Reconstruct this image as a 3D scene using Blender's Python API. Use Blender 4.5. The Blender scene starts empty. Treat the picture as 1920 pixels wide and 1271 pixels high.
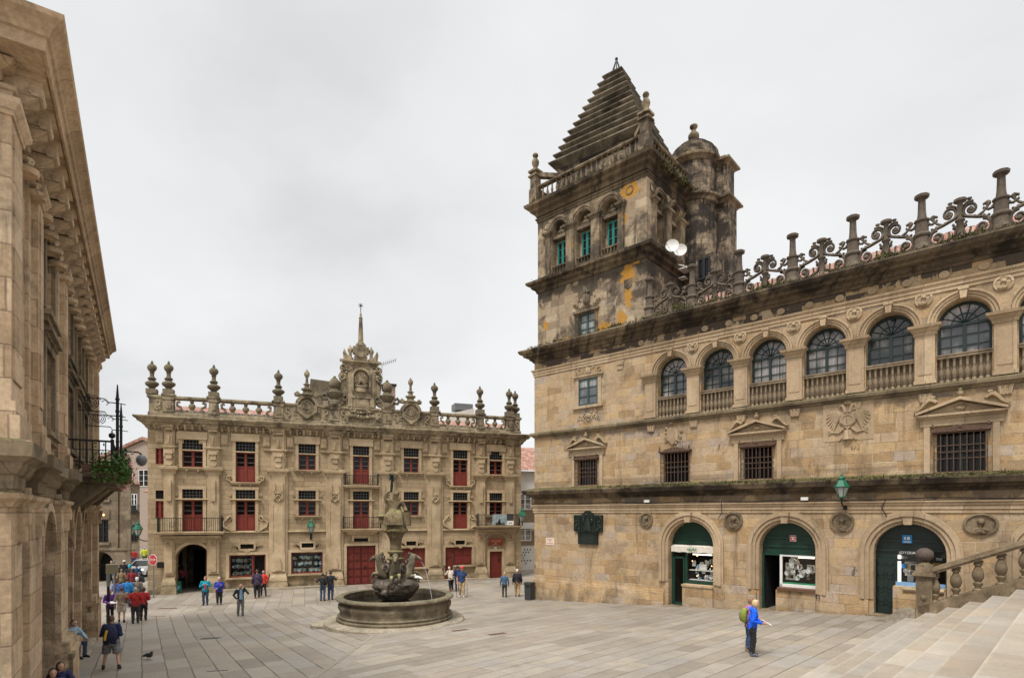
import bpy, bmesh, math, random
import numpy as np
from mathutils import Vector, Matrix, noise as mnoise
R = random.Random(7)
PI = math.pi
sc = bpy.context.scene
COL = sc.collection
# ------------------------------------------------------------------ camera model of the place
F_PX, CX, HY, EYE = 1060.0, 960.0, 961.0, 5.5

class Frame:
    """a facade's own axes: x along it, y into the building, z up"""
    def __init__(s, o, d):
        L = math.hypot(*d); s.o = o; s.e = (d[0]/L, d[1]/L); s.n = (-s.e[1], s.e[0])
        s.a = math.atan2(s.e[1], s.e[0])
    def w(s, x, y, z=0.0):
        return Vector((s.o[0]+x*s.e[0]+y*s.n[0], s.o[1]+x*s.e[1]+y*s.n[1], z))
    def u(s, px, w=0.0):
        r = (px-CX)/F_PX
        ox = s.o[0]+w*s.n[0]; oy = s.o[1]+w*s.n[1]
        return (r*oy-ox)/(s.e[0]-r*s.e[1])

FT = Frame((1.43, 36.0), (1175, -1060))
FC = Frame(((283-960)/1060*40.1, 40.1), (.9388, .3444))
FL = Frame((-2.35-.6547*10, 10.0), (-.6547, 1))

def ground(X, Y):
    p = .0399*(X-1.43)-.0573*(Y-36)
    u = (X+25.6)*.9388+(Y-40.1)*.3444
    u = max(-20, min(45, u))
    l = -.3+.2*u/28
    if p > 2.2: p = 2.2
    return .5*(p+l+math.sqrt((p-l)**2+.04))-.04

def spot(px, py):
    """where a sight line at this place meets the sloping square"""
    d = 20.
    for i in range(60):
        X = (px-CX)/F_PX*d
        d = .5*d+.5*(EYE-ground(X, d))*F_PX/(py-HY)
    X = (px-CX)/F_PX*d
    return X, d, ground(X, d)

# ------------------------------------------------------------------ materials
MATS = {}
class NT:
    def __init__(s, name):
        m = bpy.data.materials.new(name); m.use_nodes = True
        s.m = m; s.t = m.node_tree; s.t.nodes.clear()
        s.out = s.t.nodes.new('ShaderNodeOutputMaterial')
    def n(s, typ, **kw):
        nd = s.t.nodes.new(typ)
        for k, v in kw.items(): setattr(nd, k, v)
        return nd
    def put(s, sock, v):
        if v is None: return
        if isinstance(v, bpy.types.NodeSocket): s.t.links.new(v, sock)
        else:
            if isinstance(v, (tuple, list)) and len(v) == 3 and sock.type == 'RGBA': v = (*v, 1)
            sock.default_value = v
    def math(s, op, a, b=None, c=None, clamp=False):
        nd = s.n('ShaderNodeMath', operation=op, use_clamp=clamp)
        for i, v in enumerate((a, b, c)): s.put(nd.inputs[i], v)
        return nd.outputs[0]
    def mix(s, f, a, b, mode='MIX'):
        nd = s.n('ShaderNodeMix', data_type='RGBA', blend_type=mode)
        s.put(nd.inputs[0], f); s.put(nd.inputs[6], a); s.put(nd.inputs[7], b)
        return nd.outputs[2]
    def noise(s, vec, scale, detail=4, rough=.55, dist=0):
        nd = s.n('ShaderNodeTexNoise')
        s.put(nd.inputs['Vector'], vec); s.put(nd.inputs['Scale'], scale)
        s.put(nd.inputs['Detail'], detail); s.put(nd.inputs['Roughness'], rough); s.put(nd.inputs['Distortion'], dist)
        return nd.outputs[0]
    def smooth(s, v, lo, hi, a=0., b=1.):
        nd = s.n('ShaderNodeMapRange', interpolation_type='SMOOTHSTEP')
        for i, x in enumerate((v, lo, hi, a, b)): s.put(nd.inputs[i], x)
        return nd.outputs[0]
    def lin(s, v, lo, hi, a=0., b=1.):
        nd = s.n('ShaderNodeMapRange')
        for i, x in enumerate((v, lo, hi, a, b)): s.put(nd.inputs[i], x)
        return nd.outputs[0]
    def ramp(s, f, stops):
        nd = s.n('ShaderNodeValToRGB'); cr = nd.color_ramp
        while len(cr.elements) < len(stops): cr.elements.new(.5)
        for e, (p, c) in zip(cr.elements, stops): e.position = p; e.color = (*c, 1)
        s.put(nd.inputs[0], f); return nd.outputs[0]
    def xyz(s, v):
        nd = s.n('ShaderNodeSeparateXYZ'); s.put(nd.inputs[0], v); return nd.outputs
    def comb(s, x=0., y=0., z=0.):
        nd = s.n('ShaderNodeCombineXYZ')
        for i, v in enumerate((x, y, z)): s.put(nd.inputs[i], v)
        return nd.outputs[0]
    def white(s, vec):
        nd = s.n('ShaderNodeTexWhiteNoise', noise_dimensions='3D'); s.put(nd.inputs['Vector'], vec)
        return nd.outputs
    def obj(s): return s.n('ShaderNodeTexCoord').outputs['Object']
    def bsdf(s, col, rough=.8, metal=0., bump=None, bstr=.3, bdist=.02, spec=.5, **kw):
        b = s.n('ShaderNodeBsdfPrincipled')
        s.put(b.inputs['Base Color'], col); s.put(b.inputs['Roughness'], rough); s.put(b.inputs['Metallic'], metal)
        s.put(b.inputs['Specular IOR Level'], spec)
        for k, v in kw.items(): s.put(b.inputs[k.replace('_', ' ')], v)
        if bump is not None:
            bn = s.n('ShaderNodeBump'); s.put(bn.inputs['Strength'], bstr); s.put(bn.inputs['Distance'], bdist)
            s.put(bn.inputs['Height'], bump); s.t.links.new(bn.outputs[0], b.inputs['Normal'])
        s.t.links.new(b.outputs[0], s.out.inputs[0])
        return b

def cells(t, U, V, bw, bh, vary=.5, joff=7.3, seed=0., jw=(.008, .022)):
    """courses of blocks: returns random value, random colour, joint mask"""
    row = t.math('FLOOR', t.math('DIVIDE', V, bh))
    rr = t.white(t.comb(row, seed, 3.7))[0]
    w = t.math('MULTIPLY', bw, t.math('ADD', 1-vary/2, t.math('MULTIPLY', rr, vary)))
    q = t.math('ADD', t.math('DIVIDE', U, w), t.math('MULTIPLY', rr, joff))
    col = t.math('FLOOR', q)
    wn = t.white(t.comb(row, col, seed+.5))
    fu = t.math('FRACT', q); fv = t.math('FRACT', t.math('DIVIDE', V, bh))
    du = t.math('MULTIPLY', t.math('MINIMUM', fu, t.math('SUBTRACT', 1, fu)), w)
    dv = t.math('MULTIPLY', t.math('MINIMUM', fv, t.math('SUBTRACT', 1, fv)), bh)
    d = t.math('MINIMUM', du, dv)
    j = t.smooth(d, jw[0], jw[1], 1., 0.)
    return wn[0], wn[1], j, dv, du

def stone(name, ramp, joints=None, mortar=(.3, .25, .19), mjoint=.6, dark=.5, darkcol=(.035, .03, .026), dscale=1., streak=.4,
          orange=0., moss=0., mosscol=(.05, .055, .015), grain=.3, bump=.4, rough=.9, vary=.6, jw=(.006, .022), pale=.0, seed=0., low=0., bands=(), spots=(), joint2=None, objvar=.09, thr=.5, mott=1.):
    t = NT(name); P = t.obj(); x, y, z = t.xyz(P)
    U = t.math('ADD', x, y)
    big = t.noise(P, .22, 5, .6)
    mid = t.noise(P, 1.3, 6, .65)
    fine = t.noise(P, 14, 4, .6)
    if joints:
        wob = t.math('MULTIPLY', t.math('SUBTRACT', t.noise(P, 2.2, 2), .5), .03)
        v, c, j, dv, du = cells(t, t.math('ADD', U, wob), t.math('ADD', z, wob), joints[0], joints[1], vary, seed=seed, jw=jw)
        base = t.ramp(t.math('ADD', t.math('MULTIPLY', v, .75), t.math('MULTIPLY', mid, .25)), ramp)
    else:
        v = mid; j = None
        base = t.ramp(t.smooth(t.math('ADD', t.math('MULTIPLY', big, .5), t.math('MULTIPLY', mid, .5)), .32, .68), ramp)
    med = t.noise(P, 5.5, 4, .7)
    k = t.math('ADD', t.lin(mid, .25, .75, 1-.16*mott, 1+.12*mott), t.math('ADD', t.lin(fine, .3, .7, -grain/2*mott, grain/2*mott), t.lin(med, .3, .7, -.13*mott, .13*mott)))
    k = t.math('MULTIPLY', k, t.lin(t.n('ShaderNodeObjectInfo').outputs['Random'], 0., 1., 1-objvar, 1+objvar))
    base = t.mix(1., base, t.comb(k, k, k), 'MULTIPLY')
    if pale:
        base = t.mix(t.math('MULTIPLY', t.smooth(t.noise(t.comb(U, z, 3.), .9, 5, .7), .55, .7), pale), base, (.42, .38, .3))
    if joints:
        jn = t.smooth(t.noise(P, .9, 3, .6), .4, .6)
        base = t.mix(t.math('MULTIPLY', j, mjoint), base, t.mix(jn, joint2, mortar) if joint2 else mortar)
    # rain streaks: long, thin, ragged
    if streak:
        sv = t.comb(t.math('MULTIPLY', U, 1.6), t.math('MULTIPLY', z, .16), 4.1)
        sm = t.math('MULTIPLY', t.smooth(t.noise(sv, 1.4, 6, .7), thr+.02, thr+.2), t.smooth(mid, .3, .6))
        base = t.mix(t.math('MULTIPLY', sm, streak), base, darkcol)
    if dark:
        dm = t.noise(P, .55*dscale, 7, .68, .4)
        base = t.mix(t.math('MULTIPLY', t.smooth(dm, thr, thr+.15), dark), base, darkcol)
        sp = t.smooth(t.noise(P, 5*dscale, 5, .7), .6, .72)
        base = t.mix(t.math('MULTIPLY', sp, dark*.7), base, darkcol)
    for (za, zb, am) in bands:   # run-off stains hanging below a ledge, ragged at the lower edge
        bn = t.noise(t.comb(t.math('MULTIPLY', U, .9), t.math('MULTIPLY', z, .35), 7.7), 1.2, 7, .7)
        bm = t.math('MULTIPLY', t.smooth(z, zb, zb+.05, 1., 0.), t.smooth(t.math('ADD', t.math('ADD', t.lin(z, za, zb, -.2, .2), bn), t.math('MULTIPLY', t.math('SUBTRACT', v, .5), .22) if joints else 0.), .5, .57))
        base = t.mix(t.math('MULTIPLY', bm, am), base, darkcol)
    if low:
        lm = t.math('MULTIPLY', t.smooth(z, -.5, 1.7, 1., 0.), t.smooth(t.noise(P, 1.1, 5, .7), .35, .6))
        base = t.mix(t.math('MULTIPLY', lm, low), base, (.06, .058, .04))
    if orange:
        om = None
        for (sx, sz, rx, rz) in spots:
            d = t.math('SQRT', t.math('ADD', t.math('POWER', t.math('DIVIDE', t.math('SUBTRACT', U, sx), rx), 2.), t.math('POWER', t.math('DIVIDE', t.math('SUBTRACT', z, sz), rz), 2.)))
            q = t.smooth(t.math('ADD', d, t.math('MULTIPLY', t.math('SUBTRACT', t.noise(P, 2.4, 5, .7), .5), 3.2)), .7, .95, 1., 0.)
            om = q if om is None else t.math('MAXIMUM', om, q)
        if om is None: om = t.math('MULTIPLY', t.smooth(t.noise(P, .42, 3, .5), .6, .66), t.smooth(t.noise(P, 2.6, 5, .75), .47, .54))
        base = t.mix(t.math('MULTIPLY', om, orange), base, t.ramp(fine, [(.3, (.33, .15, .02)), (.7, (.52, .27, .04))]))
    if moss:
        nz = t.xyz(t.n('ShaderNodeNewGeometry').outputs['Normal'])[2]
        mm = t.math('MULTIPLY', t.smooth(nz, .25, .75), t.smooth(t.noise(P, 1.6, 6, .7), .36, .55))
        base = t.mix(t.math('MULTIPLY', mm, moss), base, t.ramp(fine, [(.35, mosscol), (.65, tuple(min(1, q*2.6) for q in mosscol))]))
    h = t.math('ADD', t.math('MULTIPLY', mid, .6), t.math('MULTIPLY', fine, .35))
    if joints:
        h = t.math('ADD', h, t.math('MULTIPLY', v, .25)); h = t.math('SUBTRACT', h, t.math('MULTIPLY', j, .5))
    t.bsdf(base, rough, bump=h, bstr=bump, bdist=.03, spec=.25)
    MATS[name] = t.m
    return t.m

def plain(name, col, rough=.6, metal=0., var=.15, scale=3., spec=.5, bump=0., wear_shade=None, **kw):
    if name in MATS: return MATS[name]
    t = NT(name); P = t.obj()
    n = t.noise(P, scale, 5, .6)
    k = t.lin(n, .25, .75, 1-var, 1+var)
    c = t.mix(1., col, t.comb(k, k, k), 'MULTIPLY')
    if wear_shade: c = t.mix(t.smooth(t.noise(P, scale*2.5, 6, .7), .56, .7), c, wear_shade)
    t.bsdf(c, rough, metal, bump=n if bump else None, bstr=bump, spec=spec, **kw)
    MATS[name] = t.m
    return t.m

# ------------------------------------------------------------------ mesh builder
ICO = {}
def ico_data(sub):
    if sub not in ICO:
        b = bmesh.new(); bmesh.ops.create_icosphere(b, subdivisions=sub, radius=1)
        b.verts.ensure_lookup_table()
        ICO[sub] = ([v.co.copy() for v in b.verts], [[v.index for v in f.verts] for f in b.faces]); b.free()
    return ICO[sub]

class MB:
    def __init__(s): s.v = []; s.f = []; s.k = [0]
    def next(s):
        if len(s.v) > s.k[-1]: s.k.append(len(s.v))
        return s
    def add(s, vs, fs):
        o = len(s.v); s.v += [tuple(p) for p in vs]; s.f += [[i+o for i in f] for f in fs]; return s
    def quad(s, *p): return s.add(p, [list(range(len(p)))])
    def box(s, x0, x1, y0, y1, z0, z1):
        return s.add([(x0,y0,z0),(x1,y0,z0),(x1,y1,z0),(x0,y1,z0),(x0,y0,z1),(x1,y0,z1),(x1,y1,z1),(x0,y1,z1)],
                     [[0,3,2,1],[4,5,6,7],[0,1,5,4],[1,2,6,5],[2,3,7,6],[3,0,4,7]])
    def cbox(s, c, h, rz=0., taper=1.):
        ca, sa = math.cos(rz), math.sin(rz); vs = []
        for dz, k in ((-1, 1), (1, taper)):
            for dx, dy in ((-1,-1),(1,-1),(1,1),(-1,1)):
                X, Y = dx*h[0]*k, dy*h[1]*k
                vs.append((c[0]+X*ca-Y*sa, c[1]+X*sa+Y*ca, c[2]+dz*h[2]))
        return s.add(vs, [[0,3,2,1],[4,5,6,7],[0,1,5,4],[1,2,6,5],[2,3,7,6],[3,0,4,7]])
    def prism(s, poly, y0, y1):
        """(x,z) outline pushed through y0..y1"""
        n = len(poly)
        vs = [(p[0], y0, p[1]) for p in poly]+[(p[0], y1, p[1]) for p in poly]
        fs = [list(range(n)), list(range(2*n-1, n-1, -1))]+[[i, n+i, n+(i+1) % n, (i+1) % n] for i in range(n)]
        return s.add(vs, fs)
    def plan(s, poly, z0, z1):
        n = len(poly)
        vs = [(p[0], p[1], z0) for p in poly]+[(p[0], p[1], z1) for p in poly]
        fs = [list(range(n-1, -1, -1)), list(range(n, 2*n))]+[[i, (i+1) % n, n+(i+1) % n, n+i] for i in range(n)]
        return s.add(vs, fs)
    def ring(s, cx, cz, r0, r1, y0, y1, n=20, a0=0., a1=PI, sz=1.):
        vs = []; fs = []
        for i in range(n+1):
            a = a0+(a1-a0)*i/n; c, q = math.cos(a), math.sin(a)*sz
            vs += [(cx+r0*c, y0, cz+r0*q), (cx+r1*c, y0, cz+r1*q), (cx+r1*c, y1, cz+r1*q), (cx+r0*c, y1, cz+r0*q)]
        for i in range(n):
            for k in range(4):
                fs.append([4*i+k, 4*i+(k+1) % 4, 4*i+4+(k+1) % 4, 4*i+4+k])
        if abs(a1-a0) < 2*PI-.01: fs += [[0,1,2,3], [4*n+3,4*n+2,4*n+1,4*n]]
        return s.add(vs, fs)
    def disc(s, cx, cz, rx, rz, y0, y1, n=24):
        return s.prism([(cx+rx*math.cos(2*PI*i/n), cz+rz*math.sin(2*PI*i/n)) for i in range(n)], y0, y1)
    def sweep(s, path, prof, closed=False):
        """profile (out,z) carried along a plan path; out is to the right of travel"""
        n = len(path); m = len(prof); vs = []; fs = []
        for i in range(n):
            def dirn(a, b):
                d = Vector((path[b][0]-path[a][0], path[b][1]-path[a][1])); d.normalize(); return d
            if closed: d0, d1 = dirn(i-1, i), dirn(i, (i+1) % n)
            else:
                d0 = dirn(i-1, i) if i > 0 else None; d1 = dirn(i, i+1) if i < n-1 else None
                d0 = d0 or d1; d1 = d1 or d0
            n0 = Vector((d0.y, -d0.x)); n1 = Vector((d1.y, -d1.x))
            k = 1+n0.dot(n1); mt = (n0+n1)/(k if k > .15 else .15)
            for o, z in prof: vs.append((path[i][0]+mt.x*o, path[i][1]+mt.y*o, z))
        for i in range(n if closed else n-1):
            a = i*m; b = ((i+1) % n)*m
            for k in range(m):
                fs.append([a+k, a+(k+1) % m, b+(k+1) % m, b+k])
        if not closed: fs += [list(range(m)), list(range(n*m-1, n*m-m-1, -1))]
        return s.add(vs, fs)
    def lathe(s, prof, c=(0, 0, 0), n=14, sx=1., sy=1., flute=0, fa=.0, sq=False):
        vs = []; fs = []; m = len(prof)
        for i in range(n):
            a = 2*PI*i/n+(PI/4 if sq else 0)
            k = 1+(fa if flute and i % 2 else 0)
            for r, z in prof: vs.append((c[0]+r*k*sx*math.cos(a), c[1]+r*k*sy*math.sin(a), c[2]+z))
        for i in range(n):
            a = i*m; b = ((i+1) % n)*m
            for k in range(m-1): fs.append([a+k, b+k, b+k+1, a+k+1])
        fs.append([i*m for i in range(n)][::-1]); fs.append([i*m+m-1 for i in range(n)])
        return s.add(vs, fs)
    def tube(s, pts, r, n=6, cap=True):
        pts = [Vector(p) for p in pts]; N = len(pts); vs = []; fs = []
        rs = r if isinstance(r, (list, tuple)) else [r]*N
        up = None
        for i in range(N):
            d = (pts[min(i+1, N-1)]-pts[max(i-1, 0)])
            if d.length < 1e-9: d = Vector((0, 0, 1))
            d.normalize()
            if up is None: up = Vector((0, 1, 0)) if abs(d.y) < .9 else Vector((1, 0, 0))
            a = d.cross(up)
            if a.length < 1e-4: a = d.cross(Vector((1, .1, 0)))
            a.normalize(); b = a.cross(d); up = b
            rr = rs[i]; ra, rb = rr if isinstance(rr, tuple) else (rr, rr)
            for k in range(n):
                t = 2*PI*k/n
                vs.append(pts[i]+a*(ra*math.cos(t))+b*(rb*math.sin(t)))
        for i in range(N-1):
            for k in range(n): fs.append([i*n+k, i*n+(k+1) % n, (i+1)*n+(k+1) % n, (i+1)*n+k])
        if cap: fs += [list(range(n))[::-1], list(range((N-1)*n, N*n))]
        return s.add(vs, fs)
    def ball(s, c, r, sub=2, amp=0., fr=2., seed=0.):
        vs, fs = ico_data(sub)
        if not isinstance(r, (tuple, list)): r = (r, r, r)
        o = []
        for v in vs:
            k = 1+(amp*mnoise.noise(v*fr+Vector((seed, seed*1.7, seed*.3))) if amp else 0)
            o.append((c[0]+v.x*r[0]*k, c[1]+v.y*r[1]*k, c[2]+v.z*r[2]*k))
        return s.add(o, fs)
    def wall(s, x0, x1, z0, z1, ops, y=0., depth=0., nseg=12):
        """upright sheet with rectangular ('r',xa,xb,za,zb) and arched ('a',cx,r,zb,zs) openings, and reveals of the given depth"""
        xs = {x0, x1}
        for o in ops:
            if o[0] == 'r': xs |= {o[1], o[2]}
            else:
                for i in range(nseg+1): xs.add(round(o[1]-o[2]*math.cos(PI*i/nseg), 5))
        xs = sorted(x for x in xs if x0-1e-6 <= x <= x1+1e-6)
        def span(o, x):
            if o[0] == 'r': return o[3], o[4]
            return o[3], o[4]+math.sqrt(max(0, o[2]**2-(x-o[1])**2))
        for a, b in zip(xs, xs[1:]):
            if b-a < 1e-5: continue
            m = (a+b)/2; bl = []
            for o in ops:
                lo, hi = (o[1], o[2]) if o[0] == 'r' else (o[1]-o[2], o[1]+o[2])
                if lo < m < hi:
                    A, B = span(o, a), span(o, b); bl.append((A[0], B[0], A[1], B[1]))
            bl.sort(); za, zb = z0, z0
            for l0, l1, h0, h1 in bl:
                if l0 > za+1e-6 or l1 > zb+1e-6: s.quad((a, y, za), (b, y, zb), (b, y, l1), (a, y, l0))
                za, zb = h0, h1
            s.quad((a, y, za), (b, y, zb), (b, y, z1), (a, y, z1))
        if depth:
            for o in ops: s.reveal(o, y, y+depth, nseg)
        return s
    def outline(s, o, nseg=12):
        if o[0] == 'r': return [(o[1], o[3]), (o[2], o[3]), (o[2], o[4]), (o[1], o[4])]
        c, r, zb, zs = o[1:5]
        return [(c-r, zb), (c+r, zb)]+[(c+r*math.cos(PI*i/nseg), zs+r*math.sin(PI*i/nseg)) for i in range(nseg+1)]
    def reveal(s, o, y0, y1, nseg=12):
        p = s.outline(o, nseg); n = len(p)
        for i in range(n):
            a, b = p[i], p[(i+1) % n]
            s.quad((a[0], y0, a[1]), (b[0], y0, b[1]), (b[0], y1, b[1]), (a[0], y1, a[1]))
        return s
    def back(s, o, y, nseg=12):
        s.add([(p[0], y, p[1]) for p in s.outline(o, nseg)], [list(range(len(s.outline(o, nseg))))]); return s
    def deepen(s, k):
        s.v = [(x, y*k if y < 0 else y, z) for x, y, z in s.v]; return s
    def move(s, M):
        s.v = [tuple(M @ Vector(p)) for p in s.v]; return s
    def mesh(s, name, mat, smooth=None):
        me = bpy.data.meshes.new(name); me.from_pydata(s.v, [], s.f); me.update()
        b = bmesh.new(); b.from_mesh(me)
        bmesh.ops.recalc_face_normals(b, faces=b.faces); b.to_mesh(me); b.free()
        if smooth:
            me.shade_smooth()
            if smooth < 180: me.set_sharp_from_angle(angle=math.radians(smooth))
        if mat: me.materials.append(mat if not isinstance(mat, str) else MATS[mat])
        return me
    def build(s, name, mat, parent=None, smooth=None, loc=None):
        return link(name, s.mesh(name, mat, smooth), parent, loc)

def build_each(m, name, mat, parent, smooth=None):
    """one object for every piece marked with next()"""
    ks = sorted(set(m.k+[len(m.v)])); out = []
    for a, b in zip(ks, ks[1:]):
        q = MB(); q.v = m.v[a:b]; q.f = [[i-a for i in f] for f in m.f if a <= f[0] < b]
        out.append(q.build(name, mat, parent, smooth))
    return out
def link(name, me, parent=None, loc=None, rz=None):
    o = bpy.data.objects.new(name, me); COL.objects.link(o)
    if parent is not None: o.parent = parent
    if loc is not None: o.location = loc
    if rz is not None: o.rotation_euler = (0, 0, rz)
    return o
def tag(o, label, cat, group=None):
    o['label'] = label; o['category'] = cat
    if group: o['group'] = group
    return o
def thing(name, label, cat, loc, rz=0., group=None):
    o = bpy.data.objects.new(name, None); COL.objects.link(o)
    o.empty_display_size = .3
    o.location = loc; o.rotation_euler = (0, 0, rz)
    return tag(o, label, cat, group)
def fthing(name, label, cat, fr, x, y, z, group=None):
    return thing(name, label, cat, fr.w(x, y, z), fr.a, group)
def text_mesh(body, size, mat, ext=.004, align='CENTER'):
    cu = bpy.data.curves.new('lettering', 'FONT'); cu.body = body; cu.size = size; cu.extrude = ext; cu.align_x = align; cu.align_y = 'CENTER'
    cu.resolution_u = 3
    o = bpy.data.objects.new('lettering', cu); COL.objects.link(o)
    dg = bpy.context.evaluated_depsgraph_get()
    me = bpy.data.meshes.new_from_object(o.evaluated_get(dg)); bpy.data.objects.remove(o)
    me.transform(Matrix.Rotation(PI/2, 4, 'X'))
    me.materials.clear(); me.materials.append(mat)
    return me
# ------------------------------------------------------------------ stone and other surfaces
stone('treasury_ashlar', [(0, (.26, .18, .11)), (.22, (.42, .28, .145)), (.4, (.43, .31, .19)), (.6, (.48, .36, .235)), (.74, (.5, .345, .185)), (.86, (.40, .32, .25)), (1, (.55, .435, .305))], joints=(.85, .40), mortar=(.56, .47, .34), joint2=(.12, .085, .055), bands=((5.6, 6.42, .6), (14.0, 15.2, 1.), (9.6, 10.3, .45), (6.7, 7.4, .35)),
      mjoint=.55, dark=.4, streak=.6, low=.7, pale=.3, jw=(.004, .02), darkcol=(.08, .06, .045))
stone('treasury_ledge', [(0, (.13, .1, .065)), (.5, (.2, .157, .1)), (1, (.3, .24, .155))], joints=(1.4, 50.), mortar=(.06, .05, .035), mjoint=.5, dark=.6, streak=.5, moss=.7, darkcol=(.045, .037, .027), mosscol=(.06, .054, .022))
stone('treasury_trim', [(0, (.33, .238, .15)), (.5, (.45, .335, .215)), (1, (.54, .42, .285))], mott=.7, joints=(1.3, 50.), mortar=(.14, .1, .07), mjoint=.5, dark=.25, streak=.35, moss=.8, darkcol=(.06, .048, .036), mosscol=(.075, .07, .025))
stone('gallery_baluster_stone', [(0, (.15, .112, .074)), (.5, (.235, .178, .118)), (1, (.32, .25, .168))], dark=.55, streak=.6, darkcol=(.06, .048, .036), dscale=2)
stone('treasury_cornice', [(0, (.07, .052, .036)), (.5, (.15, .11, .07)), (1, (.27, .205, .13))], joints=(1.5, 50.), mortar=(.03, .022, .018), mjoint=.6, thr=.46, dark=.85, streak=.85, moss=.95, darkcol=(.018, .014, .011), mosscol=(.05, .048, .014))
stone('tower_ashlar', [(0, (.17, .125, .085)), (.35, (.33, .25, .165)), (.75, (.41, .32, .215)), (1, (.5, .41, .29))], joints=(.95, .45), mortar=(.1, .08, .06), mjoint=.35,
      dark=.75, streak=.95, thr=.48, orange=.9, pale=.3, darkcol=(.04, .032, .026), dscale=1.1, joint2=(.3, .24, .16), bands=((17.4-15.6, 19.5-15.6, .8), (23.0-15.6, 24.4-15.6, .85)), spots=((6.9, 3.3, .55, .75), (6.4, .9, .35, .6), (4.9, .5, 1.1, .45), (6.9, 2.0, .3, .6), (6.9, 7.9, .6, .5), (6.5, 6.4, .4, .35), (2.2, .4, .6, .35), (1.0, 1.7, .25, .3), (7.4, 3.9, .3, .3)))
stone('tower_trim', [(0, (.12, .09, .06)), (.5, (.25, .19, .125)), (1, (.38, .3, .2))], thr=.45, dark=.8, streak=.9, moss=.9, orange=.25, darkcol=(.032, .026, .021))
stone('roof_stone', [(0, (.075, .062, .048)), (.5, (.15, .125, .095)), (1, (.27, .225, .17))], dark=.75, streak=.6, moss=.6, darkcol=(.025, .02, .016))
stone('turret_stone', [(0, (.1, .075, .052)), (.4, (.23, .175, .12)), (1, (.38, .3, .21))], thr=.41, joints=(.6, .34), mortar=(.06, .045, .035), mjoint=.6, dark=.95, streak=1., moss=.8, darkcol=(.026, .021, .018), dscale=1.3)
stone('cresting_stone', [(0, (.085, .066, .05)), (.5, (.155, .122, .094)), (1, (.25, .2, .155))], thr=.47, dark=.7, streak=.5, moss=.3, darkcol=(.04, .033, .028), dscale=2)
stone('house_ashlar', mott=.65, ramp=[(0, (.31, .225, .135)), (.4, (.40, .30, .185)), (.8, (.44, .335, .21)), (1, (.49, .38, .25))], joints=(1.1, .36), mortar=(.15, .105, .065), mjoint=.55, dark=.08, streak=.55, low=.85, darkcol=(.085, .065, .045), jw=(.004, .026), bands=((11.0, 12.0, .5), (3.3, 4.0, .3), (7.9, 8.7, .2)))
stone('house_trim', mott=.5, ramp=[(0, (.36, .265, .165)), (.5, (.46, .35, .22)), (1, (.55, .43, .285))], dark=.1, streak=.35, moss=.7, darkcol=(.1, .08, .055), mosscol=(.1, .088, .045), low=.6, bands=((10.9, 12.1, .4),))
stone('parapet_stone', [(0, (.2, .155, .1)), (.5, (.32, .255, .165)), (1, (.44, .36, .245))], thr=.47, dark=.7, streak=.7, moss=.6, darkcol=(.05, .042, .032), mosscol=(.05, .047, .024), dscale=2.)
stone('pinnacle_stone', [(0, (.10, .082, .055)), (.5, (.165, .135, .09)), (1, (.23, .19, .13))], dark=.6, streak=.4, moss=.4, darkcol=(.035, .03, .024), dscale=3)
stone('bank_ashlar', [(0, (.33, .225, .135)), (.4, (.49, .35, .22)), (.8, (.58, .43, .28)), (1, (.53, .42, .3))], joints=(1.2, .42), mortar=(.14, .095, .06), mjoint=.6, thr=.47, dark=.6, streak=.9, bands=((6.7, 8.2, .0), (5.0, 5.95, .45), (11.0, 12.5, .5)), moss=.4, low=.2, darkcol=(.075, .055, .04), jw=(.003, .012))
stone('bank_trim', [(0, (.36, .25, .155)), (.5, (.5, .365, .235)), (1, (.6, .46, .315))], joints=(1.4, .55), mortar=(.15, .1, .07), mjoint=.5, dark=.45, streak=.7, moss=.85, darkcol=(.06, .045, .033), mosscol=(.045, .042, .018))
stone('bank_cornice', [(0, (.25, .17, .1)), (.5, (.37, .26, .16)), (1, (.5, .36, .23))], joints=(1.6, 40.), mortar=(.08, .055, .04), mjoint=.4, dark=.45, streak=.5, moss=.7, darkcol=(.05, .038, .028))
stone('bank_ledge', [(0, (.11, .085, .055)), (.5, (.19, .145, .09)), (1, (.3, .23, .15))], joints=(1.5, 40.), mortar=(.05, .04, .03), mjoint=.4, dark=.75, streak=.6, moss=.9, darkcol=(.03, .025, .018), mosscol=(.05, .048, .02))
stone('fountain_basin_stone', [(0, (.07, .055, .036)), (.5, (.135, .105, .07)), (1, (.22, .18, .125))], dark=.75, streak=.75, moss=.45, darkcol=(.03, .026, .018), mosscol=(.09, .085, .05), dscale=1.6)
stone('fountain_rock', [(0, (.04, .032, .026)), (.5, (.10, .08, .062)), (1, (.26, .21, .16))], dark=.6, streak=.5, darkcol=(.018, .015, .013), dscale=2.5, rough=.42)
stone('statue_stone', [(0, (.09, .068, .04)), (.5, (.17, .13, .075)), (1, (.31, .235, .13))], dark=.55, streak=.6, moss=.65, mosscol=(.12, .11, .045), darkcol=(.035, .03, .022), dscale=2.5)
stone('horse_stone', [(0, (.08, .065, .048)), (.5, (.15, .122, .085)), (1, (.26, .22, .15))], dark=.55, streak=.6, moss=.95, mosscol=(.16, .15, .065), darkcol=(.025, .021, .017), dscale=3)
stone('kerb_granite', [(0, (.2, .17, .13)), (.5, (.3, .26, .2)), (1, (.4, .35, .28))], dark=.6, streak=.2, moss=.3, darkcol=(.06, .05, .04), dscale=4)
stone('step_stone', [(0, (.22, .185, .135)), (.5, (.31, .265, .2)), (1, (.38, .33, .26))], dark=.35, streak=.0, moss=.15, darkcol=(.09, .075, .055))
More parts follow.
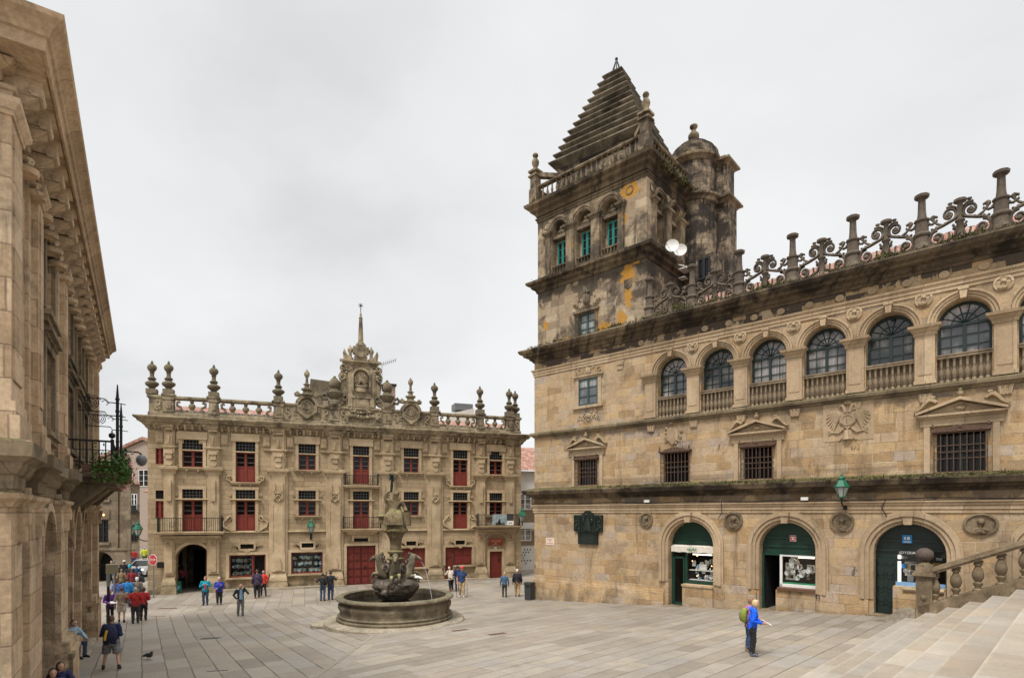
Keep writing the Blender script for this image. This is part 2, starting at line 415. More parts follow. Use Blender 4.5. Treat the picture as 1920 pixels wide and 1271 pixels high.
stone('balustrade_stone', [(0, (.13, .095, .06)), (.5, (.22, .165, .105)), (1, (.34, .265, .175))], dark=.55, streak=.5, moss=.35, mosscol=(.1, .08, .05), darkcol=(.04, .032, .024), dscale=3)
stone('street_ashlar', [(0, (.13, .1, .067)), (.5, (.2, .157, .107)), (1, (.27, .215, .15))], joints=(.8, .38), mortar=(.13, .1, .07), mjoint=.4, dark=.45, streak=.6, darkcol=(.06, .05, .038))
plain('white_plaster', (.62, .6, .56), .9, var=.08, scale=.8, wear_shade=(.5, .47, .42))
plain('brown_plaster', (.2, .145, .09), .9, var=.15)
plain('pink_plaster', (.33, .26, .21), .9, var=.12)
plain('red_paint', (.19, .031, .02), .55, var=.18, scale=2.5, spec=.4)
plain('red_board', (.145, .022, .015), .6, var=.22, scale=1.8, spec=.35)
plain('green_paint', (.006, .04, .026), .45, var=.2, scale=4)
plain('dark_green_paint', (.008, .022, .018), .45, var=.2, scale=4)
plain('teal_paint', (.012, .17, .14), .5, var=.15)
plain('grey_green_paint', (.03, .07, .065), .5, var=.15)
plain('bar_grey', (.3, .28, .26), .7)
plain('iron', (.012, .011, .012), .55, .3, var=.3, scale=9)
plain('rusty_iron', (.1, .055, .035), .75, .2, var=.5, scale=12)
plain('grille_black', (.014, .014, .016), .6, .2, var=.2)
plain('bronze', (.022, .03, .024), .45, .55, var=.4, scale=8, wear_shade=(.06, .1, .075))
plain('lead_grey', (.16, .165, .17), .6, .2)
plain('white_paint', (.75, .74, .71), .5, var=.05)
plain('cream_cloth', (.68, .63, .55), .85, var=.08)
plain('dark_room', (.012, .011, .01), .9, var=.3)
plain('shop_dark', (.045, .035, .028), .8, var=.3)
plain('lamp_glass', (.36, .37, .34), .3)
plain('shop_silver', (.3, .36, .33), .35, .5, var=.5, scale=14)
plain('silver', (.62, .6, .56), .3, .85, var=.2, scale=14)
plain('display_white', (.72, .72, .68), .6, var=.08)
plain('display_green', (.01, .2, .085), .6)
plain('display_blue', (.2, .38, .62), .6)
plain('brass_glow', (.5, .3, .08), .4, .6)
plain('sign_blue', (.01, .22, .55), .5, var=.05)
plain('sign_red', (.42, .02, .03), .5, var=.08)
plain('plaque_pink', (.68, .57, .47), .8, var=.06)
plain('lamp_green', (.006, .11, .06), .4, var=.2)
plain('bin_grey', (.035, .035, .038), .5, var=.12)
plain('rubber', (.015, .015, .016), .8)
plain('leaf', (.06, .13, .018), .6, var=.5, scale=18)
plain('moss_leaf', (.075, .066, .02), .9, var=.5, scale=12)
plain('pink_petal', (.62, .12, .22), .6, var=.4, scale=20)
plain('wood_brown', (.12, .055, .03), .6, var=.25)
plain('street_cobble', (.16, .14, .12), .85, var=.25, scale=6, bump=.3)

def glass_dark(name, tint, rough=.08, curtain=0., ccol=(.4, .37, .35), spec=.7):
    t = NT(name); P = t.obj(); x, y, z = t.xyz(P)
    w = t.noise(t.comb(t.math('ADD', x, y), z, 0.), .7, 2)
    c = tint
    if curtain:
        folds = t.noise(t.comb(t.math('MULTIPLY', t.math('ADD', x, y), 9), t.math('MULTIPLY', z, .5), 0.), 1., 3)
        m = t.math('MULTIPLY', t.smooth(w, .42, .6), curtain)
        c = t.mix(m, tint, t.mix(t.smooth(folds, .3, .7), tuple(q*.45 for q in ccol), ccol))
    bn = t.noise(P, 2.2, 2)
    t.bsdf(c, rough, bump=bn, bstr=.12, bdist=.02, spec=spec)
    MATS[name] = t.m
glass_dark('dark_glass', (.008, .008, .009), .12, spec=.25)
glass_dark('old_glass', (.02, .022, .025), .1, .5, (.3, .26, .22))
glass_dark('lace_glass', (.06, .065, .07), .1, .9, (.5, .46, .44))
glass_dark('curtain_glass', (.1, .11, .115), .1, .9, (.45, .45, .43))
def clear_glass():
    t = NT('shop_glass')
    a = t.n('ShaderNodeBsdfTransparent'); b = t.n('ShaderNodeBsdfGlossy'); b.inputs['Roughness'].default_value = .03
    a.inputs[0].default_value = (.93, .95, .94, 1)
    fr = t.n('ShaderNodeFresnel'); fr.inputs[0].default_value = 1.5
    mx = t.n('ShaderNodeMixShader'); t.t.links.new(fr.outputs[0], mx.inputs[0])
    t.t.links.new(a.outputs[0], mx.inputs[1]); t.t.links.new(b.outputs[0], mx.inputs[2]); t.t.links.new(mx.outputs[0], t.out.inputs[0])
    MATS['shop_glass'] = t.m
clear_glass()
def water_mat():
    t = NT('dark_water'); P = t.obj()
    t.bsdf((.012, .013, .01), .06, bump=t.noise(P, 5, 3), bstr=.25, bdist=.03, spec=.6); MATS['dark_water'] = t.m
    t = NT('water_spray')
    a = t.n('ShaderNodeBsdfTransparent'); b = t.n('ShaderNodeBsdfPrincipled'); b.inputs['Base Color'].default_value = (.85, .87, .88, 1); b.inputs['Roughness'].default_value = .2
    mx = t.n('ShaderNodeMixShader'); mx.inputs[0].default_value = .4
    t.t.links.new(a.outputs[0], mx.inputs[1]); t.t.links.new(b.outputs[0], mx.inputs[2]); t.t.links.new(mx.outputs[0], t.out.inputs[0]); MATS['water_spray'] = t.m
water_mat()
def tile_mat():
    t = NT('roof_tile'); P = t.obj(); x, y, z = t.xyz(P)
    v, c, j, dv, du = cells(t, y, x, .3, .2, .1)
    n = t.noise(P, 6, 4)
    base = t.ramp(v, [(0, (.24, .1, .07)), (.5, (.34, .17, .125)), (1, (.42, .26, .2))])
    base = t.mix(t.smooth(n, .45, .7), base, (.16, .12, .095))
    t.bsdf(base, .85); MATS['roof_tile'] = t.m
tile_mat()
def glow(name, col, s):
    t = NT(name); e = t.n('ShaderNodeEmission'); e.inputs[0].default_value = (*col, 1); e.inputs[1].default_value = s
    t.t.links.new(e.outputs[0], t.out.inputs[0]); MATS[name] = t.m
glow('warm_bulb', (1., .55, .2), 3.); glow('tube_light', (1., .93, .8), 1.6); glow('shop_light', (1., .86, .65), 2.2); glow('dim_shop_light', (.8, .95, .9), 1.2); glow('headlight', (1., .85, .6), 3.)

def paving():
    t = NT('paving_slabs'); P = t.obj(); x, y, z = t.xyz(P)
    def pat(dx, dy, rw, ln, seed, jw):
        U = t.math('ADD', t.math('MULTIPLY', x, dx), t.math('MULTIPLY', y, dy))
        V = t.math('ADD', t.math('MULTIPLY', x, -dy), t.math('MULTIPLY', y, dx))
        wob = t.math('MULTIPLY', t.math('SUBTRACT', t.noise(P, .8, 2), .5), .05)
        v, c, j, dv, du = cells(t, U, t.math('ADD', V, wob), ln, rw, .7, seed=seed, jw=jw)
        jj = t.math('MAXIMUM', t.smooth(dv, jw[0], jw[1], 1., 0.), t.smooth(du, jw[0]*.5, jw[1]*.7, .6, 0.))
        return v, c, jj
    A = pat(-.5477, .8366, .66, 1.7, 1., (.011, .026))
    B = pat(.717, .697, .62, 1.6, 2., (.008, .022))
    S = pat(-.024, 1., .64, 1.9, 3., (.006, .018))
    D = pat(-.3444, .9388, .75, 1.5, 4., (.006, .02))
    xs = t.math('ADD', t.math('MULTIPLY', t.math('SUBTRACT', y, 24.1), -.024), -5.57)
    off = t.math('SUBTRACT', x, xs)
    right = t.math('GREATER_THAN', off, 0.)
    strip = t.math('LESS_THAN', t.math('ABSOLUTE', off), .3)
    front = t.math('SUBTRACT', 1., t.math('GREATER_THAN', y, 60.))
    vc = t.math('ADD', t.math('MULTIPLY', t.math('ADD', x, 25.6), -.3444), t.math('MULTIPLY', t.math('SUBTRACT', y, 40.1), .9388))
    far = t.math('GREATER_THAN', vc, -9.6)
    band = t.math('MULTIPLY', t.math('LESS_THAN', t.math('ABSOLUTE', t.math('ADD', vc, 9.3)), .4), t.math('LESS_THAN', x, -7.))
    far = t.math('MULTIPLY', far, t.math('LESS_THAN', x, -6.))
    def sel(i):
        cmix = (lambda f, a, b: t.mix(f, a, b)) if i == 1 else (lambda f, a, b: t.math('ADD', a, t.math('MULTIPLY', f, t.math('SUBTRACT', b, a))))
        r = cmix(right, A[i], B[i]); r = cmix(strip, r, S[i]); r = cmix(far, r, D[i]); return r
    v, j = sel(0), sel(2)
    base = t.ramp(v, [(0, (.21, .18, .145)), (.25, (.245, .212, .17)), (.5, (.27, .231, .181)), (.75, (.26, .236, .206)), (1, (.3, .26, .205))])
    big = t.noise(P, .16, 5, .6); mid = t.noise(P, 1.5, 6, .65); fine = t.noise(P, 16, 4, .65)
    k = t.math('MULTIPLY', t.lin(big, .3, .7, .84, 1.14), t.math('ADD', t.lin(mid, .25, .75, .88, 1.1), t.lin(fine, .3, .7, -.09, .09)))
    base = t.mix(1., base, t.comb(k, k, k), 'MULTIPLY')
    base = t.mix(t.math('MULTIPLY', t.smooth(t.noise(P, .5, 6, .7, .5), .55, .7), .35), base, (.17, .145, .115))
    base = t.mix(t.math('MULTIPLY', t.smooth(t.noise(P, 1.9, 6, .75, 1.), .58, .68), .4), base, (.13, .11, .09))
    base = t.mix(t.math('MULTIPLY', t.smooth(t.noise(P, 7., 5, .7), .62, .7), .3), base, (.1, .085, .07))
    chip = t.smooth(t.noise(P, 3.2, 3, .6), .66, .7)
    base = t.mix(t.math('MULTIPLY', j, t.lin(t.noise(P, .7, 4, .7), .3, .65, .25, .95)), base, (.05, .04, .032))
    base = t.mix(t.math('MULTIPLY', chip, .35), base, (.12, .1, .08))
    h = t.math('SUBTRACT', t.math('ADD', t.math('MULTIPLY', mid, .4), t.math('ADD', t.math('MULTIPLY', fine, .2), t.math('MULTIPLY', v, .4))), t.math('MULTIPLY', j, .9))
    t.bsdf(base, t.lin(mid, .3, .7, .5, .78), bump=h, bstr=.35, bdist=.03, spec=.35)
    MATS['paving_slabs'] = t.m
paving()
def stairs_mat():
    t = NT('stair_slabs'); P = t.obj(); x, y, z = t.xyz(P)
    U = t.math('ADD', t.math('MULTIPLY', x, .717), t.math('MULTIPLY', y, .697))
    lev = t.math('FLOOR', t.math('ADD', t.math('DIVIDE', t.math('SUBTRACT', z, 1.0), .272), .5))
    S_ = t.math('ADD', t.math('MULTIPLY', x, .697), t.math('MULTIPLY', y, -.717))
    a0, _z = FT.w(18.6, -1.55), 0
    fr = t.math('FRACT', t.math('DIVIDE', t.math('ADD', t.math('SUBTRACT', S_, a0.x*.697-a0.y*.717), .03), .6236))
    r = t.white(t.comb(lev, 1., 2.))[0]
    q = t.math('ADD', t.math('DIVIDE', U, t.math('ADD', 1.25, t.math('MULTIPLY', r, .6))), t.math('MULTIPLY', r, 9.))
    v = t.white(t.comb(t.math('FLOOR', q), lev, 1.))[0]
    f = t.math('FRACT', q); d = t.math('MINIMUM', f, t.math('SUBTRACT', 1., f))
    j = t.smooth(d, .002, .009, 1., 0.)
    base = t.ramp(v, [(0, (.265, .225, .175)), (.4, (.305, .265, .212)), (.7, (.30, .271, .233)), (1, (.335, .295, .24))])
    mid = t.noise(P, 1.1, 6, .65); fine = t.noise(P, 12, 5, .65)
    k = t.math('ADD', t.lin(mid, .25, .75, .84, 1.12), t.lin(fine, .3, .7, -.08, .08))
    base = t.mix(1., base, t.comb(k, k, k), 'MULTIPLY')
    base = t.mix(t.math('MULTIPLY', t.smooth(t.noise(P, .6, 4, .6), .56, .7), .4), base, (.36, .26, .18))
    base = t.mix(t.math('MULTIPLY', j, .6), base, (.16, .13, .1))
    lv = t.lin(t.white(t.comb(lev, 7., 3.))[0], 0., 1., .9, 1.08); base = t.mix(1., base, t.comb(lv, lv, lv), 'MULTIPLY')
    wear_shade = t.noise(P, 2.5, 4, .7)
    base = t.mix(t.math('MULTIPLY', t.smooth(fr, .0, .1, 1., 0.), t.lin(wear_shade, .3, .7, .1, .5)), base, (.46, .41, .335))  # pale worn nosing, also a highlight line painted into the colour
    base = t.mix(t.math('MULTIPLY', t.smooth(fr, .84, 1., 0., 1.), t.lin(wear_shade, .3, .7, .2, .75)), base, (.17, .14, .11))  # shading at the back of each tread, painted into the colour
    t.bsdf(base, .75, bump=t.math('ADD', mid, t.math('MULTIPLY', fine, .3)), bstr=.25, bdist=.03, spec=.3)
    MATS['stair_slabs'] = t.m
stairs_mat()

# ------------------------------------------------------------------ world, sun, camera
W = bpy.data.worlds.new("World"); sc.world = W; W.use_nodes = True
def world():
    nt = W.node_tree; nt.nodes.clear()
    t = NT.__new__(NT); t.t = nt; t.m = None
    out = nt.nodes.new('ShaderNodeOutputWorld'); bg = nt.nodes.new('ShaderNodeBackground')
    sky = nt.nodes.new('ShaderNodeTexSky'); sky.sky_type = 'NISHITA'; sky.sun_disc = False
    sky.sun_elevation = math.radians(59); sky.sun_rotation = math.radians(210)
    D = nt.nodes.new('ShaderNodeTexCoord').outputs['Generated']
    x, y, z = t.xyz(D)
    zz = t.math('ADD', t.math('MAXIMUM', z, 0.), .28)
    cv = t.comb(t.math('DIVIDE', x, zz), t.math('DIVIDE', y, zz), 0.)
    n1 = t.noise(cv, .85, 6, .5, .2); n2 = t.noise(cv, .32, 3, .5)
    n = t.math('ADD', t.math('MULTIPLY', n1, .5), t.math('MULTIPLY', n2, .5))
    c = t.ramp(t.smooth(n, .33, .62), [(0, (3.15, 3.2, 3.24)), (.3, (4.1, 4.13, 4.14)), (.65, (4.6, 4.6, 4.58)), (1, (4.95, 4.95, 4.92))])
    zen = t.smooth(z, .66, 1., 1., 3.5)
    c = t.mix(1., c, t.comb(zen, zen, zen), 'MULTIPLY')
    mixn = t.mix(.96, sky.outputs[0], c)
    nt.links.new(mixn, bg.inputs[0]); bg.inputs[1].default_value = .1
    nt.links.new(bg.outputs[0], out.inputs[0])
world()
sd = bpy.data.lights.new('sun', 'SUN'); sd.energy = 1.5; sd.angle = math.radians(13); sd.color = (1., .95, .88)
so = bpy.data.objects.new('sun', sd); COL.objects.link(so)
so.location = (0, 0, 60); so.rotation_euler = (math.radians(31), 0, math.radians(-30))
cd = bpy.data.cameras.new('camera'); cam = bpy.data.objects.new('camera', cd); COL.objects.link(cam)
cam.location = (0, 0, EYE); cam.rotation_euler = (PI/2, 0, 0)
cd.sensor_width = 36; cd.lens = F_PX/1920*36; cd.shift_y = (HY-635.5)/1920; cd.clip_start = .1; cd.clip_end = 3000
sc.camera = cam
sc.view_settings.view_transform = 'Standard'; sc.view_settings.look = 'None'; sc.view_settings.gamma = 1; sc.view_settings.exposure = 1.0
sc.view_settings.use_curve_mapping = False
# ================================================================== TREASURY BUILDING (right)
def cornice_prof(z0, steps, top, back=-.3):
    """steps: (out,z) from the bottom up; closes behind the wall face"""
    return [(back, z0)]+[(0, z0)]+steps+[(back, top)]
TR = fthing('treasury_building', 'long warm sandstone building with a glazed round-arched gallery above barred windows and three shop arches', 'building', FT, 0, 0, 0)
XR = 37.0
doors = [10.4+4.63*k for k in range(5)]
bays = [9.4+2.4*k for k in range(11)]
grilles = [(4.05, .68, 7.12, 8.62), (9.63, .72, 7.1, 8.66), (13.75, .66, 7.1, 8.62), (21.3, .74, 7.08, 8.62), (29.2, .7, 7.1, 8.6)]
ops = []
for c in doors: ops.append(('a', c, 1.21, -.6, 3.84))
for c, h, a, b in grilles: ops.append(('r', c-h, c+h, a, b))
for c in bays: ops.append(('a', c, .83, 10.5, 12.86))
ops.append(('r', 3.45, 4.8, 11.85, 13.38))
m = MB(); m.wall(0, XR, -.8, 15.2, ops)
for o in ops:
    dep = .55 if o[0] == 'a' and o[2] > 1 else (.5 if o[0] == 'a' else .3)
    m.reveal(o, 0, dep, 14)
m.quad((0, 0, -.8), (0, 14, -.8), (0, 14, 15.2), (0, 0, 15.2))
m.quad((0, 14, -.8), (XR, 14, -.8), (XR, 14, 15.2), (0, 14, 15.2)); m.quad((XR, 0, -.8), (XR, 14, -.8), (XR, 14, 15.2), (XR, 0, 15.2))
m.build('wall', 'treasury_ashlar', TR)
# roof behind the cresting
m = MB(); m.box(0.05, XR, .3, 13.9, 15.2, 15.9)
m.build('roof_slab', 'treasury_cornice', TR)
m = MB()
nx = 190
for i in range(nx):
    x = 8.6+i*(XR-8.6)/nx; w = (XR-8.6)/nx
    pts = [(x+w*k/4, .06*math.sin(PI*k/4)) for k in range(5)]
    for a, b in zip(pts, pts[1:]):
        m.quad((a[0], .95, 15.95+a[1]), (b[0], .95, 15.95+b[1]), (b[0], 2.9, 17.5+b[1]), (a[0], 2.9, 17.5+a[1]))
m.quad((8.6, 2.9, 17.5), (XR, 2.9, 17.5), (XR, 9, 16), (8.6, 9, 16))
m.build('tile_roof', 'roof_tile', TR)
# plinth and bases between the doors
m = MB()
m.prism([(-.17, -.8), (8.98, -.8), (8.98, 1.28), (-.17, 1.18)], -.17, .02)
m.prism([(-.12, 1.18), (8.98, 1.28), (8.98, 1.42), (-.12, 1.32)], -.1, .02)
for a, b, h in ((11.78, 13.72, 1.95), (16.42, 18.28, 2.05), (21.05, 22.9, 2.1), (25.7, 27.5, 2.1)):
    m.next(); m.box(a, b, -.16, .02, -.6, h-.2); m.prism([(a, h-.2), (b, h-.2), (b-.12, h), (a+.12, h)], -.13, .02)
build_each(m, 'plinth', 'treasury_ashlar', TR)
P0 = [(0, 12), (0, 0), (XR, 0)]
m = MB()
m.sweep(P0, cornice_prof(5.5, [(.05, 5.5), (.05, 5.64), (.09, 5.65), (.09, 5.8), (.14, 5.82), (.14, 5.9), (.2, 5.93), (.2, 5.98)], 6.0))
m.build('lower_architrave', 'treasury_trim', TR)
m = MB()
m.sweep(P0, cornice_prof(6.36, [(.06, 6.36), (.1, 6.45), (.22, 6.5), (.27, 6.6), (.52, 6.64), (.55, 6.72), (.6, 6.84), (.58, 6.9), (.0, 7.06)], 7.06))
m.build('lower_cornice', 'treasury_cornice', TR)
m = MB()
m.sweep(P0, cornice_prof(10.22, [(.06, 10.24), (.12, 10.33), (.23, 10.37), (.25, 10.48), (.2, 10.54), (.0, 10.58)], 10.58))
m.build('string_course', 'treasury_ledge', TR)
m = MB()
m.sweep(P0, cornice_prof(14.12, [(.05, 14.12), (.05, 14.26), (.09, 14.27), (.09, 14.4), (.15, 14.44), (.17, 14.52)], 14.54))
m.build('upper_architrave', 'treasury_trim', TR)
m = MB()
m.sweep(P0, cornice_prof(15.0, [(.06, 15.0), (.12, 15.1), (.22, 15.14), (.25, 15.28), (.5, 15.34), (.52, 15.44), (.68, 15.52), (.76, 15.66), (.74, 15.74), (.1, 15.98)], 15.98))
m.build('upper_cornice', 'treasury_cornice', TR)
# small egg-shaped blocks under the upper cornice
m = MB(); x = .12
while x < 27:
    m.box(x, x+.13, -.235, -.05, 15.14, 15.27); x += .24
m.build('dentil_course', 'treasury_cornice', TR)
# frieze reliefs
m = MB(); x = 7.6
while x < 30:
    if R.random() < .6:
        m.next()
        m.disc(x, 14.77, .17, .14, -.06, .02, 14); m.ball((x, -.05, 14.77), (.09, .05, .09), 1, .3, 2, x)
    x += 1.2
build_each(m, 'frieze_carving', 'treasury_trim', TR, 40)

# ---- upper gallery
pier = MB()
for k in range(11):
    x = 8.2+2.4*k; h = .36; pier.next()
    pier.box(x-h, x+h, -.16, .02, 10.58, 10.72); pier.box(x-h+.04, x+h-.04, -.11, .02, 10.72, 12.5)
    pier.box(x-h+.13, x+h-.13, -.125, -.1, 10.95, 12.35)
    pier.sweep([(x-h, .02), (x-h, -.11), (x+h, -.11), (x+h, .02)][::-1] if False else [(x-h, .02), (x-h, -.11), (x+h, -.11), (x+h, .02)],
               [(-.05, 12.5), (.02, 12.5), (.02, 12.6), (.08, 12.68), (.1, 12.74), (.17, 12.78), (.19, 12.88), (.0, 12.9), (-.05, 12.9)])
    pier.box(x-h+.05, x+h-.05, -.1, .02, 12.5, 12.88)
build_each(pier.deepen(1.4), 'gallery_pier', 'treasury_trim', TR)
aw = MB()
for c in bays:
    aw.next(); aw.ring(c, 12.88, .86, .95, -.05, .02, 20); aw.ring(c, 12.88, .95, 1.06, -.08, .02, 20); aw.ring(c, 12.88, 1.06, 1.13, -.12, .02, 20)
    aw.prism([(c-.09, 13.66), (c+.09, 13.66), (c+.14, 14.1), (c-.14, 14.1)], -.19, .0)
    aw.box(c-.16, c+.16, -.21, .0, 13.98, 14.1)
build_each(aw.deepen(1.6), 'gallery_arch', 'treasury_trim', TR, 30)
MED = MB()
MED.ring(0, 0, .23, .3, -.06, .02, 22, 0, 2*PI); MED.disc(0, 0, .24, .24, -.02, .02, 20)
MED.ball((-.02, -.06, -.17), (.16, .08, .1), 2, .2, 2, 2); MED.tube([(-.02, -.06, -.12), (.01, -.09, .02)], .05, 7); MED.ball((.02, -.1, .05), (.065, .1, .085), 2, .1, 2, 1); MED.ball((0, -.06, .09), (.09, .07, .08), 2, .25, 3, 3)
medm = MED.mesh('medallion', 'treasury_trim', 40)
for k in range(10): link('medallion', medm, TR, (10.55+2.4*k, 0, 14.0-.02))
# balusters (one mesh, a copy for each)
balp = [(.075, 0), (.075, .07), (.045, .1), (.085, .26), (.09, .34), (.05, .5), (.04, .56), (.06, .6), (.04, .64), (.05, .76), (.045, .84), (.07, .86), (.07, .92)]
balm = MB().lathe(balp, n=8).mesh('baluster', 'gallery_baluster_stone', 50)
for c in bays[:8]:
    for k in range(8): link('baluster', balm, TR, (c-.7+k*.2, .06, 10.58))
rail = MB(); par = MB()
for c in bays:
    rail.next(); par.next(); rail.box(c-.83, c+.83, -.04, .24, 11.5, 11.6); rail.box(c-.83, c+.83, -.07, .26, 11.6, 11.65)
    par.box(c-.83, c+.83, .17, .34, 10.5, 11.5)
build_each(rail, 'gallery_rail', 'gallery_baluster_stone', TR); build_each(par, 'gallery_parapet', 'gallery_baluster_stone', TR)
# arched windows: pane with green frame as a sub-part
def arch_window(c, r, zb, zs, y, g, par):
    w = MB().back(('a', c, r, zb, zs), y+.03, 16).build('window', g, par)
    f = MB()
    f.ring(c, zs, r-.09, r+.01, y-.04, y+.02, 18)
    for s in (-1, 1): f.box(c+s*r-(.0 if s > 0 else .01)-(.1 if s > 0 else 0), c+s*r+(.01 if s > 0 else .1), y-.04, y+.02, zb, zs)
    f.box(c-r, c+r, y-.05, y+.02, zs-.06, zs+.04); f.box(c-.06, c+.06, y-.045, y+.02, zb, zs-.06)
    f.box(c-r, c+r, y-.04, y+.02, zb, zb+.08)
    for i in range(1, 7):
        a = PI*i/7; f.tube([(c+.02*math.cos(a), y, zs+.05+.02*math.sin(a)), (c+r*math.cos(a)*.95, y, zs+r*math.sin(a)*.95)], .016, 4)
    f.ring(c, zs, r*.48, r*.48+.03, y-.015, y+.015, 16)
    for s in (-.5, .5): f.box(c+s*r-.015, c+s*r+.015, y-.02, y+.015, zb, zs)
    n = 3
    for i in range(1, n): z = zb+(zs-zb)*i/n; f.box(c-r, c+r, y-.018, y+.013, z-.014, z+.014)
    f.build('window_frame', 'dark_green_paint', w)
for i, c in enumerate(bays[:9]): arch_window(c, .83, 11.6, 12.84, .42, 'old_glass' if i % 3 == 1 else 'lace_glass', TR)

# plain two-light windows with grey-green frames
def light_window(par, x0, x1, z0, z1, y, glass, frame, cols=2, rows=3, fw=.07):
    w = MB().quad((x0, y+.03, z0), (x1, y+.03, z0), (x1, y+.03, z1), (x0, y+.03, z1)).build('window', glass, par)
    f = MB()
    for a, b in ((x0, x0+fw), (x1-fw, x1), ((x0+x1)/2-fw*.8, (x0+x1)/2+fw*.8)): f.box(a, b, y-.03, y+.02, z0, z1)
    f.box(x0, x1, y-.032, y+.02, z0, z0+fw); f.box(x0, x1, y-.032, y+.02, z1-fw, z1)
    for i in range(1, rows): z = z0+(z1-z0)*i/rows; f.box(x0, x1, y-.02, y+.015, z-.018, z+.018)
    f.build('window_frame', frame, w); return w
light_window(TR, 3.45, 4.8, 11.85, 13.38, -.02, 'curtain_glass', 'grey_green_paint')
def scrolls(m, x, z, w, h, y, n=7, seed=1, r=.035):
    rr = random.Random(seed)
    for s in (-1, 1):
        for k in range(n):
            t = (k+.5)/n; cx = x+s*w*t*.5; cz = z+h*(.25+.5*math.sin(t*5+seed)*.4)+rr.uniform(-.05, .05)*h; q = rr.uniform(.12, .22)*h
            m.tube([(cx+q*(1-a/14)*math.cos(a*.55+seed)*s, y-.03, cz+q*(1-a/14)*math.sin(a*.55+seed)) for a in range(12)], r*.75, 5)
        for k in range(4): m.ball((x+s*w*rr.uniform(.06, .48), y-.03, z+h*rr.uniform(.1, .8)), (r*2, r*1.4, r*2), 1, .4, 3, k+seed)
m = MB()
m.box(3.22, 3.45, -.05, .02, 11.8, 13.4); m.box(4.8, 5.03, -.05, .02, 11.8, 13.4)
m.box(3.15, 5.1, -.07, .02, 13.4, 13.52); m.box(3.08, 5.17, -.16, .02, 13.52, 13.6)
m.box(3.05, 5.15, -.16, .02, 11.66, 11.76); m.box(3.15, 5.05, -.1, .02, 11.76, 11.83)
scrolls(m, 4.12, 13.62, 1.8, .5, -.02, 7, 2); m.ball((4.12, -.05, 13.85), (.2, .08, .22), 2, .35, 3, 4)
scrolls(m, 4.12, 10.82, 1.5, .75, -.0, 6, 5); m.ball((4.12, -.03, 11.2), (.2, .08, .16), 2, .4, 3, 2)
m.build('window_surround', 'treasury_trim', TR, 40)
# pediments over three of the barred windows
def pediment(c, wd, z, par):
    m = MB(); h = wd*.155
    m.box(c-wd/2+.12, c+wd/2-.12, -.07, .02, z-.45, z-.06)
    m.box(c-wd/2, c+wd/2, -.2, .02, z-.08, z); m.box(c-wd/2+.06, c+wd/2-.06, -.12, .02, z-.16, z-.08)
    m.prism([(c-wd/2+.1, z), (c+wd/2-.1, z), (c, z+h)], -.06, .02)
    for s in (-1, 1):
        m.prism([(c+s*wd/2, z), (c+s*(wd/2+.02), z+.09), (c, z+h+.17), (c, z+h+.05)], -.24, .02)
    m.lathe([(.07, 0), (.05, .05), (.11, .12), (.12, .2), (.05, .27), (.08, .31), (.03, .36)], (c, -.1, z+h+.14), 10)
    m.ball((c, -.08, z+h*.45), (.17, .05, .1), 2, .3, 3, c)
    for s in (-1, 1):
        p = [(c+s*(wd*.27+.12*k), -.06, z+h*.75-.02*k+.16*math.sin(k*.9)+.15) for k in range(7)]
        m.tube(p, [.07, .09, .1, .08, .07, .05, .03], 6); m.ball((p[1][0], -.07, p[1][2]+.1), .09, 1, .4, 3, 7)
        m.box(c+s*wd*.38-.1, c+s*wd*.38+.1, -.06, .02, 7.06, z-.16)
    m.deepen(1.5).build('pediment', 'treasury_trim', par, 35)
pediment(4.05, 2.6, 9.32, TR); pediment(13.75, 2.6, 9.32, TR); pediment(21.3, 2.75, 9.34, TR)
# iron cages over the barred windows
def grille(c, h, z0, z1, par, wide=0., rust=False):
    w = MB().quad((c-h, .28, z0), (c+h, .28, z0), (c+h, .28, z1), (c-h, .28, z1)).build('window', 'dark_glass', par)
    f = MB(); f.box(c-.05, c+.05, .22, .27, z0, z1)
    for s in (-1, 1): f.box(c+s*h-.05, c+s*h+.05, .22, .27, z0, z1)
    f.box(c-h, c+h, .22, .268, (z0+z1)/2-.03, (z0+z1)/2+.03); f.build('window_frame', 'dark_green_paint', w)
    g = MB(); W = h+.06; n = 9
    for i in range(n):
        x = c-W+2*W*i/(n-1)
        g.tube([(x, -.2, z0-.02), (x, -.2, z1)], .019, 5)
        for q in (.33, .5, .66): g.ball((x, -.2, z0+(z1-z0)*q), .032, 1)
    for z in (z0, z0+(z1-z0)*.33, z0+(z1-z0)*.5, z0+(z1-z0)*.66, z1-.05):
        g.box(c-W, c+W, -.21, -.19, z-.014, z+.014)
        for s in (-1, 1): g.box(c+s*W-.012, c+s*W+.012, -.2, .0, z-.012, z+.012)
    g.box(c-W-.1, c+W+.1, -.3, .0, z1+.0, z1+.09); g.box(c-W-.04, c+W+.04, -.25, .0, z1-.05, z1)
    for s in (-1, 1):
        g.lathe([(.04, 0), (.02, .05), (.06, .11), (.02, .17), (.035, .2), (.0, .25)], (c+s*(W+.04), -.25, z1+.09), 8)
    g.ring(c, z1+.1, .1, .15, -.26, -.22, 12); g.ball((c, -.24, z1+.17), .06, 1)
    for s in (-1, 1):
        g.prism([(c+s*.1, z1+.09), (c+s*.62, z1+.09), (c+s*.56, z1+.15), (c+s*.3, z1+.19), (c+s*.14, z1+.26)], -.25, -.23)
    g.build('iron_grille', 'rusty_iron', par, 50)
for c, h, a, b in grilles[:4]: grille(c, h, a, b, TR)
